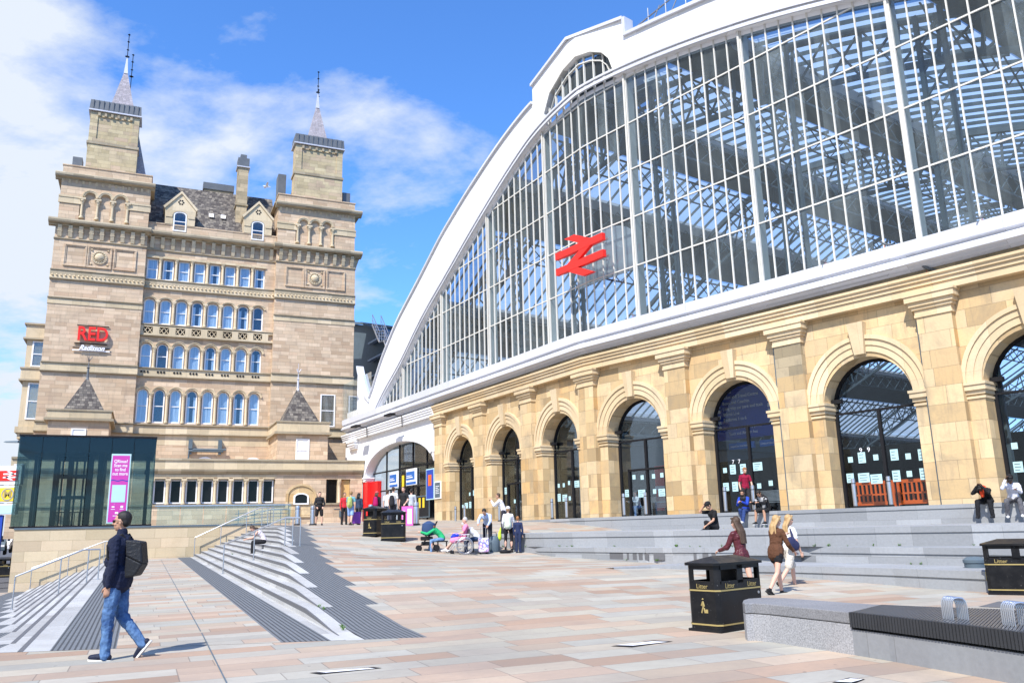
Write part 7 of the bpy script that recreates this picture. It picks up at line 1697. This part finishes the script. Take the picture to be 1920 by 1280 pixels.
    for (hip, kn, an, d2, a2), fp in zip(legs, foot):
        f_ = D(fp); ft = Vector((cos(f_), 0, sin(f_))); upf = Vector((-sin(f_), 0, cos(f_))); a = S(an); heel = a - ft * .045 * s - upf * .045 * s; toe = a + ft * .165 * s - upf * .055 * s
        blob('shoe', [cap(heel, a + ft * .07 * s - upf * .045 * s, .042 * s, .045 * s, .95, Y), cap(a + ft * .07 * s - upf * .045 * s, toe, .043 * s, .034 * s, 1.15, Y), cap(a, a - upf * .04 * s, .046 * s, .045 * s)], max(vx, .008), cloth(shoes, .6), t, 2)
        if sole: 
            m_ = MB(); P = [(-.085, -.03), (-.09, 0), (-.085, .03), (0, .038), (.1, .048), (.165, .042), (.2, .0), (.165, -.042), (.1, -.048), (0, -.038)]
            A_ = [a + ft * x * s + Vector((0, y * s, 0)) - upf * .075 * s for x, y in P]; B2 = [v - upf * .022 * s for v in A_]; n = len(P); m_.add(A_ + B2, [(i, (i + 1) % n, n + (i + 1) % n, n + i) for i in range(n)] + [tuple(range(n)), tuple(range(n, 2 * n))[::-1]]); m_.build('sole', cloth(sole, .5), t)
    t['_j'] = [tuple(S(neck)), tuple(S(waist)), tuple(S(pel))]; t['_w'] = [tuple(S(arms[0][2])), tuple(S(arms[1][2]))]
    return t
def wpos(t, v): return t.matrix_basis @ Vector(v)
def bag(name, label, cat, t, el, mat, vx=.012, grp=None):
    """a carried thing, in the carrier's own frame, standing at top level"""
    b = thing(name, label, cat, t.location, t.rotation_euler.z, grp); blob('body', el, vx, mat, b, 3); return b
JEAN = denim((.035, .08, .19), (.12, .22, .38)); JEAN2 = denim((.09, .17, .32), (.22, .34, .50)); JEAN3 = denim((.02, .04, .09), (.04, .07, .14))
random.seed(9)
def L2(px, d): p = snap(px, d); return (p.x, p.y, p.z)
def HG(px, py): p = hitg(px, py); return (p.x, p.y, p.z)
# 1 the walking man in front
p = at_z(210, 1235, -1.5)
m1 = person('man in navy jacket, jeans and sunglasses walking left with a black backpack in the foreground', (p.x, p.y, -1.5), radians(183), 1.80, 1.2, skin='tan', hair='black', lean=0, headp=0, lthigh=(6, 6, 2), rthigh=(-5, 34, 1), larm=(-2, 9, 12, 5), rarm=(-6, 9, 12, 4),
            top=((.010, .014, .035), 'long'), bottom=((.05, .1, .2), 'long'), botmat=JEAN, shoes=(.012, .016, .035), sole=(.7, .68, .62), near=2, glasses=True, collar=True, coat=True, foot=(4, -52))
b = thing('backpack', 'black hard-shell backpack worn by the walking man', 'backpack', m1.location, m1.rotation_euler.z)
n0 = Vector(m1['_j'][0]); w0_ = Vector(m1['_j'][1])
mb = MB(); c = n0 + Vector((-.14, 0, -.05)); e_ = w0_ + Vector((-.145, 0, -.21))
A_ = [(-.12, -.14, e_.z), (-.12, .14, e_.z), (-.25, .13, e_.z + .02), (-.25, -.13, e_.z + .02)]; B_ = [(-.13, -.16, e_.z + .28), (-.13, .16, e_.z + .28), (-.335, .12, e_.z + .17), (-.335, -.12, e_.z + .17)]; C2 = [(-.11, -.15, c.z - .0), (-.11, .15, c.z), (-.30, .10, c.z - .03), (-.30, -.10, c.z - .03)]
mb.frus(A_, B_); mb.frus(B_, C2); mb.build('shell', cloth((.016, .017, .019), .5), b, bevel=.02)
mb = MB()
for q in (1, -1): mb.tube([(-.11, q * .09, c.z - .02), (-.05, q * .115, n0.z + .012), (.05, q * .125, n0.z - .03), (.115, q * .13, n0.z - .12), (.10, q * .15, n0.z - .28), (-.04, q * .165, w0_.z + .0)], [.016, .022, .022, .02, .014, .012], 8)
mb.tube([(-.12, -.03, c.z), (-.12, -.03, c.z + .035), (-.12, .03, c.z + .035), (-.12, .03, c.z)], .008, 6); mb.build('straps', MT['blackm'], b, smooth=True)
# 2-4 three women by the bin
p = at_z(1402, 1137, -1.5)
person('woman with long brown hair in a burgundy leather jacket, half hidden behind the litter bin', (p.x + .05, p.y + .3, -1.5), radians(125), 1.60, .95, True, 'fair', 'brown', .34, lean=8, lthigh=(14, 18, 2), rthigh=(-12, 10, 2), larm=(25, 14, 50, 10), rarm=(15, 14, 40, 10), top=((.085, .018, .022), 'long'), coat=True, topmat=cloth((.085, .018, .024), .35), bottom=((.04, .03, .03), 'mini'), near=1)
p = at_z(1462, 1117, -1.5)
person('blonde woman in a brown fluffy jacket and black shorts walking away right', (p.x, p.y, -1.5), radians(28), 1.64, 1.12, True, 'fair', 'blonde', .22, lean=10, lthigh=(20, 14, 2), rthigh=(-16, 22, 2), larm=(40, 12, 80, 6), rarm=(14, 16, 40, 12), coat=True, top=((.10, .045, .022), 'long'), topmat=cloth((.10, .045, .024), .95), bottom=((.012, .012, .014), 'mini'), shoes=(.012, .012, .012), sole=(.03, .03, .03), near=1, foot=(0, -35))
p = at_z(1482, 1109, -1.5)
p = p + Vector((.19, .05, 0))
w3 = person('blonde woman in a white top carrying a navy bag, just behind the brown jacket', (p.x + .05, p.y + .55, -1.5), radians(20), 1.66, .93, True, 'fair', 'blonde', .25, lean=8, lthigh=(22, 20, 2), rthigh=(-20, 20, 2), larm=(10, 10, 30, 6), rarm=(4, 14, 20, 4), top=((.72, .70, .66), 'short'), bottom=((.55, .50, .42), 'shorts'), shoes=(.012, .012, .012), near=1, foot=(0, -38))
bag('shoulder_bag', 'navy shoulder bag hanging at the side of the blonde woman in white', 'bag', w3, [cap((.02, -.24, .98), (-.12, -.26, 1.05), .12, .14, .45), cap((.0, -.22, 1.1), (-.03, -.16, 1.36), .03, .02)], cloth((.03, .035, .09)), .012)
# 5-8 group on the broad steps
G4 = 'people sitting on the broad grey steps'
def seatpos(px, py): r = ray(px, py); return r
p = snap(1340, 26.8)
person('man in black with a dark cap sitting leftmost on the broad steps', (p.x, p.y, -.167), radians(200), 1.72, 1, skin='tan', hair='black', lean=-4, bend=22, headp=26, lthigh=(112, 118, 6), rthigh=(70, 96, 10), larm=(24, 10, 34, 10), rarm=(92, 16, 112, 26), top=((.012, .012, .013), 'short'), bottom=((.014, .014, .016), 'long'), shoes=(.02, .02, .02), sole=(.6, .6, .6), seat=.02, hat=(.015, .015, .016), near=1, group=G4)
def sit_edge(px, w, lab, yaw, **k):
    r = ray(px, 950); P0 = BB - nR * w; kk = nR.dot(P0) / nR.dot(r); P = r * kk
    return person(lab, (P.x, P.y, -.167), yaw, seat=.63, **k)
OUT = atan2(-nR.y, -nR.x)
sit_edge(1398, 1.22, 'bearded man in a royal blue sweatshirt and black gilet sitting on the terrace edge', OUT + .2, H=1.76, skin='tan', hair='black', beard='black', lean=8, bend=16, headp=4, heady=15, lthigh=(86, 62, 2), rthigh=(92, 110, -4), larm=(38, 6, 78, 30), rarm=(30, 8, 84, 36), top=((.02, .06, .42), 'long'), bottom=((.025, .05, .16), 'long'), shoes=(.6, .6, .6), near=1, group=G4)
gl = [o for o in ALLOBJ() if o.name.startswith('person') and 'gilet' in o.get('label', '')][0]
j_ = [Vector(q) for q in gl['_j']]
blob('gilet', [cap(j_[0] - Vector((.01, 0, .06)), j_[1], .128, .13, 1.28, (0, 1, 0)), cap(j_[1], j_[2] + Vector((0, 0, .06)), .13, .125, 1.25, (0, 1, 0))], .011, cloth((.016, .017, .02), .6), gl)
P = wxy(1401, .55)
person('ginger man in a dark red polo shirt standing behind the seated group', (P.x, P.y, FL), OUT + .95, 1.78, 1.02, skin='fair', hair='ginger', beard='ginger', lean=2, headp=14, lthigh=(6, 6, 2), rthigh=(-6, 4, 2), larm=(12, 12, 22, 8), rarm=(-4, 14, 20, 4), top=((.24, .008, .035), 'short'), bottom=((.03, .03, .035), 'long'), near=1, collar=True)
sit_edge(1436, 1.25, 'man in grey T-shirt, open black jacket and shorts leaning forward on the terrace edge', OUT - .05, H=1.78, skin='tan', hair='black', lean=14, bend=24, headp=22, lthigh=(84, 84, 14), rthigh=(84, 80, 12), larm=(46, 12, 52, 14), rarm=(46, 12, 56, 18), top=((.38, .38, .38), 'short'), openj=(.014, .014, .016), bottom=((.015, .015, .017), 'shorts'), shoes=(.02, .02, .02), sole=(.7, .7, .7), near=1, group=G4)
# 9-10 at the right edge
sit_edge(1853, 1.28, 'man in black jacket over an orange hood bowing his head at the right', OUT + .1, H=1.78, build=1.08, skin='dark', hair='black', lean=24, bend=40, headp=40, lthigh=(88, 88, 12), rthigh=(88, 86, 12), larm=(70, 10, 98, 36), rarm=(70, 10, 98, 36), top=((.012, .012, .013), 'long'), bottom=((.014, .014, .016), 'long'), shoes=(.014, .014, .016), near=1, group=G4)
hh = [o for o in ALLOBJ() if o.name.startswith('person') and 'orange hood' in o.get('label', '')][0]; j_ = [Vector(q) for q in hh['_j']]
blob('hood', [ell(j_[0] + Vector((.02, 0, .05)), (.10, .13, .06), RY(1.0)), cap(j_[0] + Vector((.1, 0, -.08)), j_[0] + Vector((.08, 0, -.2)), .07, .06)], .011, cloth((.75, .07, .02)), hh)
sit_edge(1903, 1.28, 'man in a white hooded top and grey jeans sitting at the right edge', OUT + .3, H=1.80, build=1.05, skin='dark', hair='black', lean=14, bend=22, headp=18, lthigh=(88, 74, 10), rthigh=(86, 92, 12), larm=(40, 10, 66, 20), rarm=(72, 12, 104, 26), top=((.62, .62, .68), 'long'), bottom=((.09, .09, .10), 'long'), botmat=denim((.06, .06, .07), (.16, .16, .17)), shoes=(.75, .75, .75), near=1, hat=(.01, .01, .012), group=G4)
# 11 woman on the stair
x, y = UT(4.35, 33.5); z_ = gz(x, y)
person('woman in a white vest and black trousers hunched over on the right flight of steps', (x, y, z_ - .35), radians(196), 1.62, .95, True, 'fair', 'brown', .05, lean=20, bend=28, headp=34, lthigh=(86, 84, 6), rthigh=(88, 92, 6), larm=(36, 8, 44, 14), rarm=(30, 8, 50, 14), top=((.7, .62, .62), 'vest'), bottom=((.014, .014, .016), 'long'), shoes=(.3, .1, .1), seat=.43)
# 12-20 upper plaza
person('heavy man in black jacket and black shorts leaning by a stout bollard', L2(598, 46.8), radians(-70), 1.78, 1.3, skin='fair', hair='black', headp=18, lthigh=(4, 2, 6), rthigh=(-8, 2, 7), larm=(14, 16, 30, 20), rarm=(10, 16, 34, 20), top=((.02, .02, .022), 'long'), bottom=((.016, .016, .018), 'shorts'), shoes=(.02, .02, .02))
person('person in a red and white jacket and dark trousers standing by the boarded window', L2(645, 48), radians(-60), 1.76, 1, skin='tan', hair='black', headp=8, lthigh=(2, 2, 3), rthigh=(-3, 2, 3), top=((.55, .03, .04), 'long'), bottom=((.02, .02, .024), 'long'))
p3 = person('person in denim shorts seen from behind with a green and yellow rucksack', L2(657, 44.5), radians(85), 1.74, 1, skin='fair', hair='fair', lean=2, lthigh=(14, 6, 2), rthigh=(-14, 14, 2), larm=(12, 12, 10, 2), rarm=(-8, 12, 10, 2), top=((.14, .32, .36), 'short'), bottom=((.24, .36, .62), 'shorts'), shoes=(.05, .04, .04), foot=(0, -28))
bag('rucksack', 'green and yellow rucksack on the back of the person in denim shorts', 'rucksack', p3, [cap((-.19, 0, 1.36), (-.20, 0, 1.02), .13, .15, .85, (1, 0, 0)), cap((-.3, 0, 1.2), (-.3, 0, 1.05), .06, .07)], cloth((.36, .42, .14)))
person('person with long black hair and a dark coat walking with the purple suitcase', L2(672, 46), radians(80), 1.68, 1, True, 'tan', 'black', .12, lthigh=(14, 6, 2), rthigh=(-12, 12, 2), top=((.03, .05, .09), 'long'), bottom=((.016, .016, .02), 'long'), foot=(0, -25))
p4 = person('girl in jeans and black jacket with a magenta backpack walking towards the entrance', L2(706, 45.2), radians(78), 1.72, 1, True, 'fair', 'brown', .12, lthigh=(12, 4, 2), rthigh=(-12, 14, 2), top=((.016, .016, .02), 'long'), bottom=((.2, .3, .45), 'slim'), botmat=JEAN2, shoes=(.4, .38, .36), hat=(.5, .08, .09), foot=(0, -30))
bag('backpack', 'magenta backpack worn by the girl in jeans near the red pier', 'backpack', p4, [cap((-.19, 0, 1.36), (-.20, 0, 1.08), .12, .15, .8, (1, 0, 0))], cloth((.36, .01, .10)))
person('left of the two people in white shirts behind the litter bins', L2(726, 43), radians(70), 1.70, 1, skin='fair', hair='brown', top=((.62, .62, .62), 'short'), bottom=((.05, .06, .09), 'long'))
p5 = person('right of the two people in white shirts behind the litter bins, with a dark rucksack', L2(737, 42), radians(75), 1.80, 1.05, skin='fair', hair='brown', top=((.64, .64, .62), 'short'), bottom=((.04, .04, .05), 'long'))
bag('rucksack', 'dark rucksack on the back of the white-shirted man behind the bins', 'rucksack', p5, [cap((-.19, 0, 1.34), (-.20, 0, 1.02), .12, .15, .8, (1, 0, 0))], cloth((.02, .02, .024)))
person('man in black T-shirt and trousers standing right of the litter bins', L2(757, 41.5), radians(-110), 1.80, 1.05, skin='fair', hair='brown', headp=16, larm=(10, 14, 40, 10), top=((.018, .018, .02), 'short'), bottom=((.02, .02, .023), 'long'))
person('person in pale grey stepping into the entrance with one white shoe raised', L2(771, 42.5), radians(95), 1.74, .95, skin='fair', hair='black', lean=6, lthigh=(18, 8, 2), rthigh=(-18, 40, 2), top=((.42, .45, .50), 'long'), bottom=((.06, .06, .07), 'slim'), shoes=(.65, .65, .65), foot=(0, -55))
# 21-27 family group at the left end of the broad steps
def LG(px, py): return HG(px, py)
a21 = L2(829, 31.2); q = Vector(a21)
st_ = thing('folding_stool', 'low dark stool under the woman in the green top', 'stool', (q.x, q.y, q.z)); mb = MB(); mb.box(-.2, .2, -.2, .2, .38, .42); mb.build('seat', MT['blackm'], st_)
for sx in (-.16, .16):
    for sy in (-.16, .16): m2 = MB(); m2.tube([(sx, sy, 0), (sx, sy, .38)], .014, 6); m2.build('leg', MT['blackm'], st_)
person('woman in a bright green top and pale jeans sitting and bending over the pushchair', (q.x, q.y, q.z), radians(185), 1.68, 1, True, 'fair', 'ginger', .1, lean=30, bend=26, headp=14, lthigh=(84, 84, 8), rthigh=(84, 70, 10), larm=(60, 10, 50, 20), rarm=(56, 10, 50, 20), top=((.02, .36, .13), 'long'), bottom=((.2, .3, .45), 'slim'), botmat=JEAN2, shoes=(.7, .7, .68), seat=.42)
wcl = wc_.location
person('older woman in a pink blouse and skirt lying back in the wheelchair', tuple(wcl), radians(185), 1.62, 1.05, True, 'fair', 'grey', 0, lean=-20, bend=10, headp=24, lthigh=(82, 40, 8), rthigh=(82, 48, 8), larm=(30, 12, 50, 20), rarm=(30, 12, 50, 20), top=((.75, .22, .36), 'short'), bottom=((.72, .24, .38), 'skirt'), shoes=(.7, .7, .7), seat=.5)
bl_ = thing('blanket', 'royal blue bundle on the lap of the woman in the wheelchair', 'blanket', (wcl.x, wcl.y, wcl.z), radians(185)); blob('cloth', [cap((.12, -.12, .68), (.34, .1, .66), .11, .09, 1), cap((.2, .1, .7), (.4, -.1, .62), .08, .07)], .014, cloth((.02, .05, .5)), bl_)
q = Vector(L2(890, 31.9))
person('grey-haired man in a white T-shirt and navy jeans sitting and holding the wheelchair', (q.x + .1, q.y, q.z), radians(178), 1.75, 1.05, skin='fair', hair='grey', lean=34, bend=26, headp=6, lthigh=(84, 84, 8), rthigh=(84, 78, 8), larm=(58, 8, 40, 8), rarm=(54, 8, 44, 8), top=((.62, .62, .64), 'short'), bottom=((.03, .05, .1), 'long'), botmat=JEAN3, shoes=(.5, .55, .6), seat=.44)
s2_ = thing('folding_chair', 'small folding chair under the grey-haired man in the white T-shirt', 'chair', (q.x + .1, q.y, q.z)); mb = MB(); mb.box(-.2, .22, -.2, .2, .40, .43); mb.build('seat', MT['blackm'], s2_)
for sx in (-.16, .18):
    for sy in (-.16, .16): m2 = MB(); m2.tube([(sx, sy, 0), (sx, sy, .4)], .014, 6); m2.build('leg', MT['blackm'], s2_)
person('dark-haired man in a pale blue shirt stooping over the suitcases', L2(914, 32.6), radians(-100), 1.78, 1, skin='tan', hair='black', lean=34, bend=28, headp=20, lthigh=(10, 10, 4), rthigh=(-4, 6, 4), larm=(40, 8, 20, 8), rarm=(52, 8, 14, 8), top=((.42, .50, .68), 'long'), bottom=((.02, .02, .03), 'long'))
p6 = person('person in a white jacket and black leggings standing with their back turned by the steps', L2(953, 32.2), radians(84), 1.66, 1.05, True, 'fair', 'fair', 0, lthigh=(4, 2, 4), rthigh=(-4, 2, 4), larm=(10, 14, 24, 6), rarm=(20, 12, 50, 6), top=((.72, .72, .74), 'long'), bottom=((.012, .012, .014), 'slim'), shoes=(.02, .02, .02), hat=(.68, .66, .64))
bag('rucksack', 'pale green and white rucksack on the back of the person in the white jacket', 'rucksack', p6, [cap((-.17, 0, 1.22), (-.19, 0, 1.0), .11, .14, .8, (1, 0, 0))], cloth((.55, .62, .48)))
bag('carrier_bag', 'bright yellow-green bag held at the left of the person in the white jacket', 'bag', p6, [cap((.05, .34, .70), (.03, .34, .56), .10, .13, .6), cap((.04, .30, .92), (.05, .33, .75), .02, .05)], cloth((.52, .66, .05)))
p = snap(945, 35.2)
person('girl in a white hooded top leaning on her hand above the group', (p.x, p.y, p.z + .0), radians(170), 1.66, .95, True, 'tan', 'brown', 0, lean=14, bend=14, headp=-6, lthigh=(6, 6, 3), rthigh=(-4, 4, 3), larm=(50, 8, 100, 20), rarm=(50, 8, 90, 20), top=((.70, .68, .68), 'long'), bottom=((.03, .03, .04), 'long'))
person('small boy in navy with fair hair beside the person in the white jacket', L2(971, 32.0), radians(75), 1.32, .95, skin='fair', hair='ginger', top=((.02, .03, .08), 'long'), bottom=((.02, .03, .07), 'long'), shoes=(.02, .02, .02))
# a traveller inside behind the fourth window
P = W(wallhit(1198, 960, -1.9)[0], -1.9, FL); person('person in white and pale blue seated inside the fourth arched window', P, OUT, 1.7, 1, skin='fair', hair='brown', lean=14, bend=14, lthigh=(86, 84, 6), rthigh=(86, 80, 6), larm=(40, 10, 60, 10), rarm=(40, 10, 60, 10), top=((.6, .66, .7), 'long'), bottom=((.1, .2, .4), 'long'), seat=.44)
for o in ALLOBJ():
    for k in ('_o', '_j', '_w'):
        if k in o: del o[k]
